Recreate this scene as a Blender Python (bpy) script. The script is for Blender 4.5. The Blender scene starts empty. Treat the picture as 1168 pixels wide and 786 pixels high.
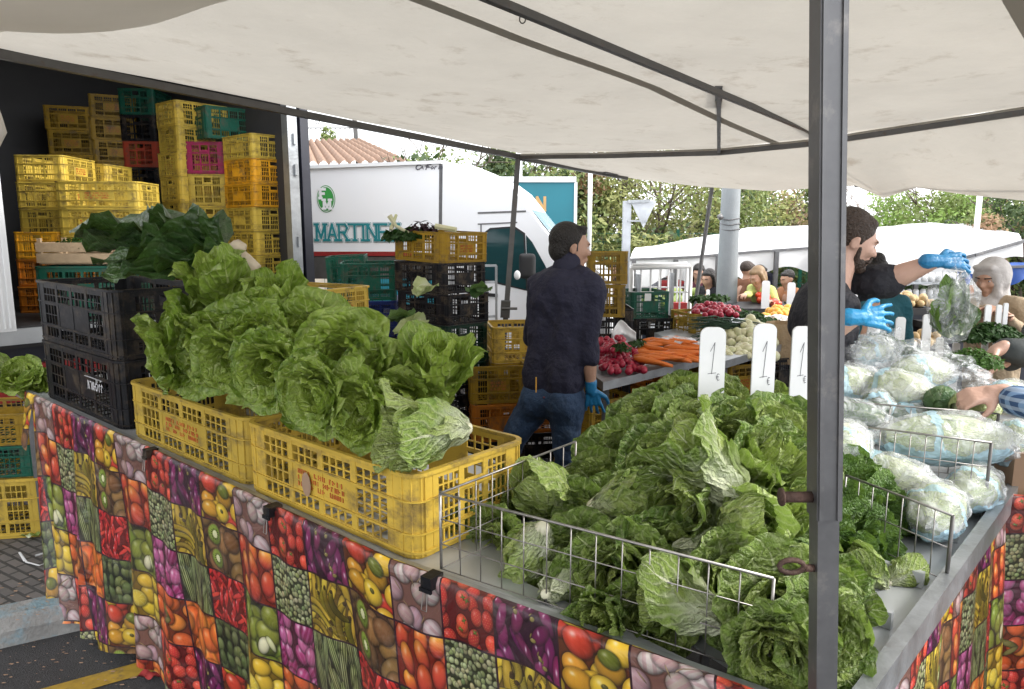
import bpy, math, random
from mathutils import Vector, Matrix, noise
R=random.Random(7)
scene=bpy.context.scene; COL=scene.collection
PI=math.pi
# ---------------- camera model (used to place things where they stand) -------------
F=820.0; HC=1.75; TH=math.atan(131/820); CT,ST=math.cos(TH),math.sin(TH)
def ray(u,v):
    dx=(u-584)/F; dz=-(v-393)/F
    return dx,CT+dz*ST,-ST+dz*CT
def P(u,v,Y):
    x,y,w=ray(u,v); t=Y/y; return Vector((x*t,Y,HC+w*t))
def PZ(u,v,z):
    x,y,w=ray(u,v); t=(z-HC)/w; return Vector((x*t,y*t,z))
def lerp(a,b,t): return a+(b-a)*t
# ---------------- materials -------------
def rgb(c): return (c[0],c[1],c[2],1)
class NT:
    def __init__(s,m): s.t=m.node_tree; s.n=s.t.nodes; s.l=s.t.links
    def add(s,typ,**kw):
        n=s.n.new(typ)
        for k,v in kw.items():
            if k=='inp':
                for a,b in v.items():
                    if isinstance(b,bpy.types.NodeSocket): s.l.new(b,n.inputs[a])
                    else: n.inputs[a].default_value=b
            else: setattr(n,k,v)
        return n
    def math(s,op,a,b=0.0,c=None):
        n=s.n.new('ShaderNodeMath'); n.operation=op
        for i,x in enumerate((a,b,c)):
            if x is None: continue
            if isinstance(x,bpy.types.NodeSocket): s.l.new(x,n.inputs[i])
            else: n.inputs[i].default_value=x
        return n.outputs[0]
    def mix(s,f,a,b,bt='MIX'):
        n=s.n.new('ShaderNodeMix'); n.data_type='RGBA'; n.blend_type=bt
        for i,x in ((0,f),(6,a),(7,b)):
            if isinstance(x,bpy.types.NodeSocket): s.l.new(x,n.inputs[i])
            else: n.inputs[i].default_value=x if i==0 else rgb(x)
        return n.outputs[2]
    def ramp(s,fac,stops,interp='LINEAR'):
        n=s.n.new('ShaderNodeValToRGB'); s.l.new(fac,n.inputs[0]); cr=n.color_ramp; cr.interpolation=interp
        while len(cr.elements)<len(stops): cr.elements.new(0.5)
        for e,(p,c) in zip(cr.elements,stops): e.position=p; e.color=rgb(c) if len(c)==3 else c
        return n.outputs[0]
def newmat(name):
    m=bpy.data.materials.new(name); m.use_nodes=True
    t=NT(m); b=t.n['Principled BSDF']; return m,t,b
def mat(name,c,rough=.6,metal=0,var=.25,scale=8,bump=.0,bscale=60,c2=None,trans=0,spec=.5,coord='Object',stain=None,bd=.02,rnd=0):
    m,t,b=newmat(name)
    tc=t.add('ShaderNodeTexCoord').outputs[coord]
    if rnd:
        oi=t.add('ShaderNodeObjectInfo').outputs['Random']; tc=t.add('ShaderNodeVectorMath',operation='ADD',inp={0:tc,1:t.add('ShaderNodeCombineXYZ',inp={0:t.math('MULTIPLY',oi,37),1:t.math('MULTIPLY',oi,11)}).outputs[0]}).outputs[0]
    nz=t.add('ShaderNodeTexNoise',inp={'Vector':tc,'Scale':scale,'Detail':6,'Roughness':.6}).outputs[0]
    c2=c2 or tuple(x*(1-var) for x in c)
    col=t.mix(t.math('MULTIPLY_ADD',nz,2.2,-.6),c2,c)
    n2=t.add('ShaderNodeTexNoise',inp={'Vector':tc,'Scale':scale*7,'Detail':3}).outputs[0]
    col=t.mix(t.math('MULTIPLY',n2,var*.6),col,tuple(x*.6 for x in c))
    if stain:
        n3=t.add('ShaderNodeTexNoise',inp={'Vector':tc,'Scale':stain[1],'Detail':8,'Roughness':.7}).outputs[0]
        col=t.mix(t.math('MULTIPLY',t.ramp(n3,[(stain[2],(0,0,0)),(stain[2]+.15,(1,1,1))]),stain[3]),col,stain[0])
    if rnd: col=t.mix(1.0,col,t.mix(oi,(1-rnd,1-rnd,1-rnd*.8),(1+rnd*.4,1+rnd*.25,1+rnd*.5)),'MULTIPLY')
    t.l.new(col,b.inputs['Base Color'])
    rr=t.math('MULTIPLY_ADD',nz,.3,rough-.15); t.l.new(rr,b.inputs['Roughness'])
    b.inputs['Metallic'].default_value=metal; b.inputs['Specular IOR Level'].default_value=spec
    if bump:
        bn=t.add('ShaderNodeTexNoise',inp={'Vector':tc,'Scale':bscale,'Detail':5}).outputs[0]
        bp=t.add('ShaderNodeBump',inp={'Strength':bump,'Distance':bd,'Height':bn}).outputs[0]
        t.l.new(bp,b.inputs['Normal'])
    if trans:
        tr=t.add('ShaderNodeBsdfTranslucent',inp={'Color':col})
        mx=t.add('ShaderNodeMixShader',inp={0:trans,1:b.outputs[0],2:tr.outputs[0]})
        t.l.new(mx.outputs[0],t.n['Material Output'].inputs[0])
    return m
M={}
def plast(n,c,**k): M[n]=mat(n,c,rough=.5,var=.35,scale=5,spec=.25,bump=.15,bscale=25,rnd=.28,stain=((.10,.075,.045),11,.50,.72),**k)
plast('yellow_plastic',(.66,.46,.065)); plast('pale_yellow_plastic',(.64,.47,.07)); plast('orange_yellow_plastic',(.80,.40,.02))
plast('orange_plastic',(.66,.22,.02)); plast('black_plastic',(.006,.0065,.009)); plast('green_plastic',(.01,.13,.075))
plast('dark_green_plastic',(.008,.045,.025)); plast('magenta_plastic',(.38,.02,.09)); plast('red_plastic',(.48,.07,.03)); plast('blue_plastic',(.015,.035,.18))
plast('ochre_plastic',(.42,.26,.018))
M['red_print']=mat('red_print',(.60,.16,.03),var=.5,scale=30); M['white_print']=mat('white_print',(.6,.6,.62))
M['galvanised']=mat('galvanised',(.42,.44,.46),rough=.38,metal=.75,var=.3,scale=14,bump=.1,stain=((.12,.1,.08),6,.58,.5))
M['tray_metal']=mat('tray_metal',(.55,.57,.59),rough=.4,metal=.55,var=.25,scale=5,stain=((.2,.18,.15),5,.6,.4))
M['steel_dark']=mat('steel_dark',(.15,.145,.14),rough=.5,metal=.5,var=.4,scale=9,stain=((.12,.05,.02),14,.58,.5))
M['steel_grey']=mat('steel_grey',(.17,.17,.175),rough=.42,metal=.6,var=.35,scale=16,stain=((.30,.28,.26),14,.54,.6))
M['rust']=mat('rust',(.10,.055,.04),rough=.8,metal=.2,var=.5,scale=40,bump=.4)
M['wire']=mat('wire',(.42,.40,.38),rough=.4,metal=.8,var=.5,scale=30)
M['white_paint']=mat('white_paint',(.78,.79,.80),rough=.35,var=.06,scale=2,stain=((.5,.48,.44),3,.62,.3))
M['van_white']=mat('van_white',(.82,.83,.85),rough=.22,var=.04,scale=1)
M['white_board']=mat('white_board',(.80,.81,.81),rough=.4,var=.08,scale=6)
M['ink']=mat('ink',(.06,.06,.08))
M['canvas']=mat('canvas',(.53,.495,.435),rough=.85,var=.13,scale=2.2,bump=.55,bscale=3.2,bd=.10,trans=.31,stain=((.22,.17,.12),3.4,.56,.5))
M['canvas_white']=mat('canvas_white',(.82,.82,.82),rough=.8,var=.05,scale=1.2,trans=.35)
M['canvas_seam']=mat('canvas_seam',(.44,.42,.38),rough=.85,var=.1,scale=2,trans=.28)
M['canvas_flap']=mat('canvas_flap',(.80,.76,.70),rough=.85,var=.12,scale=2,trans=.5)
M['wood']=mat('wood',(.50,.36,.22),rough=.7,var=.3,scale=12,bump=.2)
M['cardboard']=mat('cardboard',(.34,.22,.14),rough=.8,var=.15,scale=5)
M['paper_brown']=mat('paper_brown',(.50,.36,.22),rough=.8,var=.2,scale=20,bump=.6,bscale=30)
M['asphalt']=mat('asphalt',(.05,.05,.052),rough=.85,var=.5,scale=30,bump=.5,bscale=150,stain=((.12,.11,.10),2.2,.58,.5))
M['kerb_stone']=mat('kerb_stone',(.30,.30,.29),rough=.8,var=.4,scale=9,bump=.4,stain=((.14,.30,.38),5,.50,.75))
M['yellow_line']=mat('yellow_line',(.45,.29,.03),rough=.8,var=.5,scale=20,stain=((.05,.05,.05),12,.55,.8))
M['fabric_navy']=mat('fabric_navy',(.018,.018,.040),rough=.85,var=.1,scale=10,bump=.8,bscale=9,bd=.07)
M['fabric_black']=mat('fabric_black',(.012,.012,.018),rough=.8,var=.1,scale=10,bump=.8,bscale=10,bd=.06)
M['denim']=mat('denim',(.04,.08,.16),rough=.85,var=.5,scale=6,bump=.8,bscale=12,bd=.05,stain=((.12,.17,.24),4,.58,.6))
M['fabric_teal']=mat('fabric_teal',(.01,.10,.13),rough=.8,var=.3,scale=8,bump=.8,bscale=9,bd=.06)
M['fabric_beige']=mat('fabric_beige',(.42,.32,.21),rough=.85,var=.2,scale=8,bump=.8,bscale=8,bd=.06)
M['fabric_scarf']=mat('fabric_scarf',(.55,.52,.50),rough=.85,var=.25,scale=8,bump=.6,bscale=20)
M['fabric_lime']=mat('fabric_lime',(.50,.56,.16),rough=.8,var=.2,scale=8)
M['fabric_red']=mat('fabric_red',(.45,.04,.04),rough=.8,var=.3,scale=8)
M['fabric_brown']=mat('fabric_brown',(.18,.07,.03),rough=.8,var=.3,scale=8)
M['fabric_maroon']=mat('fabric_maroon',(.12,.03,.05),rough=.8,var=.3,scale=8)
M['fabric_orange']=mat('fabric_orange',(.5,.22,.10),rough=.8,var=.3,scale=8)
M['fabric_charcoal']=mat('fabric_charcoal',(.035,.042,.042),rough=.85,var=.3,scale=8,bump=.5,bscale=12)
M['fabric_grey']=mat('fabric_grey',(.3,.3,.33),rough=.85,var=.3,scale=8)
M['skin']=mat('skin',(.50,.29,.20),rough=.5,var=.18,scale=14,bump=.15,bscale=90)
M['skin_pale']=mat('skin_pale',(.55,.34,.26),rough=.5,var=.15,scale=14,bump=.15,bscale=90)
M['hair']=mat('hair',(.014,.010,.008),rough=.55,var=.4,scale=50,bump=.8,bscale=90)
M['hair_brown']=mat('hair_brown',(.045,.025,.015),rough=.6,var=.4,scale=50,bump=.8,bscale=90)
M['hair_blond']=mat('hair_blond',(.28,.18,.09),rough=.6,var=.4,scale=50)
M['shoe']=mat('shoe',(.03,.03,.03))
M['glove_blue']=mat('glove_blue',(.02,.28,.55),rough=.4,var=.15,scale=14,bump=.35,bscale=45)
M['glove_teal']=mat('glove_teal',(.02,.20,.42),rough=.4,var=.15,scale=14,bump=.35,bscale=45)
M['glass_dark']=mat('glass_dark',(.015,.05,.055),rough=.06,var=.1,scale=2)
M['glass_pale']=mat('glass_pale',(.6,.68,.72),rough=.08,var=.1,scale=2)
M['rubber']=mat('rubber',(.02,.02,.022),rough=.8)
M['red_metal']=mat('red_metal',(.30,.02,.02),rough=.5)
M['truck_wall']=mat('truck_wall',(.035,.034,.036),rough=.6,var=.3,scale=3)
M['navy_metal']=mat('navy_metal',(.02,.022,.035),rough=.5)
M['teal_paint']=mat('teal_paint',(.012,.17,.22),rough=.5,var=.12,scale=2)
M['teal_letter']=mat('teal_letter',(.01,.22,.25)); M['green_logo']=mat('green_logo',(.04,.32,.06)); M['gold_letter']=mat('gold_letter',(.60,.36,.14))
M['roof_tile']=mat('roof_tile',(.30,.19,.13),rough=.8,var=.4,scale=5,stain=((.2,.12,.08),5,.5,.6))
M['plaster']=mat('plaster',(.62,.54,.44),rough=.9)
M['concrete']=mat('concrete',(.24,.26,.27),rough=.8,var=.25,scale=4,bump=.2)
M['sign_back']=mat('sign_back',(.48,.50,.53),rough=.4,metal=.3)
M['carrot']=mat('carrot',(.75,.18,.02),rough=.5,var=.25,scale=10,bump=.2,bscale=60)
M['radish']=mat('radish',(.40,.015,.045),rough=.35,var=.3,scale=12)
M['onion']=mat('onion',(.72,.66,.46),rough=.4,var=.2,scale=12,c2=(.55,.60,.30))
M['orange_fruit']=mat('orange_fruit',(.85,.42,.04),rough=.45,var=.15,scale=12,bump=.3,bscale=120)
M['tomato']=mat('tomato',(.65,.06,.02),rough=.3)
M['tomato_orange']=mat('tomato_orange',(.75,.20,.02),rough=.3)
M['potato']=mat('potato',(.58,.42,.22),rough=.8,var=.2,scale=12)
M['blue_tarp']=mat('blue_tarp',(.02,.09,.38),rough=.5)
M['bark']=mat('bark',(.13,.10,.075),rough=.9,var=.4,scale=12,bump=.4)
M['bark_pale']=mat('bark_pale',(.34,.28,.24),rough=.9,var=.4,scale=12)
M['herb']=mat('herb',(.035,.10,.015),rough=.6,var=.4,scale=20,trans=.3)
M['leek']=mat('leek',(.025,.07,.035),rough=.5,var=.4,scale=14)
M['purple_leaf']=mat('purple_leaf',(.04,.012,.02),rough=.5)
def foliage(n,c,c2): M[n]=mat(n,c,rough=.65,var=.4,scale=1.3,c2=c2,trans=.3)
foliage('foliage_dark',(.09,.14,.045),(.03,.055,.02)); foliage('foliage_mid',(.26,.32,.10),(.12,.16,.05)); foliage('foliage_olive',(.42,.43,.16),(.24,.26,.09))
foliage('foliage_fresh',(.30,.44,.11),(.18,.28,.06)); foliage('foliage_flower',(.45,.25,.16),(.30,.30,.16)); foliage('foliage_red',(.20,.09,.04),(.10,.10,.03))
def plaid():
    m,t,b=newmat('plaid_shirt'); tc=t.add('ShaderNodeTexCoord').outputs['Object']
    sp=t.add('ShaderNodeSeparateXYZ',inp={0:tc})
    def st(a,f): return t.math('GREATER_THAN',t.math('SINE',t.math('MULTIPLY',a,f)),.2)
    s1=st(t.math('ADD',sp.outputs[0],sp.outputs[1]),230); s2=st(sp.outputs[2],230)
    col=t.mix(s1,(.03,.07,.16),(.16,.26,.42)); col=t.mix(t.math('MULTIPLY',s2,.55),col,(.40,.48,.58))
    t.l.new(col,b.inputs['Base Color']); b.inputs['Roughness'].default_value=.85; return m
M['plaid_shirt']=plaid()
def leafmat(name,deep,mid,pale,rib,inner,wht=.2,tl=.28,vk=19,vs=.3,bs=26,bst=.75):
    m,t,b=newmat(name)
    uv=t.add('ShaderNodeUVMap',uv_map='UVMap').outputs[0]; tn=t.add('ShaderNodeUVMap',uv_map='tone').outputs[0]
    s=t.add('ShaderNodeSeparateXYZ',inp={0:uv}); x=t.math('ABSOLUTE',t.math('MULTIPLY_ADD',s.outputs[0],2,-1)); v=s.outputs[1]
    s2=t.add('ShaderNodeSeparateXYZ',inp={0:tn}); tone=s2.outputs[0]; rnd=s2.outputs[1]
    tc=t.add('ShaderNodeTexCoord').outputs['Object']
    nz=t.add('ShaderNodeTexNoise',inp={'Vector':tc,'Scale':11,'Detail':5,'Roughness':.65}).outputs[0]
    col=t.mix(t.math('MULTIPLY_ADD',nz,3.4,-1.2),deep,mid)
    col=t.mix(t.math('MULTIPLY',rnd,.45),col,pale)
    col=t.mix(t.math('MULTIPLY',t.math('SUBTRACT',1,tone),.7),col,inner)
    # side veins that branch off the midrib
    w=t.math('MULTIPLY_ADD',x,-.55,v); nn=t.add('ShaderNodeTexNoise',inp={'Vector':uv,'Scale':5}).outputs[0]
    w=t.math('ADD',w,t.math('MULTIPLY',nn,.22))
    vein=t.math('POWER',t.math('ABSOLUTE',t.math('SINE',t.math('MULTIPLY',w,vk))),9)
    col=t.mix(t.math('MULTIPLY',vein,vs),col,rib)
    rw=t.math('MULTIPLY_ADD',v,-.11,.12)
    rm=t.ramp(t.math('DIVIDE',x,t.math('MAXIMUM',rw,.012)),[(.55,(1,1,1)),(1,(0,0,0))])
    col=t.mix(t.math('MULTIPLY',rm,.8),col,rib)
    bw=t.ramp(t.math('ADD',t.math('MULTIPLY_ADD',x,.35,v),t.math('MULTIPLY_ADD',nz,.25,-.12)),[(max(.0,wht*.4),(1,1,1)),(wht+.22,(0,0,0))])
    col=t.mix(bw,col,(.78,.80,.60))
    t.l.new(col,b.inputs['Base Color'])
    b.inputs['Roughness'].default_value=.36; b.inputs['Specular IOR Level'].default_value=.55
    bn=t.add('ShaderNodeTexNoise',inp={'Vector':tc,'Scale':bs,'Detail':4}).outputs[0]
    hh=t.math('ADD',bn,t.math('MULTIPLY',vein,vs*.8))
    bp=t.add('ShaderNodeBump',inp={'Strength':bst,'Distance':.03,'Height':hh}).outputs[0]; t.l.new(bp,b.inputs['Normal'])
    tr=t.add('ShaderNodeBsdfTranslucent',inp={'Color':t.mix(.5,col,(.25,.42,.05))})
    mx=t.add('ShaderNodeMixShader',inp={0:tl,1:b.outputs[0],2:tr.outputs[0]})
    t.l.new(mx.outputs[0],t.n['Material Output'].inputs[0])
    return m
M['lettuce_light']=leafmat('lettuce_light',(.075,.15,.012),(.22,.34,.035),(.42,.50,.11),(.52,.58,.24),(.34,.44,.06),.16,bs=13,bst=.5)
M['lettuce_dark']=leafmat('lettuce_dark',(.028,.075,.010),(.16,.27,.040),(.33,.42,.10),(.55,.60,.32),(.45,.52,.12),.34)
M['lettuce_heart']=leafmat('lettuce_heart',(.16,.27,.04),(.38,.50,.12),(.58,.64,.24),(.74,.76,.52),(.58,.64,.22),.46)
M['lettuce_cut']=leafmat('lettuce_cut',(.045,.10,.012),(.16,.27,.035),(.36,.45,.11),(.72,.74,.52),(.50,.56,.14),.55)
M['spinach']=leafmat('spinach',(.05,.12,.012),(.12,.23,.03),(.22,.34,.07),(.16,.25,.10),(.08,.17,.03),.04)
M['chard']=leafmat('chard',(.014,.045,.010),(.04,.095,.022),(.08,.15,.04),(.34,.36,.24),(.03,.07,.02),.10,.12,15,.10)
M['napa']=leafmat('napa',(.36,.48,.13),(.60,.67,.30),(.76,.78,.52),(.84,.84,.70),(.7,.74,.42),.50,.28,31,.12)
M['savoy']=leafmat('savoy',(.03,.11,.03),(.09,.20,.06),(.22,.32,.12),(.45,.52,.30),(.2,.3,.1),.05,.28,31,.18)
M['stem_white']=mat('stem_white',(.62,.60,.44),rough=.5,var=.2,scale=20)
M['stalk_pale']=mat('stalk_pale',(.62,.52,.38),rough=.6,var=.3,scale=20)
def bagmat(name,stripe=True,op=.35):
    m,t,b=newmat(name); tc=t.add('ShaderNodeTexCoord').outputs['Object']
    b.inputs['Base Color'].default_value=(.85,.88,.9,1); b.inputs['Roughness'].default_value=.14; b.inputs['Specular IOR Level'].default_value=.8
    wv=t.add('ShaderNodeTexNoise',inp={'Vector':tc,'Scale':9,'Detail':4,'Distortion':1.5}).outputs[0]
    wv2=t.add('ShaderNodeTexNoise',inp={'Vector':tc,'Scale':14,'Detail':2,'Distortion':2.5}).outputs[0]
    bp=t.add('ShaderNodeBump',inp={'Strength':.8,'Distance':.03,'Height':t.math('MULTIPLY_ADD',wv2,.3,wv)}).outputs[0]; t.l.new(bp,b.inputs['Normal'])
    tp=t.add('ShaderNodeBsdfTransparent').outputs[0]
    fac=t.math('MULTIPLY_ADD',t.math('POWER',wv2,4),1.6,op-.14)
    if stripe:
        sx=t.add('ShaderNodeSeparateXYZ',inp={0:tc})
        k=t.math('ADD',sx.outputs[2],t.math('MULTIPLY_ADD',wv,.10,-.05))
        st=t.math('MAXIMUM',t.math('LESS_THAN',k,-.022),t.math('LESS_THAN',t.math('ABSOLUTE',t.math('ADD',sx.outputs[0],t.math('MULTIPLY_ADD',wv,.06,.02))),.013))
        t.l.new(t.mix(st,(.85,.88,.9),(.50,.72,.84)),b.inputs['Base Color'])
        fac=t.math('ADD',fac,t.math('MULTIPLY',st,.4))
    mx=t.add('ShaderNodeMixShader',inp={0:t.math('MINIMUM',t.math('MAXIMUM',fac,0),1),1:tp,2:b.outputs[0]})
    t.l.new(mx.outputs[0],t.n['Material Output'].inputs[0]); return m
M['bag_print']=bagmat('bag_print',True,.33); M['bag_clear']=bagmat('bag_clear',False,.20); M['bag_white']=bagmat('bag_white',False,.62)
def pavers():
    m,t,b=newmat('pavers'); tc=t.add('ShaderNodeTexCoord').outputs['Object']
    mp=t.add('ShaderNodeMapping',inp={'Vector':tc}); mp.inputs['Rotation'].default_value=(0,0,.55)
    br=t.add('ShaderNodeTexBrick',inp={'Vector':mp.outputs[0],'Color1':(.17,.15,.14,1),'Color2':(.12,.11,.105,1),'Mortar':(.02,.02,.02,1),'Scale':1,'Mortar Size':.008,'Brick Width':.11,'Row Height':.055})
    nz=t.add('ShaderNodeTexNoise',inp={'Vector':tc,'Scale':7,'Detail':6}).outputs[0]
    col=t.mix(t.math('MULTIPLY',nz,.7),br.outputs[0],(.08,.075,.07)); t.l.new(col,b.inputs['Base Color'])
    b.inputs['Roughness'].default_value=.7
    bp=t.add('ShaderNodeBump',inp={'Strength':.6,'Distance':.01,'Height':t.math('SUBTRACT',1,br.outputs[1])}).outputs[0]; t.l.new(bp,b.inputs['Normal']); return m
M['pavers']=pavers()
import numpy as np
def fruit_sheet(S=256):
    rg=np.random.RandomState(4); img=np.zeros((4*S,4*S,3),np.float32)
    yy,xx=np.mgrid[0:S,0:S].astype(np.float32)/S
    def el(t,cx,cy,rx,ry,a,c,edge=.55,hl=.35,sh=.5,fx=None,hp=(-.35,-.4),hs=.05):
        ca,sa=math.cos(a),math.sin(a); dx=xx-cx; dy=yy-cy; lx=(dx*ca+dy*sa)/rx; ly=(-dx*sa+dy*ca)/ry; r2=lx*lx+ly*ly
        s=np.clip((1.35-r2)/.35,0,1)*(r2>1); t*=(1-sh*s*.8)[...,None]
        m=np.clip((1-r2)*max(rx,.02)*S*.5,0,1)
        gx=(dx*-.6+dy*-.8)/max(rx,ry)
        shade=np.clip(1-edge*r2*r2*.8+.22*gx,.1,1.3)
        col=np.ones_like(t)*np.array(c,np.float32)
        if fx is not None: col=fx(col,lx,ly,r2)
        col=col*shade[...,None]
        h=np.exp(-((dx/rx-hp[0])**2+(dy/ry-hp[1])**2)/hs)*hl
        col=col+(1-col)*h[...,None]
        t[:]=t*(1-m[...,None])+col*m[...,None]
    def V_(c,v=.08): return tuple(np.clip(np.array(c)*(1+rg.uniform(-v,v))+rg.uniform(-v/3,v/3,3),0,1))
    def scat(t,n,rx,ry,c,ang=3.2,**k):
        g=int(math.ceil(math.sqrt(n))); P_=[((i+.5+rg.uniform(-.4,.4))/g,(j+.5+rg.uniform(-.4,.4))/g) for i in range(-1,g+1) for j in range(-1,g+1)]; rg.shuffle(P_)
        for x,y in P_: el(t,x,y,rx*rg.uniform(.85,1.15),ry*rg.uniform(.85,1.15),rg.uniform(-ang,ang),V_(c[rg.randint(len(c))]),**k)
    def seeds(col,lx,ly,r2):
        m=((np.sin(lx*14)*np.sin(ly*14))>.82); col=col.copy(); col[m]=(.85,.62,.25); return col
    def vstripe(f,c2,amt=.8):
        def g(col,lx,ly,r2): m=(np.clip(np.sin(lx*f)*2,0,1)*amt)[...,None]; return col*(1-m)+np.array(c2,np.float32)*m
        return g
    def grad(c2):
        def g(col,lx,ly,r2): m=np.clip(ly*.6+.5,0,1)[...,None]; return col*(1-m)+np.array(c2,np.float32)*m
        return g
    def kiwi(col,lx,ly,r2):
        col=col.copy(); col[r2<.80]=(.52,.60,.20); an=np.arctan2(ly,lx); col[(r2<.80)&(np.sin(an*18)>.5)]=(.44,.54,.14)
        col[(r2<.30)&(np.sin(an*14)>.3)&(r2>.12)]=(.08,.07,.03); col[r2<.12]=(.86,.86,.66); return col
    def lemon(col,lx,ly,r2):
        col=col.copy(); col[r2<.78]=(.93,.86,.45); an=np.arctan2(ly,lx); col[(r2<.66)&(np.abs(np.sin(an*4))>.2)]=(.88,.76,.20); return col
    def tile(i,j,bg): t=np.ones((S,S,3),np.float32)*np.array(bg,np.float32); return t
    def put(i,j,t):
        t+=rg.normal(0,.018,t.shape); b=int(S*.018)
        e=np.ones((S,S),bool); e[b:-b,b:-b]=False; t[e]=(.17,.06,.11); img[j*S:(j+1)*S,i*S:(i+1)*S]=t
    t=tile(0,0,(.35,.04,.04)); scat(t,16,.12,.15,[(.80,.16,.12),(.72,.12,.11),(.86,.25,.16)],.6,fx=seeds,hl=.3); 
    for _ in range(5): x,y=rg.uniform(.1,.9,2); el(t,x,y,.05,.015,rg.uniform(0,3),(.35,.45,.15)); el(t,x,y,.05,.015,rg.uniform(0,3),(.40,.50,.18))
    put(0,0,t)
    t=tile(1,0,(.18,.06,.14)); scat(t,14,.085,.24,[(.42,.08,.30),(.33,.06,.26),(.52,.14,.36)],.7,hl=.75,hs=.03,hp=(-.3,-.1))
    for _ in range(5): x,y=rg.uniform(.1,.9,2); el(t,x,y,.035,.05,rg.uniform(0,3),(.55,.50,.25)); el(t,x-.03,y-.06,.012,.05,.4,(.50,.45,.22))
    put(1,0,t)
    t=tile(2,0,(.35,.15,.03)); scat(t,8,.21,.18,[(.88,.70,.10),(.84,.60,.08),(.80,.20,.08)],1.,hl=.6,hs=.03); el(t,.3,.25,.22,.2,.3,(.82,.22,.10),hl=.6); el(t,.72,.32,.16,.13,.2,(.42,.45,.12),hl=.4); el(t,.62,.75,.20,.18,0,(.90,.74,.12),hl=.5); el(t,.62,.72,.05,.04,0,(.35,.33,.08)); put(2,0,t)
    t=tile(3,0,(.45,.30,.26)); scat(t,9,.17,.16,[(.80,.72,.70),(.74,.62,.62),(.84,.78,.74)],1.5,hl=.25,fx=vstripe(9,(.66,.48,.50),.5)); 
    for _ in range(6): x,y=rg.uniform(.1,.9,2); el(t,x,y,.012,.09,rg.uniform(-1,1),(.55,.45,.30))
    put(3,0,t)
    t=tile(0,1,(.18,.19,.10)); scat(t,110,.050,.050,[(.58,.60,.40),(.50,.53,.33),(.66,.66,.48)],3,hl=.3); put(0,1,t)
    t=tile(1,1,(.40,.30,.07)); scat(t,14,.07,.30,[(.80,.66,.16),(.86,.73,.20),(.74,.60,.14)],.6,hl=.1,sh=.7)
    for k,(cx,cy,r,a0,n_) in enumerate(((.95,.2,.75,1.7,44),(.95,.22,.60,1.8,46),(.92,.25,.46,1.8,48),(.05,1.1,.62,4.0,50),(.1,1.1,.48,4.1,50),(1.3,.75,.62,2.5,44),(1.3,.78,.46,2.4,40),(.9,.3,.30,1.6,60),(.15,1.15,.32,4.2,50),(.0,.15,.30,5.2,50))):
        col=V_((.86,.72,.16),.1)
        for q in range(n_): a=a0+q*.034; w_=.062*math.sin(PI*(q+2)/(n_+3))**.4; el(t,cx+r*math.cos(a),cy+r*math.sin(a),w_,w_,0,(col if 3<q<n_-3 else (.28,.20,.07)),edge=.75,hl=.10,sh=.5)
    put(1,1,t)
    t=tile(2,1,(.28,.17,.08)); scat(t,8,.19,.23,[(.56,.40,.22),(.50,.35,.18)],1.,hl=.15); el(t,.28,.27,.19,.22,.2,(.50,.36,.18),fx=kiwi,hl=0); el(t,.30,.74,.17,.20,-.2,(.50,.36,.18),fx=kiwi,hl=0); put(2,1,t)
    t=tile(3,1,(.45,.10,.03)); scat(t,9,.14,.22,[(.90,.55,.12),(.84,.34,.12),(.92,.66,.16)],.5,fx=grad((.80,.20,.14)),hl=.4); put(3,1,t)
    t=tile(0,2,(.28,.04,.16)); scat(t,10,.15,.19,[(.66,.18,.42),(.58,.12,.36),(.74,.34,.54)],.7,hl=.6,fx=vstripe(10,(.82,.52,.70),.35)); put(0,2,t)
    t=tile(1,2,(.12,.13,.06)); scat(t,10,.07,.42,[(.30,.34,.14),(.26,.30,.12)],.25,fx=vstripe(12,(.72,.72,.52),.75),hl=.15); put(1,2,t)
    t=tile(2,2,(.40,.03,.03)); scat(t,26,.045,.19,[(.82,.12,.10),(.74,.08,.09),(.86,.20,.14)],1.2,hl=.7,hs=.05); put(2,2,t)
    t=tile(3,2,(.14,.15,.04)); scat(t,7,.21,.24,[(.46,.50,.14),(.52,.55,.18),(.40,.44,.12)],.8,hl=.35); el(t,.66,.76,.10,.17,.3,(.86,.84,.68),hl=.2); el(t,.80,.70,.06,.15,-.5,(.80,.80,.60),hl=.2); put(3,2,t)
    t=tile(0,3,(.40,.13,.02)); scat(t,8,.19,.18,[(.88,.42,.10),(.84,.34,.08),(.90,.50,.14)],1,hl=.4); el(t,.45,.40,.20,.07,.4,(.45,.42,.20),hl=.1); el(t,.5,.56,.17,.06,-.5,(.50,.46,.24),hl=.1); put(0,3,t)
    t=tile(1,3,(.55,.18,.02)); scat(t,5,.26,.28,[(.92,.48,.08),(.90,.40,.07)],.5,hl=.35,fx=vstripe(7,(.84,.32,.05),.5)); put(1,3,t)
    t=tile(2,3,(.10,.12,.06)); scat(t,22,.10,.15,[(.42,.46,.26),(.36,.41,.22),(.50,.53,.32)],.5,fx=grad((.28,.32,.16)),hl=.15); put(2,3,t)
    t=tile(3,3,(.45,.34,.04)); scat(t,8,.20,.18,[(.88,.74,.16),(.84,.68,.12)],1,hl=.35); el(t,.32,.62,.19,.19,0,(.90,.78,.20),fx=lemon,hl=0); put(3,3,t)
    img=np.clip(img*.84+.01,0,1)
    im=bpy.data.images.new('fruit_print',4*S,4*S); a=np.ones((4*S,4*S,4),np.float32); a[...,:3]=img[::-1]; im.pixels.foreach_set(a.ravel()); im.update(); return im
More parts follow.
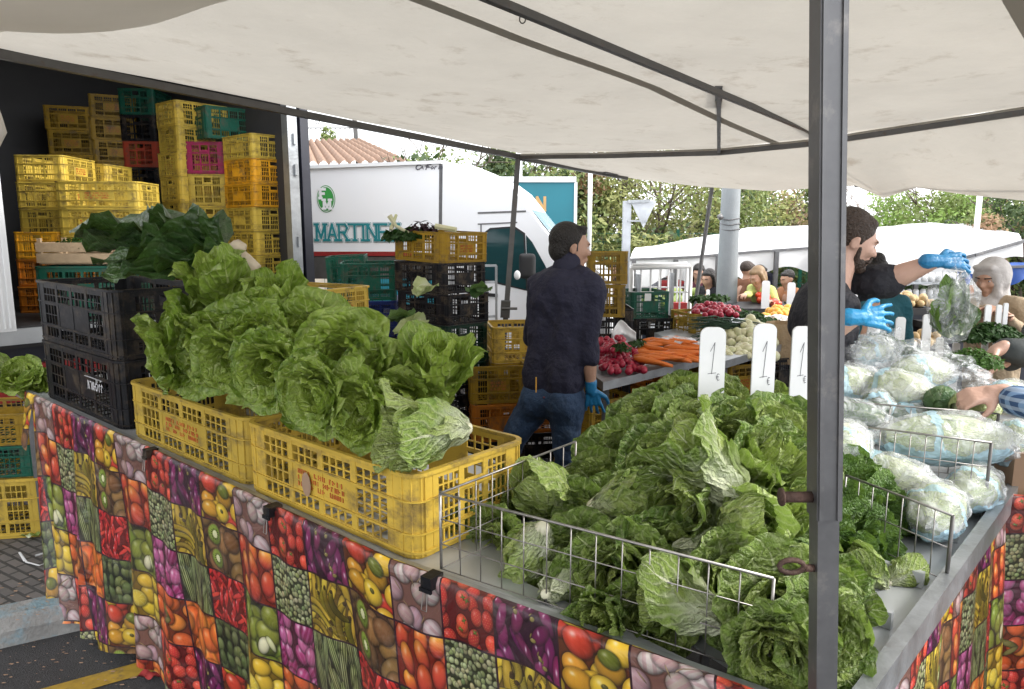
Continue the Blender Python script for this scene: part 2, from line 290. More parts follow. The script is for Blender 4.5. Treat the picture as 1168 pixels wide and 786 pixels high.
def fruitcloth2():
    m,t,b=newmat('fruit_print_oilcloth'); uv=t.add('ShaderNodeUVMap',uv_map='UVMap').outputs[0]
    mp=t.add('ShaderNodeMapping',inp={'Vector':uv}); mp.inputs['Scale'].default_value=(.25,-.25,1); mp.inputs['Location'].default_value=(0,1,0)
    ti=t.add('ShaderNodeTexImage',inp={'Vector':mp.outputs[0]}); ti.image=fruit_sheet(); ti.extension='REPEAT'
    hs=t.add('ShaderNodeHueSaturation',inp={'Color':ti.outputs[0]}); hs.inputs['Saturation'].default_value=.97; hs.inputs['Value'].default_value=1.06
    tc=t.add('ShaderNodeTexCoord').outputs['Object']
    n1=t.add('ShaderNodeTexNoise',inp={'Vector':tc,'Scale':3,'Detail':7,'Roughness':.65}).outputs[0]
    col=t.mix(t.math('MULTIPLY',t.ramp(n1,[(.48,(0,0,0)),(.75,(1,1,1))]),.38),hs.outputs[0],(.10,.07,.055))
    t.l.new(col,b.inputs['Base Color']); b.inputs['Specular IOR Level'].default_value=.45
    t.l.new(t.math('MULTIPLY_ADD',n1,.4,.22),b.inputs['Roughness'])
    bn=t.add('ShaderNodeTexNoise',inp={'Vector':tc,'Scale':6,'Detail':4,'Distortion':.8}).outputs[0]
    bp=t.add('ShaderNodeBump',inp={'Strength':.6,'Distance':.04,'Height':bn}).outputs[0]; t.l.new(bp,b.inputs['Normal']); return m
M['fruit_print_oilcloth']=fruitcloth2()
# ---------------- mesh builder -------------
class MB:
    def __init__(s): s.v=[];s.f=[];s.mi=[];s.uv=[];s.cur=0;s.tf=None
    def av(s,p):
        p=Vector(p)
        if s.tf: p=s.tf@p
        s.v.append(p); return len(s.v)-1
    def face(s,idx,uv=None): s.f.append(tuple(idx)); s.mi.append(s.cur); s.uv.append(uv)
    def poly(s,pts,uv=None): s.face([s.av(p) for p in pts],uv)
    def box(s,x0,x1,y0,y1,z0,z1):
        b=[s.av(p) for p in ((x0,y0,z0),(x1,y0,z0),(x1,y1,z0),(x0,y1,z0),(x0,y0,z1),(x1,y0,z1),(x1,y1,z1),(x0,y1,z1))]
        for q in ((0,3,2,1),(4,5,6,7),(0,1,5,4),(1,2,6,5),(2,3,7,6),(3,0,4,7)): s.face([b[i] for i in q])
        return s
    def bar(s,a,b,w,h=None,up=Vector((0,0,1))):
        a=Vector(a);b=Vector(b);h=h or w;d=(b-a).normalized()
        if abs(d.dot(up))>.98: up=Vector((1,0,0))
        x=d.cross(up).normalized(); y=x.cross(d)
        q=[]
        for p in (a,b):
            for sx,sy in ((-1,-1),(1,-1),(1,1),(-1,1)): q.append(s.av(p+x*sx*w/2+y*sy*h/2))
        for f in ((3,2,1,0),(4,5,6,7),(0,1,5,4),(1,2,6,5),(2,3,7,6),(3,0,4,7)): s.face([q[i] for i in f])
        return s
    def tube(s,pts,r,n=8,caps=True,flat=1.0):
        pts=[Vector(p) for p in pts]; k=len(pts); rs=r if isinstance(r,(list,tuple)) else [r]*k
        rings=[]; px=None
        for i,p in enumerate(pts):
            d=(pts[min(i+1,k-1)]-pts[max(i-1,0)])
            d=d.normalized() if d.length>1e-9 else Vector((0,0,1))
            if px is None:
                a=Vector((0,0,1)) if abs(d.z)<.9 else Vector((1,0,0)); px=d.cross(a).normalized()
            else:
                px=(px-d*px.dot(d)); px=px.normalized() if px.length>1e-6 else d.orthogonal().normalized()
            py=d.cross(px)
            rings.append([s.av(p+(px*math.cos(2*PI*j/n)+py*math.sin(2*PI*j/n)*flat)*rs[i]) for j in range(n)])
        for a,b in zip(rings,rings[1:]):
            for j in range(n): s.face([a[j],a[(j+1)%n],b[(j+1)%n],b[j]])
        if caps: s.face(rings[0][::-1]); s.face(rings[-1])
        return s
    def ell(s,c,r,rot=None,nu=12,nv=8):
        c=Vector(c); r=Vector(r) if not isinstance(r,(int,float)) else Vector((r,r,r)); rot=rot or Matrix.Identity(3)
        top=s.av(c+rot@Vector((0,0,r.z))); rings=[]
        for i in range(1,nv):
            a=PI*i/nv
            rings.append([s.av(c+rot@Vector((r.x*math.sin(a)*math.cos(2*PI*j/nu),r.y*math.sin(a)*math.sin(2*PI*j/nu),r.z*math.cos(a)))) for j in range(nu)])
        bot=s.av(c+rot@Vector((0,0,-r.z)))
        for j in range(nu): s.face([top,rings[0][j],rings[0][(j+1)%nu]])
        for a,b in zip(rings,rings[1:]):
            for j in range(nu): s.face([a[j],b[j],b[(j+1)%nu],a[(j+1)%nu]])
        for j in range(nu): s.face([rings[-1][j],bot,rings[-1][(j+1)%nu]])
        return s
    def cap(s,a,b,ra,rb,n=10):
        a=Vector(a);b=Vector(b);d=(b-a); L=d.length
        if L<1e-5: return s.ell(a,ra)
        d/=L; pts=[];rs=[]
        for k in (90,60,30,0):
            q=math.radians(k); pts.append(a-d*ra*math.sin(q)); rs.append(max(ra*math.cos(q),ra*.05))
        for k in (0,30,60,90):
            q=math.radians(k); pts.append(b+d*rb*math.sin(q)); rs.append(max(rb*math.cos(q),rb*.05))
        return s.tube(pts,rs,n)
    def grid(s,fn,nu,nv,close=False,uvf=None):
        ids=[[s.av(fn(i/nu,j/nv)) for j in range(nv+1)] for i in range(nu+1)]
        for i in range(nu):
            for j in range(nv):
                c=((i,j),(i+1,j),(i+1,j+1),(i,j+1))
                s.face([ids[a][b] for a,b in c],[uvf(a/nu,b/nv) if uvf else (a/nu,b/nv) for a,b in c])
        return s
    def mesh(s,name,mats,smooth=False,tone=None):
        me=bpy.data.meshes.new(name); me.from_pydata([tuple(p) for p in s.v],[],s.f); 
        for m in (mats if isinstance(mats,(list,tuple)) else [mats]): me.materials.append(M[m] if isinstance(m,str) else m)
        me.polygons.foreach_set('material_index',s.mi)
        if smooth: me.polygons.foreach_set('use_smooth',[True]*len(s.f))
        if any(u for u in s.uv):
            L=me.uv_layers.new(name='UVMap'); k=0; arr=[]
            for f,u in zip(s.f,s.uv):
                for q in range(len(f)): arr+= list(u[q]) if u else [0,0]
            L.data.foreach_set('uv',arr)
        if tone is not None:
            L=me.uv_layers.new(name='tone'); arr=[]
            for f,tn in zip(s.f,tone): arr+=list(tn)*len(f)
            L.data.foreach_set('uv',arr)
        me.update(); return me
    def obj(s,name,mats,parent=None,smooth=False,label=None,cat=None,group=None,kind=None,**k):
        o=bpy.data.objects.new(name,s.mesh(name,mats,smooth,**k)); COL.objects.link(o)
        if parent: o.parent=parent
        return tag(o,label,cat,group,kind)
def tag(o,label=None,cat=None,group=None,kind=None):
    if label: o['label']=label
    if cat: o['category']=cat
    if group: o['group']=group
    if kind: o['kind']=kind
    return o
def empty(name,loc=(0,0,0),rz=0,label=None,cat=None,group=None):
    o=bpy.data.objects.new(name,None); COL.objects.link(o); o.location=loc; o.rotation_euler=(0,0,rz); o.empty_display_size=.05
    return tag(o,label,cat,group)
def inst(name,me,parent,matn=None,label=None):
    o=bpy.data.objects.new(name,me); COL.objects.link(o); o.parent=parent
    if matn:
        sl=o.material_slots[0]; sl.link='OBJECT'; sl.material=M[matn]
    if label: o['label']=label
    return o
ORD=['topmost','second from the top','third from the top','fourth from the top','fifth from the top','sixth from the top','seventh from the top','eighth from the top','ninth from the top','tenth from the top','eleventh from the top','twelfth from the top']
# ---------------- plastic crates -------------
def crate_meshes(L,W,H,deep=False):
    r=.035; out={}
    def ring_pts(off,n=4):
        p=[];rr=r+off
        for cx,cy,a0 in ((L/2-r,W/2-r,0),(-L/2+r,W/2-r,90),(-L/2+r,-W/2+r,180),(L/2-r,-W/2+r,270)):
            for k in range(n+1):
                a=math.radians(a0+90*k/n); p.append((cx+rr*math.cos(a),cy+rr*math.sin(a)))
        return p
    def ring(mb,z0,z1,o,i):
        a=ring_pts(o);b=ring_pts(i);n=len(a)
        A=[mb.av((*q,z0)) for q in a];B=[mb.av((*q,z1)) for q in a];C=[mb.av((*q,z1)) for q in b];D=[mb.av((*q,z0)) for q in b]
        for k in range(n):
            j=(k+1)%n
            mb.face([A[k],A[j],B[j],B[k]]);mb.face([B[k],B[j],C[j],C[k]]);mb.face([C[k],C[j],D[j],D[k]]);mb.face([D[k],D[j],A[j],A[k]])
    rim=MB(); ring(rim,H-.010,H,.007,-.006); ring(rim,H*.66,H*.66+.004,.006,-.002); ring(rim,H*.28,H*.28+.004,.006,-.002); ring(rim,0.012,.018,.004,-.002)
    out['rim']=rim
    wl=MB()
    def corner(sx,sy):
        n=5; o=[];i=[]
        cx=sx*(L/2-r);cy=sy*(W/2-r)
        P0=[(cx-sx*.035,sy*W/2)]+[(cx+sx*r*math.sin(PI/2*k/n),cy+sy*r*math.cos(PI/2*k/n)) for k in range(n+1)]+[(sx*L/2,cy-sy*.03)]
        P1=[(cx-sx*.035,sy*(W/2-.003))]+[(cx+sx*(r-.003)*math.sin(PI/2*k/n),cy+sy*(r-.003)*math.cos(PI/2*k/n)) for k in range(n+1)]+[(sx*(L/2-.003),cy-sy*.03)]
        for a,b,c,d in zip(P0,P0[1:],P1,P1[1:]):
            ids=[wl.av((*q,z)) for z in (.0,H-.01) for q in (a,b,d,c)]
            for f in ((0,1,5,4),(1,2,6,5),(2,3,7,6),(3,0,4,7),(4,5,6,7)): wl.face([ids[t] for t in f])
        for k in (1,3,5,len(P0)-2):
            q=P0[k]; q2=(cx+(q[0]-cx)*1.12,cy+(q[1]-cy)*1.12) if 0<k<len(P0)-1 else q
            wl.bar((q[0],q[1],.004),(q[0],q[1],H-.011),.004,.006)
    for sx in (-1,1):
        for sy in (-1,1): corner(sx,sy)
    base=MB()
    def wall(length,place,panel):
        half=length/2-r-.034
        def bx(a,b,z0,z1,t0=-.003,t1=0): place(a,b,t0,t1,z0,z1)
        ng=4 if length>.5 else 3; gw=2*half/ng; post=.018
        bx(-half,half,H*.93-.01,H-.011); bx(-half,half,H*.62,H*.68); bx(-half,half,H*.25,H*.31); bx(-half,half,.001,H*.10)
        for g in range(ng+1):
            x=-half+g*gw; bx(x-post/2,x+post/2,.002,H-.012,-.0035,.001)
        for g in range(ng):
            x0=-half+g*gw+post/2; x1=x0+gw-post
            for row,(z0,z1) in enumerate(((H*.68,H*.93-.01),(H*.31,H*.62),(H*.10,H*.25))):
                if row==1 and panel and 0<g<ng-1:
                    bx(x0-.002,x1+.002,z0-.002,z1+.002,-.0028,-.0004); continue
                if row==0 and not panel and ng==3 and g==1:
                    bx(x0,x1,z0,z0+(z1-z0)*.3,-.0028,-.0004); continue
                nb=4
                for k in range(1,nb): 
                    xx=x0+(x1-x0)*k/nb; bx(xx-.0022,xx+.0022,z0,z1)
                if row<2: zz=(z0+z1)/2; bx(x0,x1,zz-.002,zz+.002,-.0032,.0003)
    wall(L,lambda a,b,t0,t1,z0,z1: wl.box(a,b,-W/2-t1,-W/2-t0,z0,z1),True)
    wall(L,lambda a,b,t0,t1,z0,z1: wl.box(a,b,W/2+t0,W/2+t1,z0,z1),True)
    wall(W,lambda a,b,t0,t1,z0,z1: wl.box(-L/2-t1,-L/2-t0,a,b,z0,z1),False)
    wall(W,lambda a,b,t0,t1,z0,z1: wl.box(L/2+t0,L/2+t1,a,b,z0,z1),False)
    nx=12
    for k in range(nx+1):
        x=lerp(-L/2+.01,L/2-.01,k/nx); base.box(x-.004,x+.004,-W/2+.01,W/2-.01,.003,.007)
    for k in range(8):
        y=lerp(-W/2+.02,W/2-.02,k/7); base.box(-L/2+.012,L/2-.012,y-.004,y+.004,.0075,.0105)
    # print in the middle panel of the long side
    pr=MB(); rr=random.Random(3)
    for row in range(3):
        x=-.085
        while x<.08:
            w=rr.uniform(.006,.014); z=H*.56-row*H*.085
            hgt=H*rr.uniform(.026,.032); pr.box(x,x+.0028,-W/2-.0022,-W/2-.0006,z-hgt,z+hgt)
            if rr.random()<.7: zz=z+rr.choice((-1,0,1))*hgt*.8; pr.box(x+.0030,x+w*.7,-W/2-.0022,-W/2-.0006,zz-.0013,zz+.0013)
            if rr.random()<.5: pr.box(x+w*.7+.0002,x+w*.7+.0026,-W/2-.0022,-W/2-.0006,z-hgt,z+hgt*.9)
            x+=w+.0035
            if rr.random()<.15: x+=.012
    pr2=MB(); pr2.v=[Vector((-p.x,-p.y,p.z)) for p in pr.v]; pr2.f=pr.f; pr2.mi=pr.mi; pr2.uv=pr.uv
    return dict(side_walls=wl.mesh('side_walls','yellow_plastic'),rim=rim.mesh('rim','yellow_plastic'),base=base.mesh('base','yellow_plastic'),
                printing=pr.mesh('printing','red_print'),printing2=pr2.mesh('printing','red_print'))
CM={'std':crate_meshes(.6,.4,.22),'small':crate_meshes(.52,.38,.2),'deep':crate_meshes(.6,.4,.28)}
DIM={'std':(.6,.4,.22),'small':(.52,.38,.2),'deep':(.6,.4,.28)}
WORD={'yellow_plastic':'yellow','pale_yellow_plastic':'pale yellow','orange_yellow_plastic':'orange-yellow','orange_plastic':'orange','black_plastic':'black','green_plastic':'green','dark_green_plastic':'dark green','magenta_plastic':'magenta','red_plastic':'red','blue_plastic':'blue','ochre_plastic':'mustard yellow'}
def crate(center,rz,colour,label,group=None,kind='std',sc=(1,1,1),tilt=(0,0),name='plastic_crate',printing=True):
    e=empty(name,center,0,label,'crate',group); e.rotation_euler=(tilt[0],tilt[1],rz); e.scale=sc
    for k in ('side_walls','rim','base'): inst(k,CM[kind][k],e,colour)
    if printing and ('yellow' in colour or 'ochre' in colour): inst('printing',CM[kind]['printing'],e); 
    if printing=='both': inst('printing',CM[kind]['printing2'],e)
    return e
def stack(u,v,Y,al,colours,where,group,d1=None,d2=None,h=None,kind='std',swap=False,floor=None,jit=.012,tilt=(0,0),only_seen=None,tops=None):
    """near corner of the top crate's rim seen at (u,v), depth Y; one side runs along al (degrees), the other along al+90"""
    L,W,H=DIM[kind]; 
    if swap: base1,base2=W,L
    else: base1,base2=L,W
    d1=d1 or base1; d2=d2 or base2; h=h or H
    a=math.radians(al); D1=Vector((math.cos(a),math.sin(a),0)); D2=Vector((-math.sin(a),math.cos(a),0))
    top=P(u,v,Y); n=len(colours)
    if floor is not None:
        need=max(1,round((top.z-floor)/h)); h=(top.z-floor)/need
        while len(colours)<need: colours=colours+[colours[-1]]
        n=need
    out=[]
    for i in range(n):
        c=top+D1*d1/2+D2*d2/2; c.z=top.z-(i+1)*h
        c.x+=R.uniform(-jit,jit)*(i>0); c.y+=R.uniform(-jit,jit)*(i>0)
        sc=(d2/L,d1/W,h/H*.985) if swap else (d1/L,d2/W,h/H*.985)
        lab=f"{WORD[colours[i]]} crate, {ORD[i]} of {where}" if n>1 else f"{WORD[colours[i]]} crate {where}"
        if tops and i in tops: lab=tops[i]
        out.append(crate(c,a+(PI/2 if swap else 0)+(R.uniform(-.03,.03) if i else 0),colours[i],lab,group,kind,sc,tilt))
    return out
# ---------------- lettuces -------------
def lettuce_mesh(seed,style,mat,n=24,nu=14,nv=17,mid_heart=None):
    r=random.Random(seed); mb=MB(); tones=[]
    for i in range(n):
        t=i/(n-1); ph=i*2.39996+r.uniform(-.25,.25)
        if style=='open': a0=lerp(38,38,t)+r.uniform(-6,6); a1=lerp(-48,82,t**1.1)+r.uniform(-12,12); ln=lerp(.42,.80,t**.7); W=lerp(.17,.46,t**.8); am=lerp(.012,.050,t)
        elif style=='romaine': a0=lerp(12,22,t)+r.uniform(-4,4); a1=lerp(-14,38,t**1.6)+r.uniform(-10,10); ln=lerp(.72,1.0,t**.6); W=lerp(.15,.38,t); am=lerp(.015,.045,t)
        elif style=='heart': a0=lerp(34,36,t)+r.uniform(-3,3); a1=lerp(-60,-22,t)+r.uniform(-6,6); ln=lerp(.7,.95,t); W=lerp(.2,.34,t); am=lerp(.01,.025,t)
        else: a0=lerp(20,70,t)+r.uniform(-10,10); a1=lerp(-20,115,t)+r.uniform(-25,25); ln=lerp(.4,.75,t); W=lerp(.10,.25,t); am=lerp(.02,.05,t)
        ln*=r.uniform(.88,1.1); f1=r.uniform(2.2,3.4); p1=r.uniform(0,6); p2=r.uniform(0,6); tw=r.uniform(-.25,.25)
        # centre line
        cl=[(.035,0.0)]; ang=[]; 
        for k in range(nv):
            s=(k+.5)/nv; a=math.radians(lerp(a0,a1,s**1.3)); ang.append(a)
            cl.append((cl[-1][0]+math.sin(a)*ln/nv,cl[-1][1]+math.cos(a)*ln/nv))
        ang.append(ang[-1])
        n0=len(mb.f)
        def fn(x,s,cl=cl,ang=ang):
            k=min(int(round(s*nv)),nv); rr,zz=cl[k]; a=ang[k]; X=x*2-1
            if style=='romaine': w=W*((.55 if mat=='lettuce_cut' else .30)*(1-s*.5)+.15*s+.78*math.sin(PI*min(s,.999)**.95)**.7*(1-.15*s)) if s<.999 else W*.28
            else: w=W*(.22+.95*math.sin(PI*(s*.93)**1.25)**.75) if s<1 else W*.45
            s1=1 if X>0 else -1
            ruf=am*(1.5 if mat!='lettuce_light' else 1.25)*(abs(X)**2.2*math.sin(f1*s*2*PI+p1+s1)*(.35+s)+.42*abs(X)**1.6*math.sin(f1*2.7*s*2*PI+p2-s1)+ .45*max(0,s-.75)*4*abs(math.sin(X*6+p1))*math.sin(X*11+p2))
            cup=(.30 if style!='open' else lerp(.38,.12,t))*w
            Rw=max(rr,.10)*lerp(1.0,2.4,t)
            th=max(-1.35,min(1.35,X*w/Rw))
            lat=Rw*math.sin(th); inn=Rw*(1-math.cos(th))
            nx,nz=math.cos(a),-math.sin(a)  # outward normal in r,z
            blister=.014*noise.noise(Vector((X*5*w/.2,s*7,seed+i*3.1)))*(1+s)+(.008*noise.noise(Vector((X*12*w/.2,s*17,seed+i*3.1))) if mat!='lettuce_light' else 0)
            off=ruf+blister-inn*.9
            lat+=tw*s*s*.2
            q=Vector((rr+nx*off,lat,zz+nz*off+abs(X)*.0))
            c,sn=math.cos(ph),math.sin(ph)
            return Vector((q.x*c-q.y*sn,q.x*sn+q.y*c,q.z))
        mb.grid(fn,nu,nv)
        tones+=[(t,r.random())]*(len(mb.f)-n0)
    me=mb.mesh('leaves',mat,True,tone=tones)
    return me
LM={
 'openA':lettuce_mesh(1,'open','lettuce_light',17),'openB':lettuce_mesh(2,'open','lettuce_light',15),'openC':lettuce_mesh(3,'open','lettuce_light',19),
 'romA':lettuce_mesh(4,'romaine','lettuce_light',14),
 'darkA':lettuce_mesh(5,'open','lettuce_dark',20),'darkB':lettuce_mesh(6,'open','lettuce_dark',18),'darkR':lettuce_mesh(7,'romaine','lettuce_dark',16),
 'darkS':lettuce_mesh(12,'romaine','lettuce_cut',15),'romB':lettuce_mesh(15,'romaine','lettuce_light',18),'sightL':lettuce_mesh(14,'romaine','lettuce_heart',14),
 'heart':lettuce_mesh(8,'heart','lettuce_heart',16),'spin':lettuce_mesh(9,'loose','spinach',40,6,8),'spinB':lettuce_mesh(10,'loose','spinach',44,6,8)}
_st=MB(); _st.tube([(0,0,-.035),(0,0,-.02),(0,0,.03),(0,0,.12)],[.042,.06,.085,.07],12); STEM=_st.mesh('stem','stem_white',True)
def lettuce(u,v,Y,size,axis,kind,label,group,name='lettuce',roll=None,ctr=.42,stem=True):
    size*=dict(o=.74,d=.80,r=.84,h=.9,s=.9)[kind[0]]
    c=P(u,v,Y); ax=Vector(axis).normalized()
    base=c-ax*size*ctr
    e=empty(name,base,0,label,'lettuce',group)
    q=ax.to_track_quat('Z','Y'); q=q@Matrix.Rotation(roll if roll is not None else R.uniform(0,6.28),3,'Z').to_quaternion()
    e.rotation_mode='QUATERNION'; e.rotation_quaternion=q; e.scale=(size,)*3
    inst('leaves',LM[kind],e)
    if stem: inst('stem',STEM,e)
    return e
# ---------------- blob figures -------------
def blob(mb,name,matn,parent,vox,smooth=8,label=None):
    o=mb.obj(name,matn,parent,True,label)
    m=o.modifiers.new('r','REMESH'); m.mode='VOXEL'; m.voxel_size=vox; m.use_smooth_shade=True
    s=o.modifiers.new('s','SMOOTH'); s.factor=.5; s.iterations=smooth
    if name in ('jumper','jacket','shirt','jeans','trousers','top','headscarf'):
        for sc_,st_ in ((.16,.035),(.05,.010)):
            tx=bpy.data.textures.get('folds%g'%sc_) or bpy.data.textures.new('folds%g'%sc_,'CLOUDS'); tx.noise_scale=sc_; tx.noise_depth=1
            d=o.modifiers.new('d','DISPLACE'); d.texture=tx; d.strength=st_*(.7 if name in('headscarf',) else 1); d.mid_level=.5; d.texture_coords='LOCAL'
        s=o.modifiers.new('s2','SMOOTH'); s.factor=.5; s.iterations=1
    return o
def frame(d,up=Vector((0,0,1))):
    d=Vector(d).normalized(); x=d; z=(up-d*up.dot(d)); z=z.normalized() if z.length>1e-4 else d.orthogonal().normalized(); y=z.cross(x)
    return Matrix((x,y,z)).transposed()
def head_parts(mb,c,fwd,s=1.0,beard=False,up=Vector((0,0,1))):
    """c centre of skull; fwd facing; local x forward, y left, z up; head height .235*s"""
    m=frame(fwd,up)
    def q(x,y,z): return Vector(c)+m@Vector((x*s,y*s,z*s))
    E=lambda x,y,z,a,b,d,r=None: mb.ell(q(x,y,z),Vector((a,b,d))*s,m if r is None else m@r,16,12)
    E(-.012,0,.035,.098,.077,.088)           # cranium
    E(.018,0,.0,.078,.070,.10)               # face
    E(.032,0,-.062,.052,.050,.045)           # jaw
    E(.068,0,-.088,.022,.024,.020)           # chin
    E(.085,0,.030,.018,.050,.014)            # brow
    mb.cap(q(.088,0,.020),q(.109,0,-.020),.008*s,.012*s)  # nose
    for y in (-1,1):
        mb.ell(q(.097,y*.012,-.026),.008*s,m,8,6)
        E(.070,y*.042,-.018,.024,.020,.022)  # cheeks
        E(-.010,y*.078,-.006,.018,.009,.030)  # ears
        mb.ell(q(-.004,y*.082,.012),.012*s,m,8,6)
    mb.cap(q(.093,-.020,-.052),q(.093,.020,-.052),.007*s,.007*s,6); mb.cap(q(.090,-.017,-.062),q(.090,.017,-.062),.008*s,.008*s,6)
    return q,m
def face_details(parent,q,m,s,hairmat='hair'):
    e=MB()
    for y in (-1,1): e.ell(q(.0735,y*.032,.008),.0125*s,m,10,8)
    e.obj('eyes','white_print',parent,True)
    e=MB()
    for y in (-1,1): e.ell(q(.0815,y*.032,.007),.0062*s,m,8,6)
    e.obj('pupils','ink',parent,True)
    e=MB()
    for y in (-1,1): e.cap(q(.098,y*.018,.029),q(.084,y*.052,.030),.0045*s,.003*s,6)
    e.obj('eyebrows',hairmat,parent,True)
def hand_parts(mb,wrist,d,palmn,side=1,s=1.0,curl=25,spread=1.0,rad=1.0,fs=1.1):
    """wrist point; d pointing to fingers; palmn: the palm's facing direction; side +1/-1: thumb side = side*cross(d,palmn)"""
    d=Vector(d).normalized(); pn=Vector(palmn); pn=(pn-d*pn.dot(d)).normalized(); sd=d.cross(pn)*side
    w=Vector(wrist); k=s*rad
    mb.cap(w-d*.02*s,w+d*.02*s,.025*k,.026*k)
    for o in (-.026,-.009,.009,.026): mb.cap(w+d*.02*s+sd*o*.7*s,w+d*.082*s+sd*o*fs*.95*s,.015*k,.0125*k,8)
    L=[.065,.078,.072,.055]
    for i,o in enumerate((.029,.010,-.010,-.028)):
        b=w+d*.085*s+sd*o*fs*s; dd=(d+sd*o*3*spread).normalized(); a=0; r=.0092
        for j,fr in enumerate((.45,.32,.27)):
            a+=math.radians(curl*(1+.15*i)*(1 if j else .7)); nd=(dd*math.cos(a)+pn*math.sin(a)); e=b+nd*L[i]*fr*s
            mb.cap(b,e,r*k,r*.9*k,8); b=e; r*=.9
    b=w+d*.022*s+sd*.026*s; dd=(d*.65+sd*.75+pn*.25).normalized()
    e=b+dd*.045*s; mb.cap(b,e,.0145*k,.0125*k,8); dd=(d*.85+sd*.3+pn*.5).normalized(); mb.cap(e,e+dd*.035*s,.012*k,.010*k,8); e2=e+dd*.035*s
    mb.cap(e2,e2+(d*.8+pn*.6).normalized()*.024*s,.0105*k,.009*k,8)
def simple_person(x,y,gz,h,yaw,top,legs,hairm,label,cat='person',skin='skin',lean=0,arm_l=None,arm_r=None,hair='short',long=False,vox=.016,scarf=None,group=None):
    s=h/1.72; root=empty('person',(0,0,0),0,label,cat,group); f=Vector((math.cos(yaw),math.sin(yaw),0)); l=Vector((-f.y,f.x,0)); B=Vector((x,y,gz))
    U=Vector((0,0,1))
    hip=B+U*.90*s; ch=hip+(U*math.cos(lean)+f*math.sin(lean))*.40*s; tu=(ch-hip).normalized()
    nk=ch+tu*.15*s; hd=nk+(tu*.7+U*.3).normalized()*.115*s+f*.02*s
    hf=(f*math.cos(lean*.8)-U*math.sin(lean*.8+.15)).normalized()
    body=MB(); q,m=head_parts(body,hd,hf,s); body.cap(ch,hd-U*.03*s,.075*s,.052*s); body.cap(hip,ch,.10*s,.11*s)
    t=MB(); t.cap(hip-U*.05*s+l*.06*s,ch+l*.08*s,.115*s,.11*s); t.cap(hip-U*.05*s-l*.06*s,ch-l*.08*s,.115*s,.11*s)
    if long: t.cap(hip-U*.40*s,hip,.20*s,.15*s)
    sl=nk-tu*.05*s
    t.cap(sl+l*.13*s,sl-l*.13*s,.07*s,.07*s)
    hm=MB()
    for sd,tgt in ((1,arm_l),(-1,arm_r)):
        sh=sl+l*sd*.165*s
        wr=Vector(tgt) if tgt is not None else sh-U*.50*s+f*.08*s+l*sd*.06*s
        v=wr-sh; reach=.54*s
        if v.length>reach: wr=sh+v.normalized()*reach; v=wr-sh
        mid=sh+v*.5; bend=math.sqrt(max((.275*s)**2-(v.length/2)**2,0)); el=mid+(-U*.8-f*.5+l*sd*.3).normalized()*bend
        t.cap(sh,el,.062*s,.048*s); t.cap(el,lerp(el,wr,.92),.048*s,.036*s)
        body.cap(el,wr,.03*s,.024*s); dr=(wr-el).normalized(); hand_parts(body,wr,dr,(-l*sd) if abs(dr.z)>.6 else -U,sd if abs(dr.z)<=.6 else 1,s,35)
    lg=MB()
    for sd in (1,-1):
        kn=B+U*.48*s+l*sd*.09*s+f*.04*s; an=B+U*.09*s+l*sd*.10*s
        lg.cap(hip+l*sd*.08*s,kn,.095*s,.065*s); lg.cap(kn,an,.065*s,.05*s); body.cap(kn,an,.05*s,.035*s); body.cap(hip+l*sd*.08*s,kn,.06*s,.05*s)
        sh_=MB(); 
    shoes=MB()
    for sd in (1,-1):
        an=B+U*.045*s+l*sd*.10*s; shoes.cap(an-f*.05*s,an+f*.15*s,.045*s,.038*s)
    blob(body,'body',skin,root,vox*.7,4); blob(t,'jacket' if top!='x' else 'top',top,root,vox); blob(lg,'trousers',legs,root,vox); blob(shoes,'shoes','shoe',root,vox)
    hr=MB()
    if scarf:
        hr.ell(q(-.02,0,.035),Vector((.115,.105,.108))*s,m,16,12); hr.ell(q(-.01,0,-.02),Vector((.07,.105,.09))*s,m,16,12); hr.ell(q(-.03,0,-.07),Vector((.09,.09,.09))*s,m,16,12); hr.cap(q(-.02,0,-.13),q(.03,0,-.16),.10*s,.09*s)
        for yy in (-1,1): hr.cap(q(.055,yy*.066,.04),q(.05,yy*.06,-.09),.022*s,.03*s)
        hr.cap(q(.07,-.05,.095),q(.07,.05,.095),.025*s,.025*s)
        blob(hr,'headscarf',scarf,root,.011)
    else:
        hr.ell(q(-.028,0,.052),Vector((.098,.084,.088))*s,m,16,12); hr.ell(q(.032,0,.086),Vector((.052,.066,.032))*s,m)
        if hair=='long':
            hr.ell(q(-.05,0,-.02),Vector((.075,.085,.12))*s,m)
            for yy in (-1,1): hr.cap(q(.0,yy*.075,.05),q(-.01,yy*.08,-.13),.028*s,.03*s)
        if hair=='bun': hr.ell(q(-.10,0,.10),Vector((.055,.055,.05))*s,m); hr.ell(q(-.05,0,0),Vector((.07,.08,.08))*s,m)
        blob(hr,'hair',hairm,root,.010)
    face_details(root,q,m,s,hairm if not scarf else 'hair')
    return root
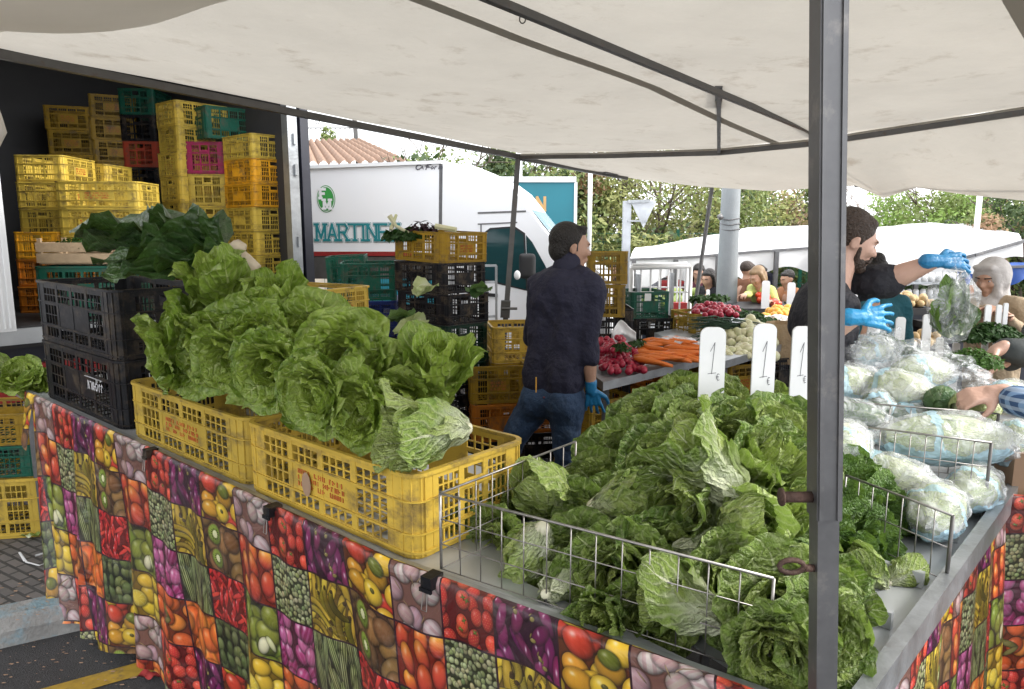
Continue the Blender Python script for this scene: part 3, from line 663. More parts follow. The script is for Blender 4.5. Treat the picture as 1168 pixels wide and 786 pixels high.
# ---------------- trees -------------
def tree(x,y,gz,h,cr,mats,label,bare=False,seed=0,leaves=5000,lsz=.16,crown_z=None,group='trees behind the market'):
    r=random.Random(seed); root=empty('tree',(x,y,gz),0,label,'tree',group)
    tr=MB(); tr.tube([(0,0,-.1),(.05,0,h*.2),(-.05,.05,h*.45),(0,0,h*.75)],[.03*h,.022*h,.017*h,.006*h],8)
    ends=[]
    def branch(p,d,ln,rad,lv):
        q=p+d*ln; mid=p+d*ln*.5+Vector((r.uniform(-1,1),r.uniform(-1,1),r.uniform(-.3,1)))*ln*.07
        tr.tube([p,mid,q],[rad,rad*.8,rad*.55],5 if lv<2 else 4,caps=False); ends.append(q)
        if lv<(4 if bare else 2):
            for k in range(3 if not bare else r.choice((2,3,3))):
                nd=(d+Vector((r.gauss(0,.5),r.gauss(0,.5),r.gauss(.08,.35)))).normalized(); branch(q,nd,ln*r.uniform(.6,.8),rad*.55,lv+1)
    for k in range(7):
        a=k*2.4; z=h*lerp(.3,.65,k/6); branch(Vector((0,0,z)),Vector((math.cos(a),math.sin(a),.9)).normalized(),cr*.42,.010*h,0)
    tr.obj('trunk','bark' if not bare else 'bark_pale',root,True)
    if bare: return root
    cz=crown_z or h*.64; cl=[]
    for k in range(38):
        d=Vector((r.gauss(0,1),r.gauss(0,1),r.gauss(0,1))).normalized()*r.uniform(.35,1.0)
        cl.append((Vector((d.x*cr,d.y*cr,cz+d.z*h*.36)),r.uniform(.16,.34)*cr,r.choice(range(len(mats)))))
    cm=MB()
    for k in range(leaves):
        c,rad,mi=r.choice(cl); d=Vector((r.gauss(0,1),r.gauss(0,1),r.gauss(0,1))).normalized()*rad*r.random()**.35
        p=c+d; n=(d.normalized()*.6+Vector((r.gauss(0,.6),r.gauss(0,.6),r.gauss(0,.6)+.4))).normalized()
        x_=n.orthogonal().normalized(); x_=Matrix.Rotation(r.uniform(0,6.3),3,n)@x_; y_=n.cross(x_); s=lsz*r.uniform(.5,1.3); cm.cur=mi if r.random()<.85 else r.randrange(len(mats))
        cm.poly([p-x_*s*.5,p+y_*s*.28,p+x_*s*.5,p-y_*s*.28])
    cm.obj('crown',mats,root)
    return root
# ---------------- stroke letters -------------
GL={'M':([(0,0),(0,1)],[(0,1),(.5,.15),(1,1)],[(1,1),(1,0)]),'A':([(0,0),(.5,1),(1,0)],[(.22,.35),(.78,.35)]),'R':([(0,0),(0,1)],[(0,1),(.7,1),(.95,.78),(.7,.5),(0,.5)],[(.45,.5),(1,0)]),
 'T':([(.5,0),(.5,1)],[(0,1),(1,1)]),'I':([(.5,0),(.5,1)],),'N':([(0,0),(0,1)],[(0,1),(1,0)],[(1,0),(1,1)]),'E':([(0,0),(0,1)],[(0,1),(.9,1)],[(0,.52),(.7,.52)],[(0,0),(.9,0)]),
 'Z':([(0,1),(1,1),(0,0),(1,0)],),'F':([(0,0),(0,1)],[(0,1),(.95,1)],[(0,.5),(.7,.5)]),'O':([(.5,1),(.1,.8),(0,.5),(.1,.2),(.5,0),(.9,.2),(1,.5),(.9,.8),(.5,1)],),
 'C':([(.95,.85),(.5,1),(.1,.8),(0,.5),(.1,.2),(.5,0),(.95,.12)],),'1':([(.15,.72),(.55,1),(.5,0)],[(.1,0),(.95,.03)]),'€':([(.95,.9),(.55,1),(.25,.75),(.25,.25),(.55,0),(.95,.1)],[(0,.6),(.7,.6)],[(0,.4),(.65,.4)]),
 "'":([(.4,.0),(.75,.3)],),'L':([(0,1),(0,0),(.9,0)],),'H':([(0,0),(0,1)],[(1,0),(1,1)],[(0,.5),(1,.5)]),'V':([(0,1),(.5,0),(1,1)],),'J':([(1,1),(.9,.2),(.5,0),(.1,.2)],),
 'r':([(0,0),(0,.7)],[(0,.5),(.5,.7)]),'o':([(.5,.7),(0,.35),(.5,0),(1,.35),(.5,.7)],),'m':([(0,0),(0,.7)],[(0,.6),(.5,.6),(.5,0)],[(.5,.6),(1,.6),(1,0)]),'a':([(1,.6),(.3,.7),(0,.35),(.3,0),(1,.2)],[(1,.7),(1,0)]),'t':([(.4,1),(.4,0)],[(0,.7),(.9,.7)])}
def letters(mb,txt,o,ex,ez,w,h,sw,gap=.3,serif=False,n=None,slant=0,thick=.002):
    """o origin; ex along, ez up (unit), n outward normal; every stroke a hair prouder than the last"""
    o=Vector(o);ex=Vector(ex);ez=Vector(ez);n=Vector(n); x=0; k=0
    for ch in txt:
        if ch==' ': x+=w*.6; continue
        cw=w*(.35 if ch=='I' else 1)
        def pt(a,b): 
            if ch=='I': a=.5
            return o+ex*(x+a*cw+slant*b*h)+ez*(b*h)
        st=[list(s) for s in GL[ch]]
        if serif:
            for s_ in GL[ch]:
                for e_ in (s_[0],s_[-1]):
                    if ch in 'MANITFR' and (e_[1] in (0,1)) and not (ch in 'EFZ' and e_[0]>.5): 
                        ww=.2/(.35 if ch=='I' else 1); st.append([(e_[0]-ww,e_[1]),(e_[0]+ww,e_[1])])
        for s_ in st:
            for a,b in zip(s_,s_[1:]):
                A=pt(*a);Bp=pt(*b); d=Bp-A
                if d.length<1e-6: A=o+ex*(x+.5*cw-.2*w)+ez*(a[1]*h); Bp=A+ex*.4*w; d=Bp-A
                if len(s_)==2 and s_ in st[len(GL[ch]):] and ch=='I': A=o+ex*(x+.5*cw-.2*w)+ez*(a[1]*h); Bp=A+ex*.4*w; d=Bp-A
                d.normalize(); sd=d.cross(n)*sw/2; e=d*sw*.45; z=n*(thick+.0004*(k%9)); k+=1
                q=[A-e-sd,Bp+e-sd,Bp+e+sd,A-e+sd]
                if (q[1]-q[0]).cross(q[2]-q[0]).dot(n)<0: q=q[::-1]
                mb.poly([p+z for p in q])
        x+=cw+gap*w
    return x
V=Vector; EXPO=1.0
# ================= setting =================
def gz(y): return -.055*max(0,min(y-5,8))
g=MB(); xs=[-80,-20,-8,-4,0,4,8,20,80]; ys=[-12,-4,0,5,7,9,11,13,20,40,120]
for i in range(len(xs)-1):
    for j in range(len(ys)-1): g.poly([(xs[i],ys[j],gz(ys[j])),(xs[i+1],ys[j],gz(ys[j])),(xs[i+1],ys[j+1],gz(ys[j+1])),(xs[i],ys[j+1],gz(ys[j+1]))])
g.obj('road','asphalt',kind='structure')
k0=V((-2.16,2.80,0)); kd=V((.27,.15,0)).normalized(); kn=V((-kd.y,kd.x,0))
kb=MB(); n=60
prof=[(0,-.05),(0,.07),(.025,.115),(.05,.125),(.15,.125),(.15,-.05)]
def kpt(s,q): return k0+kd*s+kn*q[0]+V((0,0,q[1]+.006*noise.noise(V((s*3,q[0]*9,q[1]*7)))))
for i in range(n):
    s0=-9+18*i/n; s1=-9+18*(i+1)/n
    for a,b in zip(prof,prof[1:]): kb.poly([kpt(s0,a),kpt(s1,a),kpt(s1,b),kpt(s0,b)])
kb.obj('kerb','kerb_stone',kind='structure',smooth=False)
pv=MB(); a0=k0-kd*9+kn*.15; b0=k0+kd*9+kn*.15
pv.poly([(*a0.xy,.118),(*b0.xy,.118),(*(b0+kn*3.4).xy,.118),(*(a0+kn*3.4).xy,.118)]); 
c0=a0+kn*3.4; d0=b0+kn*3.4; pv.poly([(*c0.xy,.118),(*d0.xy,.118),(*d0.xy,-.8),(*c0.xy,-.8)]); pv.poly([(*b0.xy,.118),(*b0.xy,-.8),(*d0.xy,-.8),(*d0.xy,.118)])
pv.obj('pavement','pavers',kind='structure')
yl=MB(); q0=PZ(60,790,.004); q1=PZ(150,765,.004); dd=(q1-q0).normalized(); nn=V((-dd.y,dd.x,0))
yl.poly([q0-dd*1.5-nn*.05,q1+dd*.35-nn*.05,q1+dd*.35+nn*.05,q0-dd*1.5+nn*.05]); yl.obj('road_marking','yellow_line',kind='structure')
w=MB(); w.tube([PZ(28,640,.125),PZ(22,630,.13),PZ(30,641,.126),PZ(45,645,.126),PZ(58,640,.126),PZ(60,628,.135),PZ(40,634,.13)],.006,5,flat=.3)
w.obj('strapping_band','white_paint',label='curled white plastic strapping band lying on the brick pavement',cat='strap')
dbr=MB(); rr=random.Random(5)
for i in range(420):
    u=rr.uniform(0,330); v=rr.uniform(655,785); z=.127 if v<712-u*.22 else .004; p=PZ(u,v,z); s=rr.uniform(.002,.012); a=rr.uniform(0,6)
    dbr.poly([p+V((math.cos(a+t)*s,math.sin(a+t)*s*.4,.001+rr.random()*.003)) for t in (0,1.6,3.1,4.7)])
dbr.obj('litter','cardboard',kind='stuff',label='bits of dry leaf and dirt in the gutter',cat='litter')
for (u,v,l,mt_) in ((35,612,'torn green leaf dropped on the pavement beside the yellow crate','lettuce_light'),(172,772,'crushed red scrap lying in the gutter under the cloth',None)):
    m=MB(); p=PZ(u,v,.13 if v<700 else .01)
    m.grid(lambda a,b:p+V(((a-.5)*.09,(b-.5)*.04,.012*math.sin(a*9)*math.cos(b*7)+.012)),10,5); m.obj('fallen_leaf' if mt_ else 'litter_scrap',mt_ or 'fabric_red',smooth=True,label=l,cat='leaf' if mt_ else 'scrap',tone=[(.8,.5)]*50)
# ================= main stall table =================
A=PZ(40,452,.95); Cc=PZ(951,825,.95); Rr=PZ(1140,570,.95)
Mm=PZ(447,641,.95); D1=(Mm-A).normalized(); D2=V((-D1.y,D1.x,0)); sM=(Mm-A).length
D1b=(Cc-Mm).normalized(); D2b=V((-D1b.y,D1b.x,0)); Lf=sM+(Cc-Mm).length
def fdir(s): return (D1,D2) if s<sM else (D1b,D2b)
def edge(s,q=0,z=.95):
    p=A+D1*s+D2*q if s<sM else Mm+D1b*(s-sM)+D2b*q
    return V((p.x,p.y,z))
def pu(p):
    d=p.y*CT-(p.z-HC)*ST; return 584+F*p.x/d
def s_at(u,q=0,z=.95):
    lo,hi=-1.5,Lf+.5
    for _ in range(50):
        m_=(lo+hi)/2
        if pu(edge(m_,q,z))<u: lo=m_
        else: hi=m_
    return lo
Bd=(Rr-Cc).normalized(); Bn=V((-Bd.y,Bd.x,0))
tb=empty('display_table',(0,0,0),0,'long galvanised market table holding crates and loose lettuces, draped in fruit cloth','table')
def slab(mb,pts,z0,z1):
    n=len(pts); a=[mb.av((p.x,p.y,z0)) for p in pts]; b=[mb.av((p.x,p.y,z1)) for p in pts]
    mb.face(a[::-1]); mb.face(b)
    for i in range(n): j=(i+1)%n; mb.face([a[i],a[j],b[j],b[i]])
t=MB(); A2=A-D1*.42
slab(t,[A2,Mm,Cc,Cc+D2b*.02+Bn*.7,Mm+D2*.72,A2+D2*.72],.925,.94); t.obj('table_top','tray_metal',tb)
t=MB()
def lip(mb,p,q,h=.955,w=.022,z0=.90): mb.bar(V((p.x,p.y,(z0+h)/2)),V((q.x,q.y,(z0+h)/2)),w,h-z0)
lip(t,A2+D2*.012,Mm+D2*.012); lip(t,Mm+D2b*.012,Cc+D2b*.012-D1b*.02); lip(t,A2+D2*.72,Mm+D2*.72); lip(t,A2+D2*.02,A2+D2*.70); t.obj('table_rim','galvanised',tb)
for s in (.1,1.4,2.7,3.8):
    for q in (.06,.66):
        l=MB(); p=edge(s-.42,q); l.bar((p.x,p.y,.0),(p.x,p.y,.924),.03); l.obj('leg','steel_grey',tb)
tw=empty('tray_table',(0,0,0),0,'galvanised side table with shallow partitioned trays beside the grey pole','table')
Lw=2.75; Ww=.98
t=MB(); slab(t,[Cc+Bd*.01,Cc+Bd*Lw,Cc+Bd*Lw+Bn*Ww,Cc+Bn*Ww+Bd*.25],.919,.924); t.obj('table_top','tray_metal',tw)
t=MB(); lip(t,Cc-Bn*.012+Bd*.02,Cc+Bd*Lw-Bn*.012,.965,.03); lip(t,Cc+Bd*Lw,Cc+Bd*Lw+Bn*Ww); lip(t,Cc+Bd*.3+Bn*Ww,Cc+Bd*Lw+Bn*Ww); t.obj('table_rim','galvanised',tw)
for s in (.42,.66,1.0,1.35,1.8,2.3):
    d=MB(); p=Cc+Bd*s; lip(d,p+Bn*.03,p+Bn*(Ww-.02),.962,.016,.925); d.obj('divider','tray_metal',tw)
for s,q in ((.08,.9),(1.3,.1),(1.3,.9),(2.65,.1),(2.65,.9)):
    l=MB(); p=Cc+Bd*s+Bn*q; l.bar((p.x,p.y,gz(p.y)),(p.x,p.y,.918),.03); l.obj('leg','steel_grey',tw)
# fruit cloth
def interp(xs,ys,x):
    if x<=xs[0]: return ys[0]
    for a,b,c,d in zip(xs,xs[1:],ys,ys[1:]):
        if x<=b: return c+(d-c)*(x-a)/(b-a)
    return ys[-1]
us=[20,42,62,84,110,133,167,197,230,269,308,349,393,447,505,566,637,719,816,925,951]
cs=[-14,-13,-12,-11,-10,-9,-8,-7,-6,-5,-4,-3,-2,-1,0,1,2,3,4,5,5.25]
lu=[0,40,150,285,445,500,577,730,870,951]; lv=[440,452,505,570,645,655,683,735,786,825]
ss=[]
for u in us: ss.append(s_at(u))
def cloth(name,label,org,dx,out,s0,s1,cfun,bot,seed,parent=None,nx=260,ny=50,rows=None,wave=.017,top=None):
    m=MB(); top=top or (lambda s: org+dx*s); out0=out
    L=s1-s0
    def fn(a,b):
        s=s0+L*a; p=top(s); zb=bot(s); out=out0 if org is not A else -lerp(D2,D2b,max(0,min(1,(s-sM)/.3+.5))).normalized()
        f=b*1.0
        if f<.03: q=p-out*.015*(1-f/.03)+out*.012; z=.958
        else:
            g_=(f-.03)/.97; z=lerp(.957,zb,g_); fl=.03+g_*bot(s,True)
            q=p+dx*(.50*g_*math.exp(-s/.9)*bot(s,True)/.13 if bot(0,True)>.1 else 0)+out*(.014+wave*g_*math.sin(s*9+seed)+wave*1.1*g_*math.sin(s*21+seed*2)+fl*g_*.0+g_*bot(s,True)+.006*math.sin(s*34)*min(1,g_*6))
            z+=.006*math.sin(s*13)*(1-g_)
        return V((q.x,q.y,z))
    def uvf(a,b):
        s=s0+L*a; zb=bot(s); rs=rows(s) if rows else .152
        return (cfun(s)+.06*math.sin(s*7)*b-(.11 if org is A else 0)*(.957-lerp(.957,zb,b))/rs,(.957-lerp(.957,zb,b))/rs+.04*math.sin(s*11))
    m.grid(fn,nx,ny,uvf=uvf)
    return m.obj(name,'fruit_print_oilcloth',None,True,label,'tablecloth')
def botL(s,flare=False):
    if flare: return interp([0,.6,1.4,2.6],[.13,.10,.04,.02],s)
    return interp([0,.25,.8,1.5,3.9],[.05,.05,.06,.10,.16],s)
cloth('table_cloth','oilcloth printed with squares of fruit hanging from the front edge of the lettuce table',A,D1,-D2,-.0,Lf+.005,lambda s:interp(ss,cs,s),botL,1.,rows=lambda s:interp([0,1.5,3.7],[.182,.165,.150],s),top=lambda s:edge(s))
# folded corner of the cloth at the far left
m=MB(); Pa=A; 
m.grid(lambda a,b: lerp(lerp(V((A.x,A.y,.957)),V((*(A-D1*.30+D2*.02).xy,.93)),a),lerp(V((*(A-D2*.06).xy,.70)),V((*(A-D1*.14-D2*.02).xy,.80)),a),b)+V((0,0,.015*math.sin(a*6+b*4)))-D2*.02*math.sin(a*5),14,10,uvf=lambda a,b:(-13-a*1.3,b*1.5))
m.obj('cloth_corner','fruit_print_oilcloth',None,True,'turned back corner of fruit-print cloth at the far left end of the table','cloth')
ru=[970,1010,1032,1054,1067,1081,1098,1110,1123,1132,1141]; rs_=[]
for u in ru: rs_.append((PZ(u,825-1.35*(u-951),.95)-Cc).dot(Bd))
def botR(s,flare=False): return .03*s if flare else .15
cloth('table_cloth','oilcloth printed with squares of fruit hanging along the right side below the partitioned trays',Cc,Bd,-Bn,.0,1.42,lambda s:6+interp(rs_,list(range(11)),s)+ (min(s-rs_[0],0))*5,botR,2.,nx=120,wave=.006)
# neighbouring table seen at the right border
nb=empty('produce_table',(0,0,0),0,'neighbouring stall table at the right border covered by fruit cloth, cardboard box on top','table')
N0=PZ(1136,566,.95); Nd=V((.985,-.17,0)).normalized(); Nn=V((-Nd.y,Nd.x,0))
t=MB(); slab(t,[N0+Nd*.02,N0+Nd*1.6,N0+Nd*1.6+Nn*.8,N0+Nd*.3+Nn*.8],.90,.935); t.obj('table_top','wood',nb)
for s,q in ((.1,.08),(1.5,.08),(1.5,.7),(.4,.7)): 
    l=MB(); p=N0+Nd*s+Nn*q; l.bar((p.x,p.y,0),(p.x,p.y,.9),.04); l.obj('leg','steel_grey',nb)
cloth('table_cloth','oilcloth printed with large fruit squares facing the viewer at the right border',N0,Nd,-Nn,.0,1.6,lambda s:8+s/.150,lambda s,f=False:.02 if f else .12,3.,nx=90,rows=lambda s:.142)
def box_thing(name,c,size,rz,matn,label,cat,open_=False):
    e=empty(name,c,rz,label,cat); m=MB(); x,y,z=size; t_=.004
    m.box(-x/2,x/2,-y/2,-y/2+t_,0,z); m.box(-x/2,x/2,y/2-t_,y/2,0,z); m.box(-x/2,-x/2+t_,-y/2+t_,y/2-t_,0,z-.001); m.box(x/2-t_,x/2,-y/2+t_,y/2-t_,0,z-.001); m.box(-x/2+t_,x/2-t_,-y/2+t_,y/2-t_,.001,.006)
    m.obj('walls',matn,e); m=MB(); m.box(-x/2+.001,-.003,-y/2+.001,y/2-.001,z+.001,z+.004); m.box(.003,x/2-.001,-y/2+.001,y/2-.001,z+.001,z+.004); m.obj('flaps',matn,e); return e
p=N0+Nd*.28+Nn*.20; box_thing('cardboard_box',(p.x,p.y,.936),(.42,.28,.13),math.atan2(Nd.y,Nd.x),'cardboard','brown cardboard box standing on the neighbouring table at the right border','box')
# binder clips holding the cloth
def clip(u,desc):
    s=s_at(u); p=edge(s)
    e=empty('binder_clip',(p.x,p.y,.945),math.atan2(fdir(s)[0].y,fdir(s)[0].x),f'black binder clip gripping the fruit cloth {desc}','clip','binder clips along the table edge')
    m=MB(); m.box(-.016,.016,-.032,.012,-.012,.018); m.box(-.018,.018,-.036,-.030,-.018,-.008); m.obj('body','black_plastic',e)
    m=MB(); m.tube([(-.006,-.034,-.016),(-.008,-.040,-.06),(.008,-.040,-.06),(.006,-.034,-.016)],.0013,5); m.obj('handle','wire',e)
clip(175,'below the far end of the left yellow crate'); clip(315,'below the near yellow crate'); clip(496,'at the crate corner beside the wire basket')
# wire baskets
def wire_panel(mb,p,q,z0,z1,nx,nz,r=.0016,rt=.0032):
    p=V(p);q=V(q)
    for k in range(nx+1):
        a=lerp(p,q,k/nx); mb.tube([(a.x,a.y,z0),(a.x,a.y,z1)],rt if k in (0,nx) else r,5)
    for k in range(nz+1):
        z=lerp(z0,z1,k/nz); mb.tube([(p.x,p.y,z),(q.x,q.y,z)],rt if k==nz else r,5)
def tp(s,q,z=.95): 
    return edge(s,q,z)
wb=empty('wire_basket',(0,0,0),0,'long wire fence panel holding back the heap of dark lettuces at the front','wire basket')
sa=s_at(503,.05,.95); sb=s_at(876,.075,.95)
for pn,(p,q,nx) in dict(front_panel=(tp(sa,.05),tp(sb,.075),13),side_panel=(tp(sa,.052),tp(sa+.05,.60),9)).items():
    m=MB(); wire_panel(m,p,q,.945,1.135,nx,3); m.obj(pn,'wire',wb,True)
def rwire(label,u0,u1,v0,v1,z0,z1,nx,nz,back=None):
    e=empty('wire_divider',(0,0,0),0,label,'wire divider','wire dividers among the bagged cabbages'); m=MB(); p=PZ(u0,v0,z1);q=PZ(u1,v1,z1); wire_panel(m,p,q,z0,z1,nx,nz); m.obj('grid_panel','wire',e,True)
    m=MB(); m.tube([(q.x,q.y,z0-.03),(q.x,q.y,z1)],.0045,6); m.obj('post','steel_dark',e,True)
rwire('low wire divider in front of the bagged cabbages, nearest the tray edge',965,1087,542,536+52,.945,1.105,7,2)
rwire('wire divider crossing before the large bagged cabbage',988,1131,487,505,.945,1.16,8,3)
rwire('wire divider behind the large bagged cabbage, under the reaching hand',925,1139,455,472,.97,1.18,9,3)
e=empty('wire_divider',(0,0,0),0,'slanting wire divider just behind the third white price board','wire divider','wire dividers among the bagged cabbages'); m=MB(); p=P(858,463,2.3);q=P(926,440,2.5); wire_panel(m,p,q,.96,p.z,8,3); m.obj('grid_panel','wire',e,True)
# near pole
pa=P(946,-60,1.0); pm=P(940,588,1.0); pb=P(938,786,1.0); dwn=(pb-pa).normalized(); foot=pa+dwn*((pa.z-0)/-dwn.z)
pa=pa-dwn*(2.66-pa.z)
pe=empty('awning_pole',(0,0,0),0,'thick grey square steel pole standing at the near table corner','pole')
m=MB(); m.bar(pa,pm,.0365); 
for k in (-1,1): m.bar(pa+V((k*.013,-.0178,0)),pm+V((k*.013,-.0178,0)),.008,.006)
m.obj('upper_tube','steel_grey',pe); m=MB(); m.bar(pm+dwn*.0,foot,.031); m.obj('lower_tube','steel_grey',pe); 
m=MB(); m.box(foot.x-.06,foot.x+.06,foot.y-.06,foot.y+.06,.002,.012); m.obj('foot_plate','steel_grey',pe)
m=MB(); a=P(925,567,1.0); b=P(893,567,.99); m.tube([a,b],.0085,8); m.tube([b,b+V((-.004,0,0))],.013,10); m.obj('pin','rust',pe,True)
m=MB(); c=P(903,646,.985)
m.tube([P(930,648,1.0),P(917,648,.985)],.006,8); m.tube([c+V((.014*math.cos(t_)*1.3,0,.010*math.sin(t_))) for t_ in [i*PI/6 for i in range(13)]],.004,6,caps=False); m.obj('eye_bolt','rust',pe,True)
# ================= canopy =================
L1=V((.06,7.0,2.44)); bd=V((.672,.741,0)); rd=V((.741,-.672,0))
def kz(s): return interp([0,2.76,7],[.056,.046,.044],s)
def barz(s): return interp([0,1,2.04,2.76,3.95,6],[0,-.055,-.10,-.085,0,0],s)
def can(s,t,off=0): 
    p=L1+rd*s-bd*t; p.z=2.43+kz(s)*t+off; return p
cp=empty('market_awning',(0,0,0),0,'large off-white canvas awning stretched over the vegetable stall','awning')
m=MB()
def canf(a,b):
    s=a*4.9; t_=b*6.06-.06; 
    sag=-.05*math.sin(PI*min(1,t_/4.5))*abs(math.sin(PI*s/2.76))+.004*math.sin(s*9+t_*3)
    q=can(s,t_,.035+sag+barz(s)*max(0,1-max(t_,0)/1.6)); q+=V((0,0,.012*noise.noise(V((s*1.3,t_*1.1,2)))));return q
m.grid(canf,60,70); m.obj('canvas_roof','canvas',cp,True)
E_=[(0,L1),(.14,P(660,193,7.1)),(.27,P(730,205,7.2)),(.42,P(800,213,6.9)),(.55,P(880,218,6.5)),(.66,P(975,212,6.0)),(.74,P(1008,226,5.8)),(.80,P(1045,214,5.6)),(.90,P(1100,222,5.4)),(1,P(1168,229,5.2))]
def eav(a):
    x=a*1.0
    for (p,q),(p2,q2) in zip(E_,E_[1:]):
        if x<=p2: f=(x-p)/(p2-p); f=f*f*(3-2*f); return lerp(q,q2,f)
    return E_[-1][1]
m=MB(); b3s=3.95
def eave(a,b):
    if a<=.8: e0=eav(a/.8)
    else: e0=eav(1)+(eav(1)-P(1045,214,5.6))*((a-.8)/.2)*.9
    s_e=b3s*a/.8 if a<=.8 else b3s+(a-.8)/.2*.95; t0=can(s_e,0,.028+barz(s_e)); q=lerp(t0,e0,b); q.z-=.03*math.sin(PI*b)*min(1,a*3); return q
m.grid(eave,80,14); m.obj('canvas_eave','canvas',cp,True)
for s,w_ in ((2.42,.07),(4.15,.06)):
    m=MB()
    for k in range(21):
        t0,t1=k*.28,(k+1)*.28
        qa=canf(s/4.9,t0/6.0)-V((0,0,.004));qb=canf(s/4.9,t1/6.0)-V((0,0,.004)); m.poly([qa,qb,qb+rd*w_,qa+rd*w_])
    m.obj('seam','canvas_seam',cp,True)
def bars(name,pts,w,label=None,mt='steel_dark'):
    m=MB(); 
    for a,b in zip(pts,pts[1:]): m.bar(a,b,w)
    return m.obj(name,mt,cp,label=label)
bars('edge_bar',[can(0,0),can(0,4.25),can(0,6)],.045)
bars('back_bar',[can(0,0,-.005),can(1,0,-.06),can(2.04,0,-.105),can(2.76,0,-.09),can(b3s,0,-.005),can(4.9,0,-.005)],.034)
bars('rafter',[can(2.76,-.0,-.02),can(2.76,3.24,-.012),can(2.76,6,-.012)],.030)
bars('eave_bar',[L1+V((0,0,-.02)),P(716,203,7.15)],.04); bars('eave_bar',[P(975,212,5.95),P(1175,208,5.1),P(1330,206,4.65)],.022,mt='steel_grey')
bars('eave_strut',[can(2.76,0,-.02),P(1002,167,5.5)],.022,mt='steel_grey'); bars('strut',[P(1001,167,5.5),P(997,214,5.7)],.022,mt='steel_grey')
bars('strut',[P(820,98,4.07),P(820,173,5.6)],.024,mt='steel_grey'); bars('bracket',[P(820,96,4.05),P(820,118,4.5)],.04,mt='steel_grey')
bars('bracket',[P(704,196,7.1),P(690,194,7.05)],.06)
for u,v,Y in ((596,19,3.05),(362,137,5.0)):
    c=P(u,v,Y); m=MB(); m.tube([c+V((.012*math.cos(i*.7),0,.016*math.sin(i*.7)-.01)) for i in range(10)],.003,5,caps=False); m.obj('hook','steel_dark',cp,True)
m=MB(); p0=L1+V((0,0,0)); p1=P(576,372,6.9); dr=(p1-p0).normalized(); p2=p0+dr*((p0.z-.12)/-dr.z); m.bar(p0,p2,.05); m.bar(P(577,343,6.88),P(576,362,6.88),.09); m.tube([P(572,352,6.8),P(590,352,6.8)],.014,6)
m.obj('support_pole','steel_dark',label='dark leaning steel pole holding the far left awning corner, before the white van',cat='pole')
m=MB(); p0=P(812,214,6.5); p1=P(792,355,6.5); dr=(p1-p0).normalized(); p2=p0+dr*((p0.z-gz(6.5))/-dr.z); m.tube([p0,p2],.018,8); m.obj('support_pole','steel_grey',label='thin grey leaning pole beside the concrete pillar',cat='pole')
# neighbouring awning flap overhead and its tied corner
ed=[(-140,30),(0,35),(75,36),(180,20),(290,3),(390,-22),(520,-70)]
m=MB()
def flap(a,b):
    k=a*(len(ed)-1); i=min(int(k),len(ed)-2); f=k-i; f=f; u=lerp(ed[i][0],ed[i+1][0],f); v=lerp(ed[i][1],ed[i+1][1],f)
    e0=P(u,v,2.3+.1*a); t0=V((e0.x*1.3+lerp(-1,1,a),-1.6,e0.z+.15)); q=lerp(e0,t0,b); q.z-=.10*math.sin(PI*min(1,b*5))+.02*math.sin(a*17)*(1-b); return q
m.grid(flap,40,40); f_=m.obj('awning_flap','canvas_flap',None,True,'beige edge of another awning sagging overhead at the top left','awning')
m=MB(); c=P(-4,145,2.9); m.tube([P(-40,95,2.9),P(-14,112,2.9),P(-7,135,2.88),P(1,150,2.86),P(-10,164,2.9),P(-40,182,2.95)],[.02,.028,.03,.02,.03,.02],10); m.obj('rolled_canvas','canvas_flap',None,True,'rolled end of grey canvas poking in at the left border','canvas')
# ================= truck with crates (left) =================
TL=V((-3.28,4.62,0)); TR=V((-1.82,6.25,0)); td=(TR-TL).normalized(); tn=V((-td.y,td.x,0)); TLn=(TR-TL).length; fl=1.12; dep=3.1
tk=empty('delivery_truck',(0,0,0),0,'open-sided delivery truck full of stacked plastic crates','truck')
def tq(s,q,z): r=TL+td*s+tn*q; return V((r.x,r.y,z))
def tbox(mb,s0,s1,q0,q1,z0,z1):
    p=[tq(s0,q0,z0),tq(s1,q0,z0),tq(s1,q1,z0),tq(s0,q1,z0)]; slab(mb,p,z0,z1)
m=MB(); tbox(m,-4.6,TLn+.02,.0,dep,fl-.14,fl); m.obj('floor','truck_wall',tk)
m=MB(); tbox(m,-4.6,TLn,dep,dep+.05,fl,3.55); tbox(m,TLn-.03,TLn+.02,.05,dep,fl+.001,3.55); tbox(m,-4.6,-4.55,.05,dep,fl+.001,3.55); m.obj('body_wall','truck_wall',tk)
m=MB(); tbox(m,-4.6,TLn+.02,.0,dep+.05,3.551,3.62); m.obj('roof','van_white',tk)
m=MB(); tbox(m,-4.6,-.14,-.02,.03,fl,3.55); m.obj('side_panel','van_white',tk)
m=MB(); tbox(m,-.13,.045,-.05,.04,fl-.02,3.5)
for k in range(5): tbox(m,-.11+k*.03,-.10+k*.03,-.06,-.05,fl,3.5)
m.obj('front_post','white_paint',tk)
m=MB(); tbox(m,TLn-.10,TLn-.01,-.04,.05,fl,3.5); m.obj('rear_post','galvanised',tk)
for z in (1.15,1.6,2.2,2.45): m=MB(); tbox(m,TLn-.055,TLn-.03,-.06,-.04,z,z+.09); m.obj('hinge','galvanised',tk)
m=MB(); tbox(m,TLn+.021,TLn+.10,-.04,.06,.5,3.6); m.obj('edge_trim','navy_metal',tk)
m=MB(); tbox(m,-4.6,TLn+.02,-.04,-.001,fl-.11,fl-.01); m.obj('sill','tray_metal',tk)
m=MB(); tbox(m,-4.6,TLn,.12,.2,.75,fl-.145); m.obj('chassis_rail','navy_metal',tk); m=MB(); tbox(m,-2.6,1.6,.02,.08,.62,.86); m.obj('side_guard','red_metal',tk)
m=MB(); tbox(m,-4.6,TLn,.3,dep-.2,.45,.95); m.obj('underframe','rubber',tk)
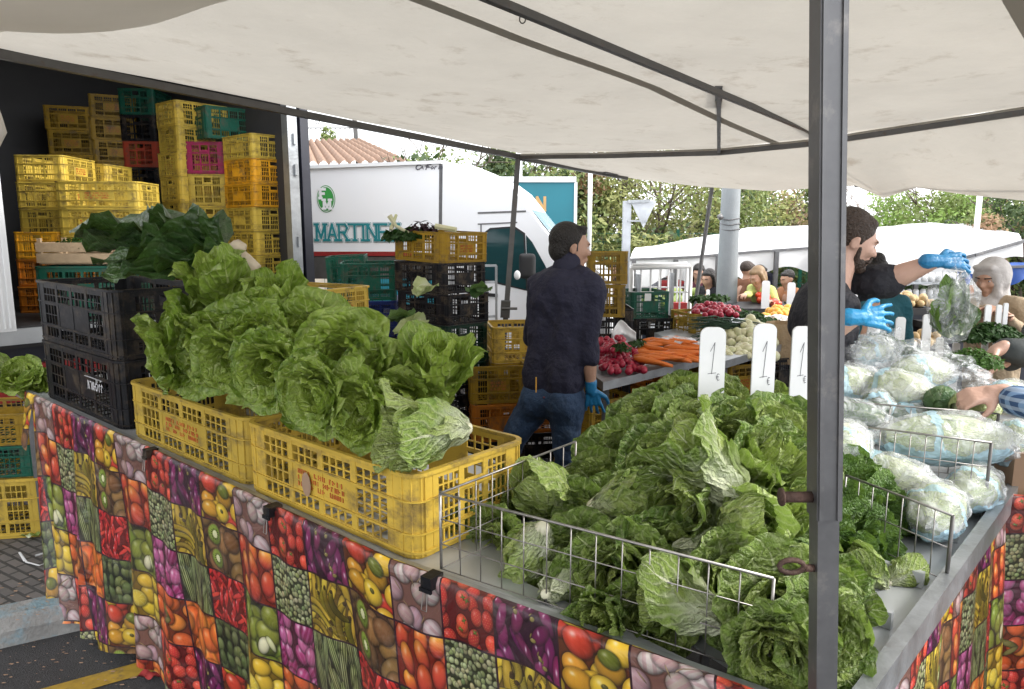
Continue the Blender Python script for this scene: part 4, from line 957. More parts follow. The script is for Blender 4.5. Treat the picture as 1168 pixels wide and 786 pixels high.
for s in (-3.6,.3,1.3):
    for q in (.30,dep-.3):
        c=tq(s,q,.12+.42); m=MB(); m.tube([c-tn*.13,c+tn*.13],.42,24); wh=m.obj('wheel','rubber',tk,True); m=MB(); m.tube([c-tn*.14,c+tn*.14],.22,18); m.obj('rim','galvanised',wh,True)
cb=MB(); tbox(cb,-6.4,-4.65,.2,dep-.1,.6,2.9); cb.obj('cab','van_white',tk)
cb=MB(); tbox(cb,-6.0,-5.0,.19,.2,1.6,2.5); tbox(cb,-6.42,-6.4,.4,dep-.3,1.6,2.6); cb.obj('cab_window','glass_dark',tk)
for q in (.32,dep-.3):
    c=tq(-5.6,q,.54); m=MB(); m.tube([c-tn*.13,c+tn*.13],.42,24); m.obj('wheel','rubber',tk,True)
m=MB(); c=P(300,137,6.9); m.box(c.x-.16,c.x+.10,c.y,c.y+.3,c.z-.06,c.z+.13); m.tube([c+V((-.05,-.012,.03)),c+V((-.05,.02,.03))],.035,12); m.obj('junction_box','white_paint',tk)
G='crates stacked inside the truck'
Y_,PY,OY,OR,BK,GR,DG,MG,RD,BL,OC='yellow_plastic','pale_yellow_plastic','orange_yellow_plastic','orange_plastic','black_plastic','green_plastic','dark_green_plastic','magenta_plastic','red_plastic','blue_plastic','ochre_plastic'
stack(287,151,6.25,50,[PY,OY,OY,PY,PY,PY,PY],'the bright stack by the truck rear post',G,d1=.38,d2=.50,floor=fl,swap=True,h=.21)
stack(200,113,6.55,52,[PY]*8,'the tallest stack in the truck',G,d1=.5,d2=.38,floor=fl)
stack(209,161,6.6,2,[MG,PY,PY,BK,BK],'the truck column topped by magenta',G,d1=.36,d2=.5,swap=True,floor=fl,kind='deep')
stack(233,119,6.5,42,[GR],'lying across the top of the truck stacks beside the awning bar',G,kind='deep',d1=.42,d2=.5)
stack(133,100,7.2,4,[GR,BK,RD,BK,DG,BK,BK],'the dark truck column with one red crate',G,d1=.34,d2=.45,swap=True,floor=fl,kind='deep',h=.25)
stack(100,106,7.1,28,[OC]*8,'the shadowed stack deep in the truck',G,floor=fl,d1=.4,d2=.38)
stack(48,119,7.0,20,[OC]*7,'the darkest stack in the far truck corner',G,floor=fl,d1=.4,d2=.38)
stack(14,176,5.55,4,[PY,PY,PY,PY],'the yellow stack beside the truck front post',G,d1=.36,d2=.5,swap=True,h=.2)
stack(14,264,5.45,4,[OY,OR,OR],'the orange stack beside the truck front post',G,d1=.34,d2=.5,swap=True,floor=fl)
stack(64,186,6.1,-3,[PY,PY,PY,PY,PY],'the tilted stack behind the widest truck crates',G,d1=.42,d2=.38,floor=fl,tilt=(0,.03))
s3=stack(61,206,5.45,4,[PY,PY,PY],'the widest crates at the truck opening',G,h=.2,d1=.6)
stack(38,303,4.95,6,[GR],'under the wooden box at the truck opening',G,kind='deep',d1=.62,floor=fl)
# wooden box
def wooden_box(c,rz,label):
    e=empty('wooden_box',c,rz,label,'wooden box'); x,y,z=.52,.34,.15
    for k in range(2):
        for sy in (-1,1):
            m=MB(); m.box(-x/2,x/2,sy*y/2-.005,sy*y/2+.005,.01+k*.075,.075+k*.075); m.obj('board','wood',e)
        for sx in (-1,1):
            m=MB(); m.box(sx*x/2-.006,sx*x/2+.006,-y/2+.006,y/2-.006,.01+k*.075,.075+k*.075); m.obj('board','wood',e)
    m=MB(); m.box(-x/2+.01,x/2-.01,-y/2+.01,y/2-.01,0,.008); m.obj('base','wood',e)
    m=MB()
    for sx in (-1,1):
        for sy in (-1,1): m.box(sx*(x/2-.018)-.012,sx*(x/2-.018)+.012,sy*(y/2-.018)-.012,sy*(y/2-.018)+.012,.009,z+.03)
    m.obj('corner_post','wood',e); return e
p=P(92,301,5.1); wooden_box((p.x,p.y+.1,p.z),.05,'rough wooden box of feathery greens behind the black crates')
def tuft(mb,c,r_,n,mt=None,flat=.6,ln=.06,seed=0):
    rr=random.Random(seed)
    for i in range(n):
        d=V((rr.gauss(0,1),rr.gauss(0,1),abs(rr.gauss(0,1))*flat)).normalized(); p=V(c)+V((d.x*r_[0],d.y*r_[1],d.z*r_[2]))*rr.random()**.4
        n_=(d+V((rr.gauss(0,.5),rr.gauss(0,.5),.4))).normalized(); x_=Matrix.Rotation(rr.uniform(0,6),3,n_)@n_.orthogonal().normalized(); y_=n_.cross(x_); s=ln*rr.uniform(.5,1.3)
        mb.poly([p-x_*s*.5,p+y_*s*.22+n_*s*.1,p+x_*s*.5,p-y_*s*.22-n_*s*.05])
m=MB(); tuft(m,(p.x+.02,p.y+.1,p.z+.10),(.26,.16,.10),900,ln=.05); m.obj('leafy_greens','herb',label='feathery green sprigs heaped in the wooden box',cat='greens')
# ================= van and lorry =================
a_=math.radians(-8); ve=V((math.cos(a_),math.sin(a_),0)); vaw=V((-ve.y,ve.x,0)); vo=V((.2,8.0,0))
def onvan(u,v,off=0):
    r=V(ray(u,v)); t_=(vo-V((0,0,HC)-V((0,0,0))) if False else (vo-V((0,0,HC)))).dot(vaw)/r.dot(vaw); return V((0,0,HC))+r*t_-vaw*off
vn=empty('delivery_van',(0,0,0),0,'white delivery van with teal lettering on its box body','van')
def extr(mb,pts,depth,inset=0):
    n=len(pts); a=[mb.av(p) for p in pts]; b=[mb.av(p+vaw*depth) for p in pts]
    mb.face(a); mb.face(b[::-1])
    for i in range(n): j=(i+1)%n; mb.face([a[i],b[i],b[j],a[j]])
m=MB(); extr(m,[onvan(u,v) for u,v in ((320,289),(500,289),(501,183),(320,190))],2.0); m.obj('box_body','van_white',vn)
m=MB(); extr(m,[onvan(u,v,.03) for u,v in ((320,190),(504,183),(504,187),(320,194))],2.06); m.obj('box_edge','white_paint',vn)
m=MB(); m.poly([onvan(u,v,.004) for u,v in ((501,184),(504,184),(504,289),(501,289))]); m.obj('box_seam','steel_grey',vn)
m=MB(); m.poly([onvan(u,v,.005) for u,v in ((320,292),(470,292),(470,287),(320,287))]); m.obj('red_stripe','red_metal',vn)
m=MB(); extr(m,[onvan(u,v) for u,v in ((320,293),(500,293),(500,318),(320,318))],1.9); m.obj('chassis','steel_dark',vn)
cab=[(502,183),(520,186),(543,190),(565,199),(584,213),(600,233),(617,256),(650,296),(684,309),(698,322),(700,395),(680,400),(500,400)]
m=MB(); pts=[onvan(u,v) for u,v in cab]; n=len(pts); R0=[m.av(p) for p in pts]; 
sh=[(.07,.15),(.07,1.85),(0,2.0)]
rings=[R0]
cen=onvan(600,300)
for ins,dpt in sh:
    rings.append([m.av(lerp(p,cen,ins*.35)+vaw*dpt) for p in pts])
rings=[[m.av(p) for p in pts]]; m.v=[];m.f=[];m.mi=[];m.uv=[]
rings=[[m.av(lerp(p,cen,.03)) for p in pts],[m.av(p+vaw*.08) for p in pts],[m.av(p+vaw*1.9) for p in pts],[m.av(lerp(p,cen,.03)+vaw*2.0) for p in pts]]
m.face(rings[0]); m.face(rings[-1][::-1])
for a,b in zip(rings,rings[1:]):
    for i in range(n): j=(i+1)%n; m.face([a[i],b[i],b[j],a[j]])
m.obj('cab','van_white',vn)
def vpoly(name,pts,mt,off=.006,parent=vn):
    m=MB(); m.poly([onvan(u,v,off) for u,v in pts]); return m.obj(name,mt,parent)
vpoly('side_window',[(553,318),(553,268),(560,262),(586,260),(597,268),(600,330)],'glass_dark')
vpoly('quarter_window',[(602,330),(600,268),(607,276),(622,303),(631,322),(622,334)],'glass_dark')
vpoly('roof_line',[(545,242),(600,240),(600,242),(545,244)],'steel_grey'); vpoly('roof_line',[(545,255),(590,253),(590,254.5),(545,256.5)],'steel_grey')
vpoly('door_line',[(548,395),(548,256),(549.5,256),(549.5,395)],'steel_grey')
vpoly('door_handle',[(556,338),(556,334),(568,335),(568,339)],'rubber',.02)
vpoly('door_line',[(606,395),(606,334),(607,334),(607,395)],'steel_grey')
vpoly('side_trim',[(505,372),(505,366),(690,366),(690,372)],'rubber',.012)
vpoly('window_seal',[(551,320),(551,266),(559,260),(587,258),(599,266),(602,332)],'rubber',.003)
w0_=onvan(601,235); w1_=onvan(648,294); up_=(w0_-w1_).normalized(); nrm=up_.cross(vaw).normalized(); nrm=nrm if nrm.x>0 else -nrm
m=MB(); m.poly([w0_+vaw*.14+nrm*.006-up_*.05,w0_+vaw*1.85+nrm*.006-up_*.05,w1_+vaw*1.85+nrm*.006,w1_+vaw*.14+nrm*.006]); m.obj('windscreen','glass_pale',vn)
mr=MB(); c=onvan(604,303,.20); mr.box(c.x-.09,c.x+.09,c.y-.06,c.y+.06,c.z-.13,c.z+.14); mr.tube([onvan(612,318,.1),onvan(625,322,0)],.035,8); blob(mr,'wing_mirror','rubber',vn,.02)
mr=MB(); mr.ell(onvan(594,312,.30),(.035,.012,.05)); mr.obj('mirror_badge','white_paint',vn,True)
for u in (380,655):
    g0=onvan(u,300); c=V((g0.x,g0.y,gz(g0.y)+.34))+vaw*.12; m=MB(); m.tube([c-vaw*.12,c+vaw*.12],.34,24); wh=m.obj('wheel','rubber',vn,True); m=MB(); m.tube([c-vaw*.125,c-vaw*.11],.2,18); m.obj('hub','galvanised',wh,True)
UP=V((0,0,1)); vs=lambda u0,u1,v:(onvan(u1,v)-onvan(u0,v)).length
h_=(onvan(362,257)-onvan(362,275)).length; cw=vs(362,443,266)/(6.35+6*.30)
for nm,mt_,sw,th,sf in (('lettering_shadow','teal_letter',.046,.003,True),('lettering_outline','white_paint',.038,.007,True),('lettering','teal_letter',.027,.011,True)):
    m=MB(); letters(m,'MARTINEZ',onvan(362,274),ve,UP,cw,h_,sw,.30,sf,-vaw,thick=th); m.obj(nm,mt_,vn)
def disc(name,u,v,ru,rv,mt_,off,ring=None):
    m=MB(); c=onvan(u,v,off); a=vs(u,u+ru,v); b=(onvan(u,v)-onvan(u,v+rv)).length
    m.poly([c+ve*a*math.cos(t_)+UP*b*math.sin(t_) for t_ in [i*2*PI/32 for i in range(32)]]); return m.obj(name,mt_,vn)
disc('logo_border',372,227,10.5,15.5,'green_logo',.003); disc('logo_ring',372,227,9.7,14.5,'white_paint',.005); disc('logo_oval',372,227,9,13.5,'green_logo',.007)
m=MB(); q=vs(0,6,227); hh=(onvan(372,227)-onvan(372,217)).length
letters(m,'F',onvan(366,226),ve,UP,q*.8,hh,.030,.2,True,-vaw,thick=.010); letters(m,'M',onvan(370,238),ve,UP,q*1.05,hh,.026,.2,True,-vaw,thick=.010); m.obj('logo_letters','white_paint',vn)
m=MB(); hs=(onvan(480,189)-onvan(480,193)).length*1.1; x_=letters(m,'C',onvan(474,193.5),ve,UP,.05,hs*1.25,.012,.3,False,-vaw,.35,.006); letters(m,'AT',onvan(479,193),ve,UP,.04,hs*.8,.008,.3,False,-vaw,.3,.006); letters(m,'F',onvan(486,193.5),ve,UP,.045,hs*1.25,.011,.3,False,-vaw,.3,.006); letters(m,'orm',onvan(491,193),ve,UP,.035,hs,.008,.35,False,-vaw,.3,.006); m.obj('maker_mark','ink',vn)
# lorry behind
ly=empty('curtain_lorry',(0,0,0),0,'teal curtain-sided lorry parked behind the white van','lorry'); YL=12.
def lp(u,v,o=0): return P(u,v,YL-o)
m=MB(); p=lp(655,208);q=lp(520,280); m.box(q.x-2,p.x,YL,YL+2.4,gz(12)+.9,p.z); m.obj('curtain_body','teal_paint',ly)
m=MB(); m.box(q.x-2,p.x+.03,YL-.03,YL+2.4,p.z+.001,p.z+.09); m.obj('roof_edge','white_paint',ly); m=MB(); m.box(p.x+.001,p.x+.05,YL-.02,YL+2.4,gz(12)+.9,p.z); m.obj('corner_post','white_paint',ly)
m=MB(); m.box(q.x-2,p.x,YL+.1,YL+2.2,gz(12)+.5,gz(12)+.89); m.obj('chassis','rubber',ly)
for xx in (q.x-1,p.x-1):
    m=MB(); m.tube([(xx,YL+.05,gz(12)+.45),(xx,YL+.35,gz(12)+.45)],.45,20); m.obj('wheel','rubber',ly,True)
m=MB(); sc_=YL/820; letters(m,'ON',lp(601,240),V((1,0,0)),UP,8.5*sc_,14*sc_,.045,.35,False,V((0,-1,0)),thick=.006); letters(m,"'",lp(601.5,227),V((1,0,0)),UP,6*sc_,10*sc_,.035,.3,False,V((0,-1,0)),thick=.006)
m.obj('lettering','gold_letter',ly)
# ladder
m=MB(); a=P(551,303,6.3);b=P(566,303,6.35)
ld=empty('ladder',(0,0,0),0,'light metal ladder standing behind the black crate stack','ladder')
for p in (a,b): m.bar(p,V((p.x,p.y-.1,.12)),.035,.02)
m.obj('rail','galvanised',ld)
for z in [.4+.3*i for i in range(4)]: m=MB(); m.bar((a.x+.014,a.y-.08,z),(b.x-.014,b.y-.08,z),.02); m.obj('rung','galvanised',ld)
m=MB(); m.bar(a,b,.02); m.obj('rung','galvanised',ld)
# ================= crates on and behind the stall =================
al=math.degrees(math.atan2(D1.y,D1.x)); al1=math.radians(-37.6)
def table_crate(uR,L,colour,label,H=.22,W=.40,kind='std',z=.941,off=.045,grp=None,pr=True):
    return 0
def tcrate(s1,L,H,W,colour,label,z=.941,off=.045,kind='std',pr=True,tilt=(0,0)):
    l,w,h=DIM[kind]; pa_=edge(s1-L,off); pb_=edge(s1,off); dd_=(pb_-pa_).normalized(); L=(pb_-pa_).length; c=(pa_+pb_)/2+V((-dd_.y,dd_.x,0))*W/2; return crate((c.x,c.y,z),math.atan2(dd_.y,dd_.x),colour,label,'crates along the table front',kind,(L/l,W/w,H/h),tilt,printing=pr)
s_=lambda u:s_at(u,.05,.95)
sc1=s_(475); sl1=s_(287); sc2=s_(282); sl2=s_(152); sbk=s_(141); slb=s_(53)
tcrate(sc1,sc1-sl1,.222,.42,'yellow_plastic','bright yellow crate under the lettuces, next to the wire basket',pr='both')
tcrate(sc2,sc2-sl2,.222,.42,'yellow_plastic','yellow crate under the lettuces, next to the black crates',off=.05,pr='both')
m=MB()
pa_=edge(sl1,.045); pb_=edge(sc1,.045)
def onface(s,z,o=.0): q=lerp(pa_,pb_,(s-sl1)/(sc1-sl1)); d_=(pb_-pa_).normalized(); q=q-V((-d_.y,d_.x,0))*o; return V((q.x,q.y,z))
m.poly([onface(lerp(sl1,sc1,.42)+.022*math.cos(t_),1.035+.036*math.sin(t_),.007) for t_ in [i*PI/8 for i in range(16)]]); m.obj('sticker','cardboard',label='brown oval sticker on the face of the bright yellow crate',cat='sticker')
bl=[tcrate(sbk,sbk-slb,.285,.44,'black_plastic','lower black crate on the table, with upside-down white writing',off=.05,kind='deep',pr=False),
    tcrate(sbk,sbk-slb,.285,.44,'black_plastic','upper black crate on the table, carrying dark chard leaves',z=1.228,off=.05,kind='deep',pr=False)]
def prt(par_s,z,txt,h,w,sw):
    m=MB(); o=A+D1*par_s+D2*(.048); o=V((o.x,o.y,z)); letters(m,txt,o,-D1,V((0,0,-1)),w,h,sw,.3,False,-D2,thick=.004); return m
m=prt(sbk-.17,1.105,'JJ CHOLVI',.032,.017,.006); 
for k in range(11): q=A+D1*(sbk-.18-.018*k)+D2*.046; m.bar(V((q.x,q.y,1.122)),V((q.x,q.y,1.122))-D1*.013,.006,.002)
m.obj('printing','white_print'); bpy.data.objects['printing'] if False else None
po=COL.objects[-1]; po.parent=bl[0]; bpy.context.view_layer.update(); po.matrix_parent_inverse=bl[0].matrix_world.inverted()
for i in range(12):
    pass
# chard bunch on the black crates
def blade(mb,p0,p1,w,lift,seed,roll=0,nu=10,nv=16,stalk=.2,tones=None):
    rr=random.Random(seed); p0=V(p0);p1=V(p1); mid=(p0+p1)/2+V((rr.uniform(-.04,.04),rr.uniform(-.04,.04),lift)); d=(p1-p0).normalized(); sd=d.cross(UP).normalized(); sd=Matrix.Rotation(roll,3,d)@sd
    f1=rr.uniform(2,3.5);ph=rr.uniform(0,6);ph2=rr.uniform(0,6); fold=rr.uniform(.1,.6)
    def fn(x,s):
        c=p0*(1-s)**2+mid*2*s*(1-s)+p1*s*s; X=x*2-1
        ww=w*.5*(.10+.0*s if s<stalk else .10+.95*math.sin(PI*min(1,(s-stalk)/(1-stalk)*.97+.03))**.6)
        t_=(p1-p0)+(mid-p0)*(1-2*s)*2; n=sd.cross(t_.normalized()); 
        e=abs(X)*fold*ww+.12*w*abs(X)**2*math.sin(f1*s*2*PI+ph+(2 if X>0 else 0))*min(1,s*2)+.05*w*abs(X)*math.sin(f1*2.6*s*2*PI+ph2)
        return c+sd*X*ww+n*e
    n0=len(mb.f); mb.grid(fn,nu,nv)
    if tones is not None: tones+= [(rr.uniform(.5,1),rr.random())]*(len(mb.f)-n0)
ch=empty('chard_bunch',(0,0,0),0,'bunch of large dark green chard leaves lying on the upper black crate','chard')
m=MB(); tn_=[]; rt=P(268,296,2.75)
tg=[(95,262,3.1,.22,.16),(82,250,3.25,.18,.20),(130,268,3.0,.24,.12),(110,300,2.85,.22,.05),(150,250,3.15,.24,.15),(190,258,3.0,.24,.12),(140,318,2.7,.22,.02),(185,310,2.7,.24,.06),(165,290,2.8,.25,.12),(205,275,2.8,.22,.10),(120,310,2.8,.2,.05),(215,318,2.65,.2,.03),(100,283,3.0,.22,.1),(180,250,3.2,.2,.14)]
for i,(u,v,Y,w_,lf) in enumerate(tg): blade(m,rt+V((R.uniform(-.03,.03),R.uniform(-.05,.05),R.uniform(-.03,.03))),P(u,lerp(v,305,.22),Y),w_*1.1,lf*.55,i+50,R.uniform(-.9,.9),tones=tn_)
m.obj('leaves','chard',ch,True,tone=tn_)
m=MB(); a=P(262,285,2.72);b=P(292,308,2.68); m.tube([a,lerp(a,b,.5),b],[.03,.034,.026],8); m.tube([P(255,290,2.75),P(272,281,2.7),P(280,283,2.7)],[.02,.028,.015],7); m.tube([P(262,300,2.7),P(285,316,2.66),P(305,313,2.66)],[.02,.026,.020],7); m.obj('stalks','stalk_pale',ch,True)
# yellow crates at the back of the table
stack(364,330,2.95,58,[Y_,Y_,Y_],'the yellow stack showing behind the left lettuces','crates behind the lettuces',d1=.30,d2=.56,h=.19)
GM='crates stacked on the ground inside the stall'
def stk(*a,**k): return stack(*a,**k)
mid=stk(506,263,4.6,45,[OC,BK,BK,DG,DG,BK,BK,BK],'the black stack beside the navy-clad man',GM,d1=.38,d2=.54,h=.205,floor=.118,jit=.015)
mid[0].rotation_euler.x=.03
m=MB(); c=P(472,262,4.9); tuft(m,(c.x-.05,c.y-.05,c.z-.06),(.16,.10,.07),300,ln=.07,seed=4); m.cur=1; tuft(m,(c.x+.06,c.y-.02,c.z-.04),(.11,.08,.10),260,ln=.06,seed=6); m.cur=2
m.tube([P(444,246,4.8),P(452,258,4.8),P(470,268,4.85)],[.02,.012,.012],6); m.tube([P(497,258,4.85),P(520,262,4.8)],[.02,.018],6); m.tube([P(452,245,4.85),P(446,262,4.8)],[.01,.014],6)
m.obj('crate_leftovers',['herb','purple_leaf','onion'],label='green and purple leaf scraps heaped in the mustard crate atop the black stack',cat='greens',kind='stuff')
for i,(u,v,l) in enumerate(((478,332,'front'),(540,337,'side'),(470,372,'lower front'),(458,368,'lower left'))):
    m=MB(); tn_=[]; p=P(u,v,4.30+.05*i)
    for k in range(4): blade(m,p+V((.08,.06,.02)),p+V((R.uniform(-.12,.08),-.05,R.uniform(-.05,.03))),.10,.04,90+i*5+k,R.uniform(-1,1),5,8,.1,tn_)
    m.obj('cabbage_leaf','savoy' if i%2 else 'napa',None,True,f'pale torn leaf poking out of the {l} of the black crate stack','leaf',tone=tn_)
stack(372,292,5.6,8,[GR,GR,BK,BK,BK,BK],'the leaning green stack by the truck post',GM,d1=.30,d2=.45,floor=.118,h=.24,tilt=(0,-.05),kind='deep')
stack(388,300,5.25,10,[GR,BL,BK,BK,BK,BK],'the stack containing the blue crate',GM,d1=.40,d2=.5,floor=.118,h=.26,kind='deep')
stack(562,373,4.75,8,[Y_,OC,OR,BK,BK],'the stack behind the navy-clad man legs',GM,d1=.62,floor=.118,h=.24)
stack(537,418,4.55,10,[OC,OR,BK,BK],'the low stack near the navy-clad man',GM,d1=.36,floor=.118,h=.23)
# leaning yellow stack beyond the man
stack(671,288,4.75,-4,[OC,OC],'the leaning pair behind the man in navy',GM,d1=.26,d2=.36,h=.22,swap=True,tilt=(0,.07))
stack(672,352,4.8,0,[BK,BK,BK,BK,BK],'the dark support under the leaning pair',GM,d1=.3,d2=.36,floor=0.,h=.24,swap=True)
# left border crates on the pavement
pR=PZ(55,612,.118); a8=math.radians(10)
for k,(cl_,lb,h_) in enumerate(((Y_,'yellow crate standing on the brick pavement at the left border',.33),(GR,'green crate in the middle of the left border stack',.17),(OC,'mustard crate with lettuce, on top of the left border stack',.17))):
    z=.119+(0,.335,.51)[k]; Lc=.62; Wc=.42; c=pR-V((math.cos(a8),math.sin(a8),0))*Lc/2*(1.0)+V((-math.sin(a8),math.cos(a8),0))*Wc/2
    crate((c.x-(.03 if k else 0),c.y,z),a8+(0,.04,.02)[k],cl_,lb,'stack at the left border','std',(Lc/.6,Wc/.4,h_/.22))
ctop=V((c.x,c.y,z+.12))
# ================= lettuces =================
GL1='loose-leaf lettuces piled over the yellow crates'; GL2='dark green lettuces heaped in the wire basket'
def LT(rows,grp):
    for (u,v,Y,size,ax,kind,label) in rows: lettuce(u,v,Y,size,ax,kind,label,grp)
LT([
 (196,385,2.55,.40,(-.75,-.45,.25),'openA','pale lettuce overhanging the crate at the far left of the pile'),
 (178,394,2.50,.30,(-.8,-.5,-.25),'openB','lettuce drooping over the crate edge beside the black crates'),
 (215,402,2.45,.32,(-.4,-.8,-.1),'openC','lettuce low on the far left crate, under the overhanging pale one'),
 (255,330,2.60,.34,(-.25,-.35,.9),'romB','tall upright lettuce at the very top of the left pile'),
 (315,352,2.55,.32,(.1,-.5,.8),'romA','lettuce with long upright leaves at the top beside the chard stalks'),
 (250,398,2.42,.34,(-.3,-.9,.2),'openA','lettuce below the topmost one, above the left crate'),
 (292,392,2.38,.36,(-.25,-.9,.3),'openC','lettuce showing its heart, third from the black crates'),
 (306,424,2.16,.30,(-.3,-.9,-.05),'openA','low lettuce above the joint between the two yellow crates'),
 (258,412,2.3,.28,(-.3,-.9,-.15),'openB','low dark lettuce hanging over the left yellow crate'),
 (344,388,2.36,.34,(-.15,-.85,.4),'openB','ball-shaped lettuce before the yellow crate at the back'),
 (392,412,2.08,.36,(-.12,-.93,.3),'openC','large rosette lettuce with an open heart in the middle of the pile'),
 (352,446,2.05,.27,(-.4,-.85,.1),'openA','lettuce under the large open rosette, above the near crate'),
 (436,436,2.05,.30,(.1,-.9,.3),'openA','lettuce filling the gap right of the large open rosette'),
 (408,468,1.9,.26,(-.5,-.8,.1),'openB','pale smooth-leaved lettuce lying over the near crate rim'),
 (360,452,1.95,.24,(-.5,-.8,-.1),'openC','small lettuce drooping over the near crate rim'),
 (500,430,2.05,.30,(.10,-.35,.92),'romB','upright lettuce at the right end of the pile, above the white-based one'),
 (322,420,2.3,.3,(-.2,-.9,.1),'openA','lettuce tucked between the heart-showing one and the ball-shaped one'),
 (455,462,2.0,.26,(-.2,-.9,.1),'openB','lettuce behind the white-based one, half hidden'),
 (228,365,2.7,.34,(-.5,-.6,.5),'openC','lettuce behind the pale overhanging one, beside the chard'),
 (330,365,2.65,.30,(0,-.8,.6),'openB','lettuce at the back of the pile under the yellow stack'),
],GL1)
# the white based one lying down, its stem to the right
lettuce(486,488,1.74,.27,(-.93,-.30,.10),'sightL','pale lettuce lying on its side, white cut base at the right end of the crate',GL1,ctr=.45)
LT([(20,428,3.55,.26,(.2,-.7,.6),'openB','lettuce in the mustard crate at the left border'),(42,440,3.55,.20,(.3,-.8,.3),'openA','small lettuce at the edge of the mustard crate, left border'),(2,425,3.6,.24,(-.2,-.6,.7),'heart','pale lettuce cut by the left border, in the mustard crate')],'lettuces in the left border crate')
LT([
 (560,628,1.76,.23,(-.5,-.6,.2),'darkA','lettuce in the near left corner of the wire basket'),
 (540,612,1.86,.22,(-.6,-.5,.4),'darkB','lettuce against the yellow crate at the left end of the basket'),
 (606,630,1.62,.25,(-.25,.35,-.75),'heart','pale ribbed lettuce standing at the left end behind the wire'),
 (598,572,1.95,.24,(-.9,-.2,.4),'darkR','lettuce with folded leaves behind the pale ribbed one'),
 (628,560,1.86,.25,(-.75,-.3,.55),'heart','light-hearted lettuce at the back left corner of the basket'),
 (658,650,1.58,.25,(-.2,-.9,.2),'darkB','dark lettuce right of the pale ribbed one, behind the wire'),
 (706,662,1.47,.25,(-.3,-.9,.2),'darkA','dark lettuce low in the middle of the wire front'),
 (756,645,1.48,.25,(.1,-.9,.35),'darkB','crinkled lettuce in the middle of the wire front'),
 (742,706,1.36,.20,(-.4,-.8,0),'darkA','small lettuce pressed on the wire at the bottom middle'),
 (812,640,1.44,.25,(.93,-.2,.05),'darkS','lettuce with a cut white base turned left, above the white-based one'),
 (786,690,1.32,.23,(-.80,.50,.05),'darkS','lettuce on its side with its white base turned right at the tray'),
 (845,668,1.36,.22,(.2,-.9,.4),'darkA','lettuce left of the eye bolt, behind the wire end'),
 (700,600,1.76,.27,(-.3,-.8,.5),'darkA','dark lettuce in the left middle of the heap'),
 (770,590,1.68,.27,(.1,-.85,.5),'darkB','dark lettuce in the centre of the heap'),
 (715,572,1.70,.25,(.85,-.3,.25),'heart','lettuce with a light cut side, left of centre in the heap'),
 (682,562,1.95,.26,(-.4,-.7,.6),'darkB','dark lettuce at the left shoulder of the heap'),
 (716,528,2.02,.28,(-.3,-.8,.5),'darkA','broad dark lettuce high on the left side of the heap'),
 (655,600,1.8,.22,(-.6,-.6,.3),'darkA','lettuce between the light-hearted one and the heap'),
 (806,532,1.56,.29,(-.62,.45,.55),'darkS','lettuce near the top with its big white rib facing right'),
 (790,565,1.58,.26,(-.7,-.6,-.1),'darkS','large lettuce tipped left in front of the white-ribbed one'),
 (862,540,1.68,.30,(.35,-.45,.85),'darkR','upright lettuce with long pale rib left of the pole'),
 (848,600,1.46,.24,(.3,-.75,.5),'heart','lettuce with folded pale leaves below the upright one'),
 (880,590,1.6,.26,(.4,-.6,.6),'darkR','lettuce beside the rusty pin on the pole'),
 (745,483,2.15,.28,(-.2,-.6,.8),'darkB','lettuce near the top left below the first price board'),
 (770,461,2.25,.24,(0,-.3,.95),'darkR','topmost lettuce of the heap with one leaf standing up'),
 (730,491,2.15,.24,(-.5,-.5,.6),'darkA','lettuce at the top left edge of the heap'),
 (800,491,2.05,.27,(.2,-.6,.8),'darkA','lettuce between the first and second price boards'),
 (848,493,1.95,.26,(.3,-.5,.8),'darkB','lettuce at the foot of the second price board'),
 (895,495,1.85,.27,(.3,-.5,.8),'darkB','lettuce with a broad upright leaf at the foot of the third price board'),
 (760,533,1.95,.28,(-.1,-.85,.5),'darkB','lettuce high in the middle of the heap'),
 (905,540,1.75,.26,(.4,-.7,.6),'darkA','lettuce behind the pole above the rusty pin'),
 (702,558,2.0,.25,(-.5,-.6,.4),'darkA','lettuce on the left slope of the heap'),
 (825,513,1.9,.26,(.1,-.8,.6),'darkR','lettuce behind the white-ribbed one'),
 (690,700,1.40,.20,(-.5,-.7,.1),'darkR','small lettuce low at the wire, left of the bottom middle one'),
 (640,668,1.52,.20,(.55,.75,-.1),'darkS','small lettuce showing a white cut base, low behind the wire'),
 (905,700,1.24,.26,(-.1,-.9,.4),'darkA','large dark lettuce behind the lower pole, left half'),
 (938,728,1.20,.20,(.2,-.9,.3),'darkB','large dark lettuce right of the lower pole'),
 (885,745,1.18,.19,(-.3,-.9,0),'darkB','low dark lettuce at the near tray corner'),
 (930,672,1.36,.24,(.2,-.8,.5),'darkR','lettuce behind the pole at the eye bolt'),
 (972,690,1.36,.13,(.9,-.3,.2),'darkS','small light-tipped lettuce leaning over the near tray divider'),
 (830,453,2.3,.2,(.2,-.5,.8),'darkA','small lettuce behind the second price board'),
 (880,468,2.4,.2,(.2,-.5,.8),'darkR','small lettuce in the slanting wire by the third price board'),
],GL2)
LT([(955,540,1.95,.25,(0,-.8,.6),'spin','leafy green bunch just right of the pole, uppermost'),
 (985,575,1.85,.27,(.2,-.85,.5),'spinB','leafy green bunch in the middle of the right tray'),
 (955,600,1.75,.26,(-.1,-.85,.5),'spin','leafy green bunch just right of the pole, below the uppermost'),
 (1018,592,1.82,.20,(.4,-.85,.3),'spin','leafy green bunch at the outer end of the right tray'),
 (1000,625,1.68,.20,(.3,-.9,.2),'spinB','flattened leafy green bunch above the split hearts'),
 (960,640,1.62,.18,(.0,-.9,.2),'spin','small leafy green bunch beside the tray divider'),
 (1035,570,1.95,.18,(.4,-.8,.4),'spinB','leafy green tuft before the low wire divider')],'leafy bunches in the right tray')
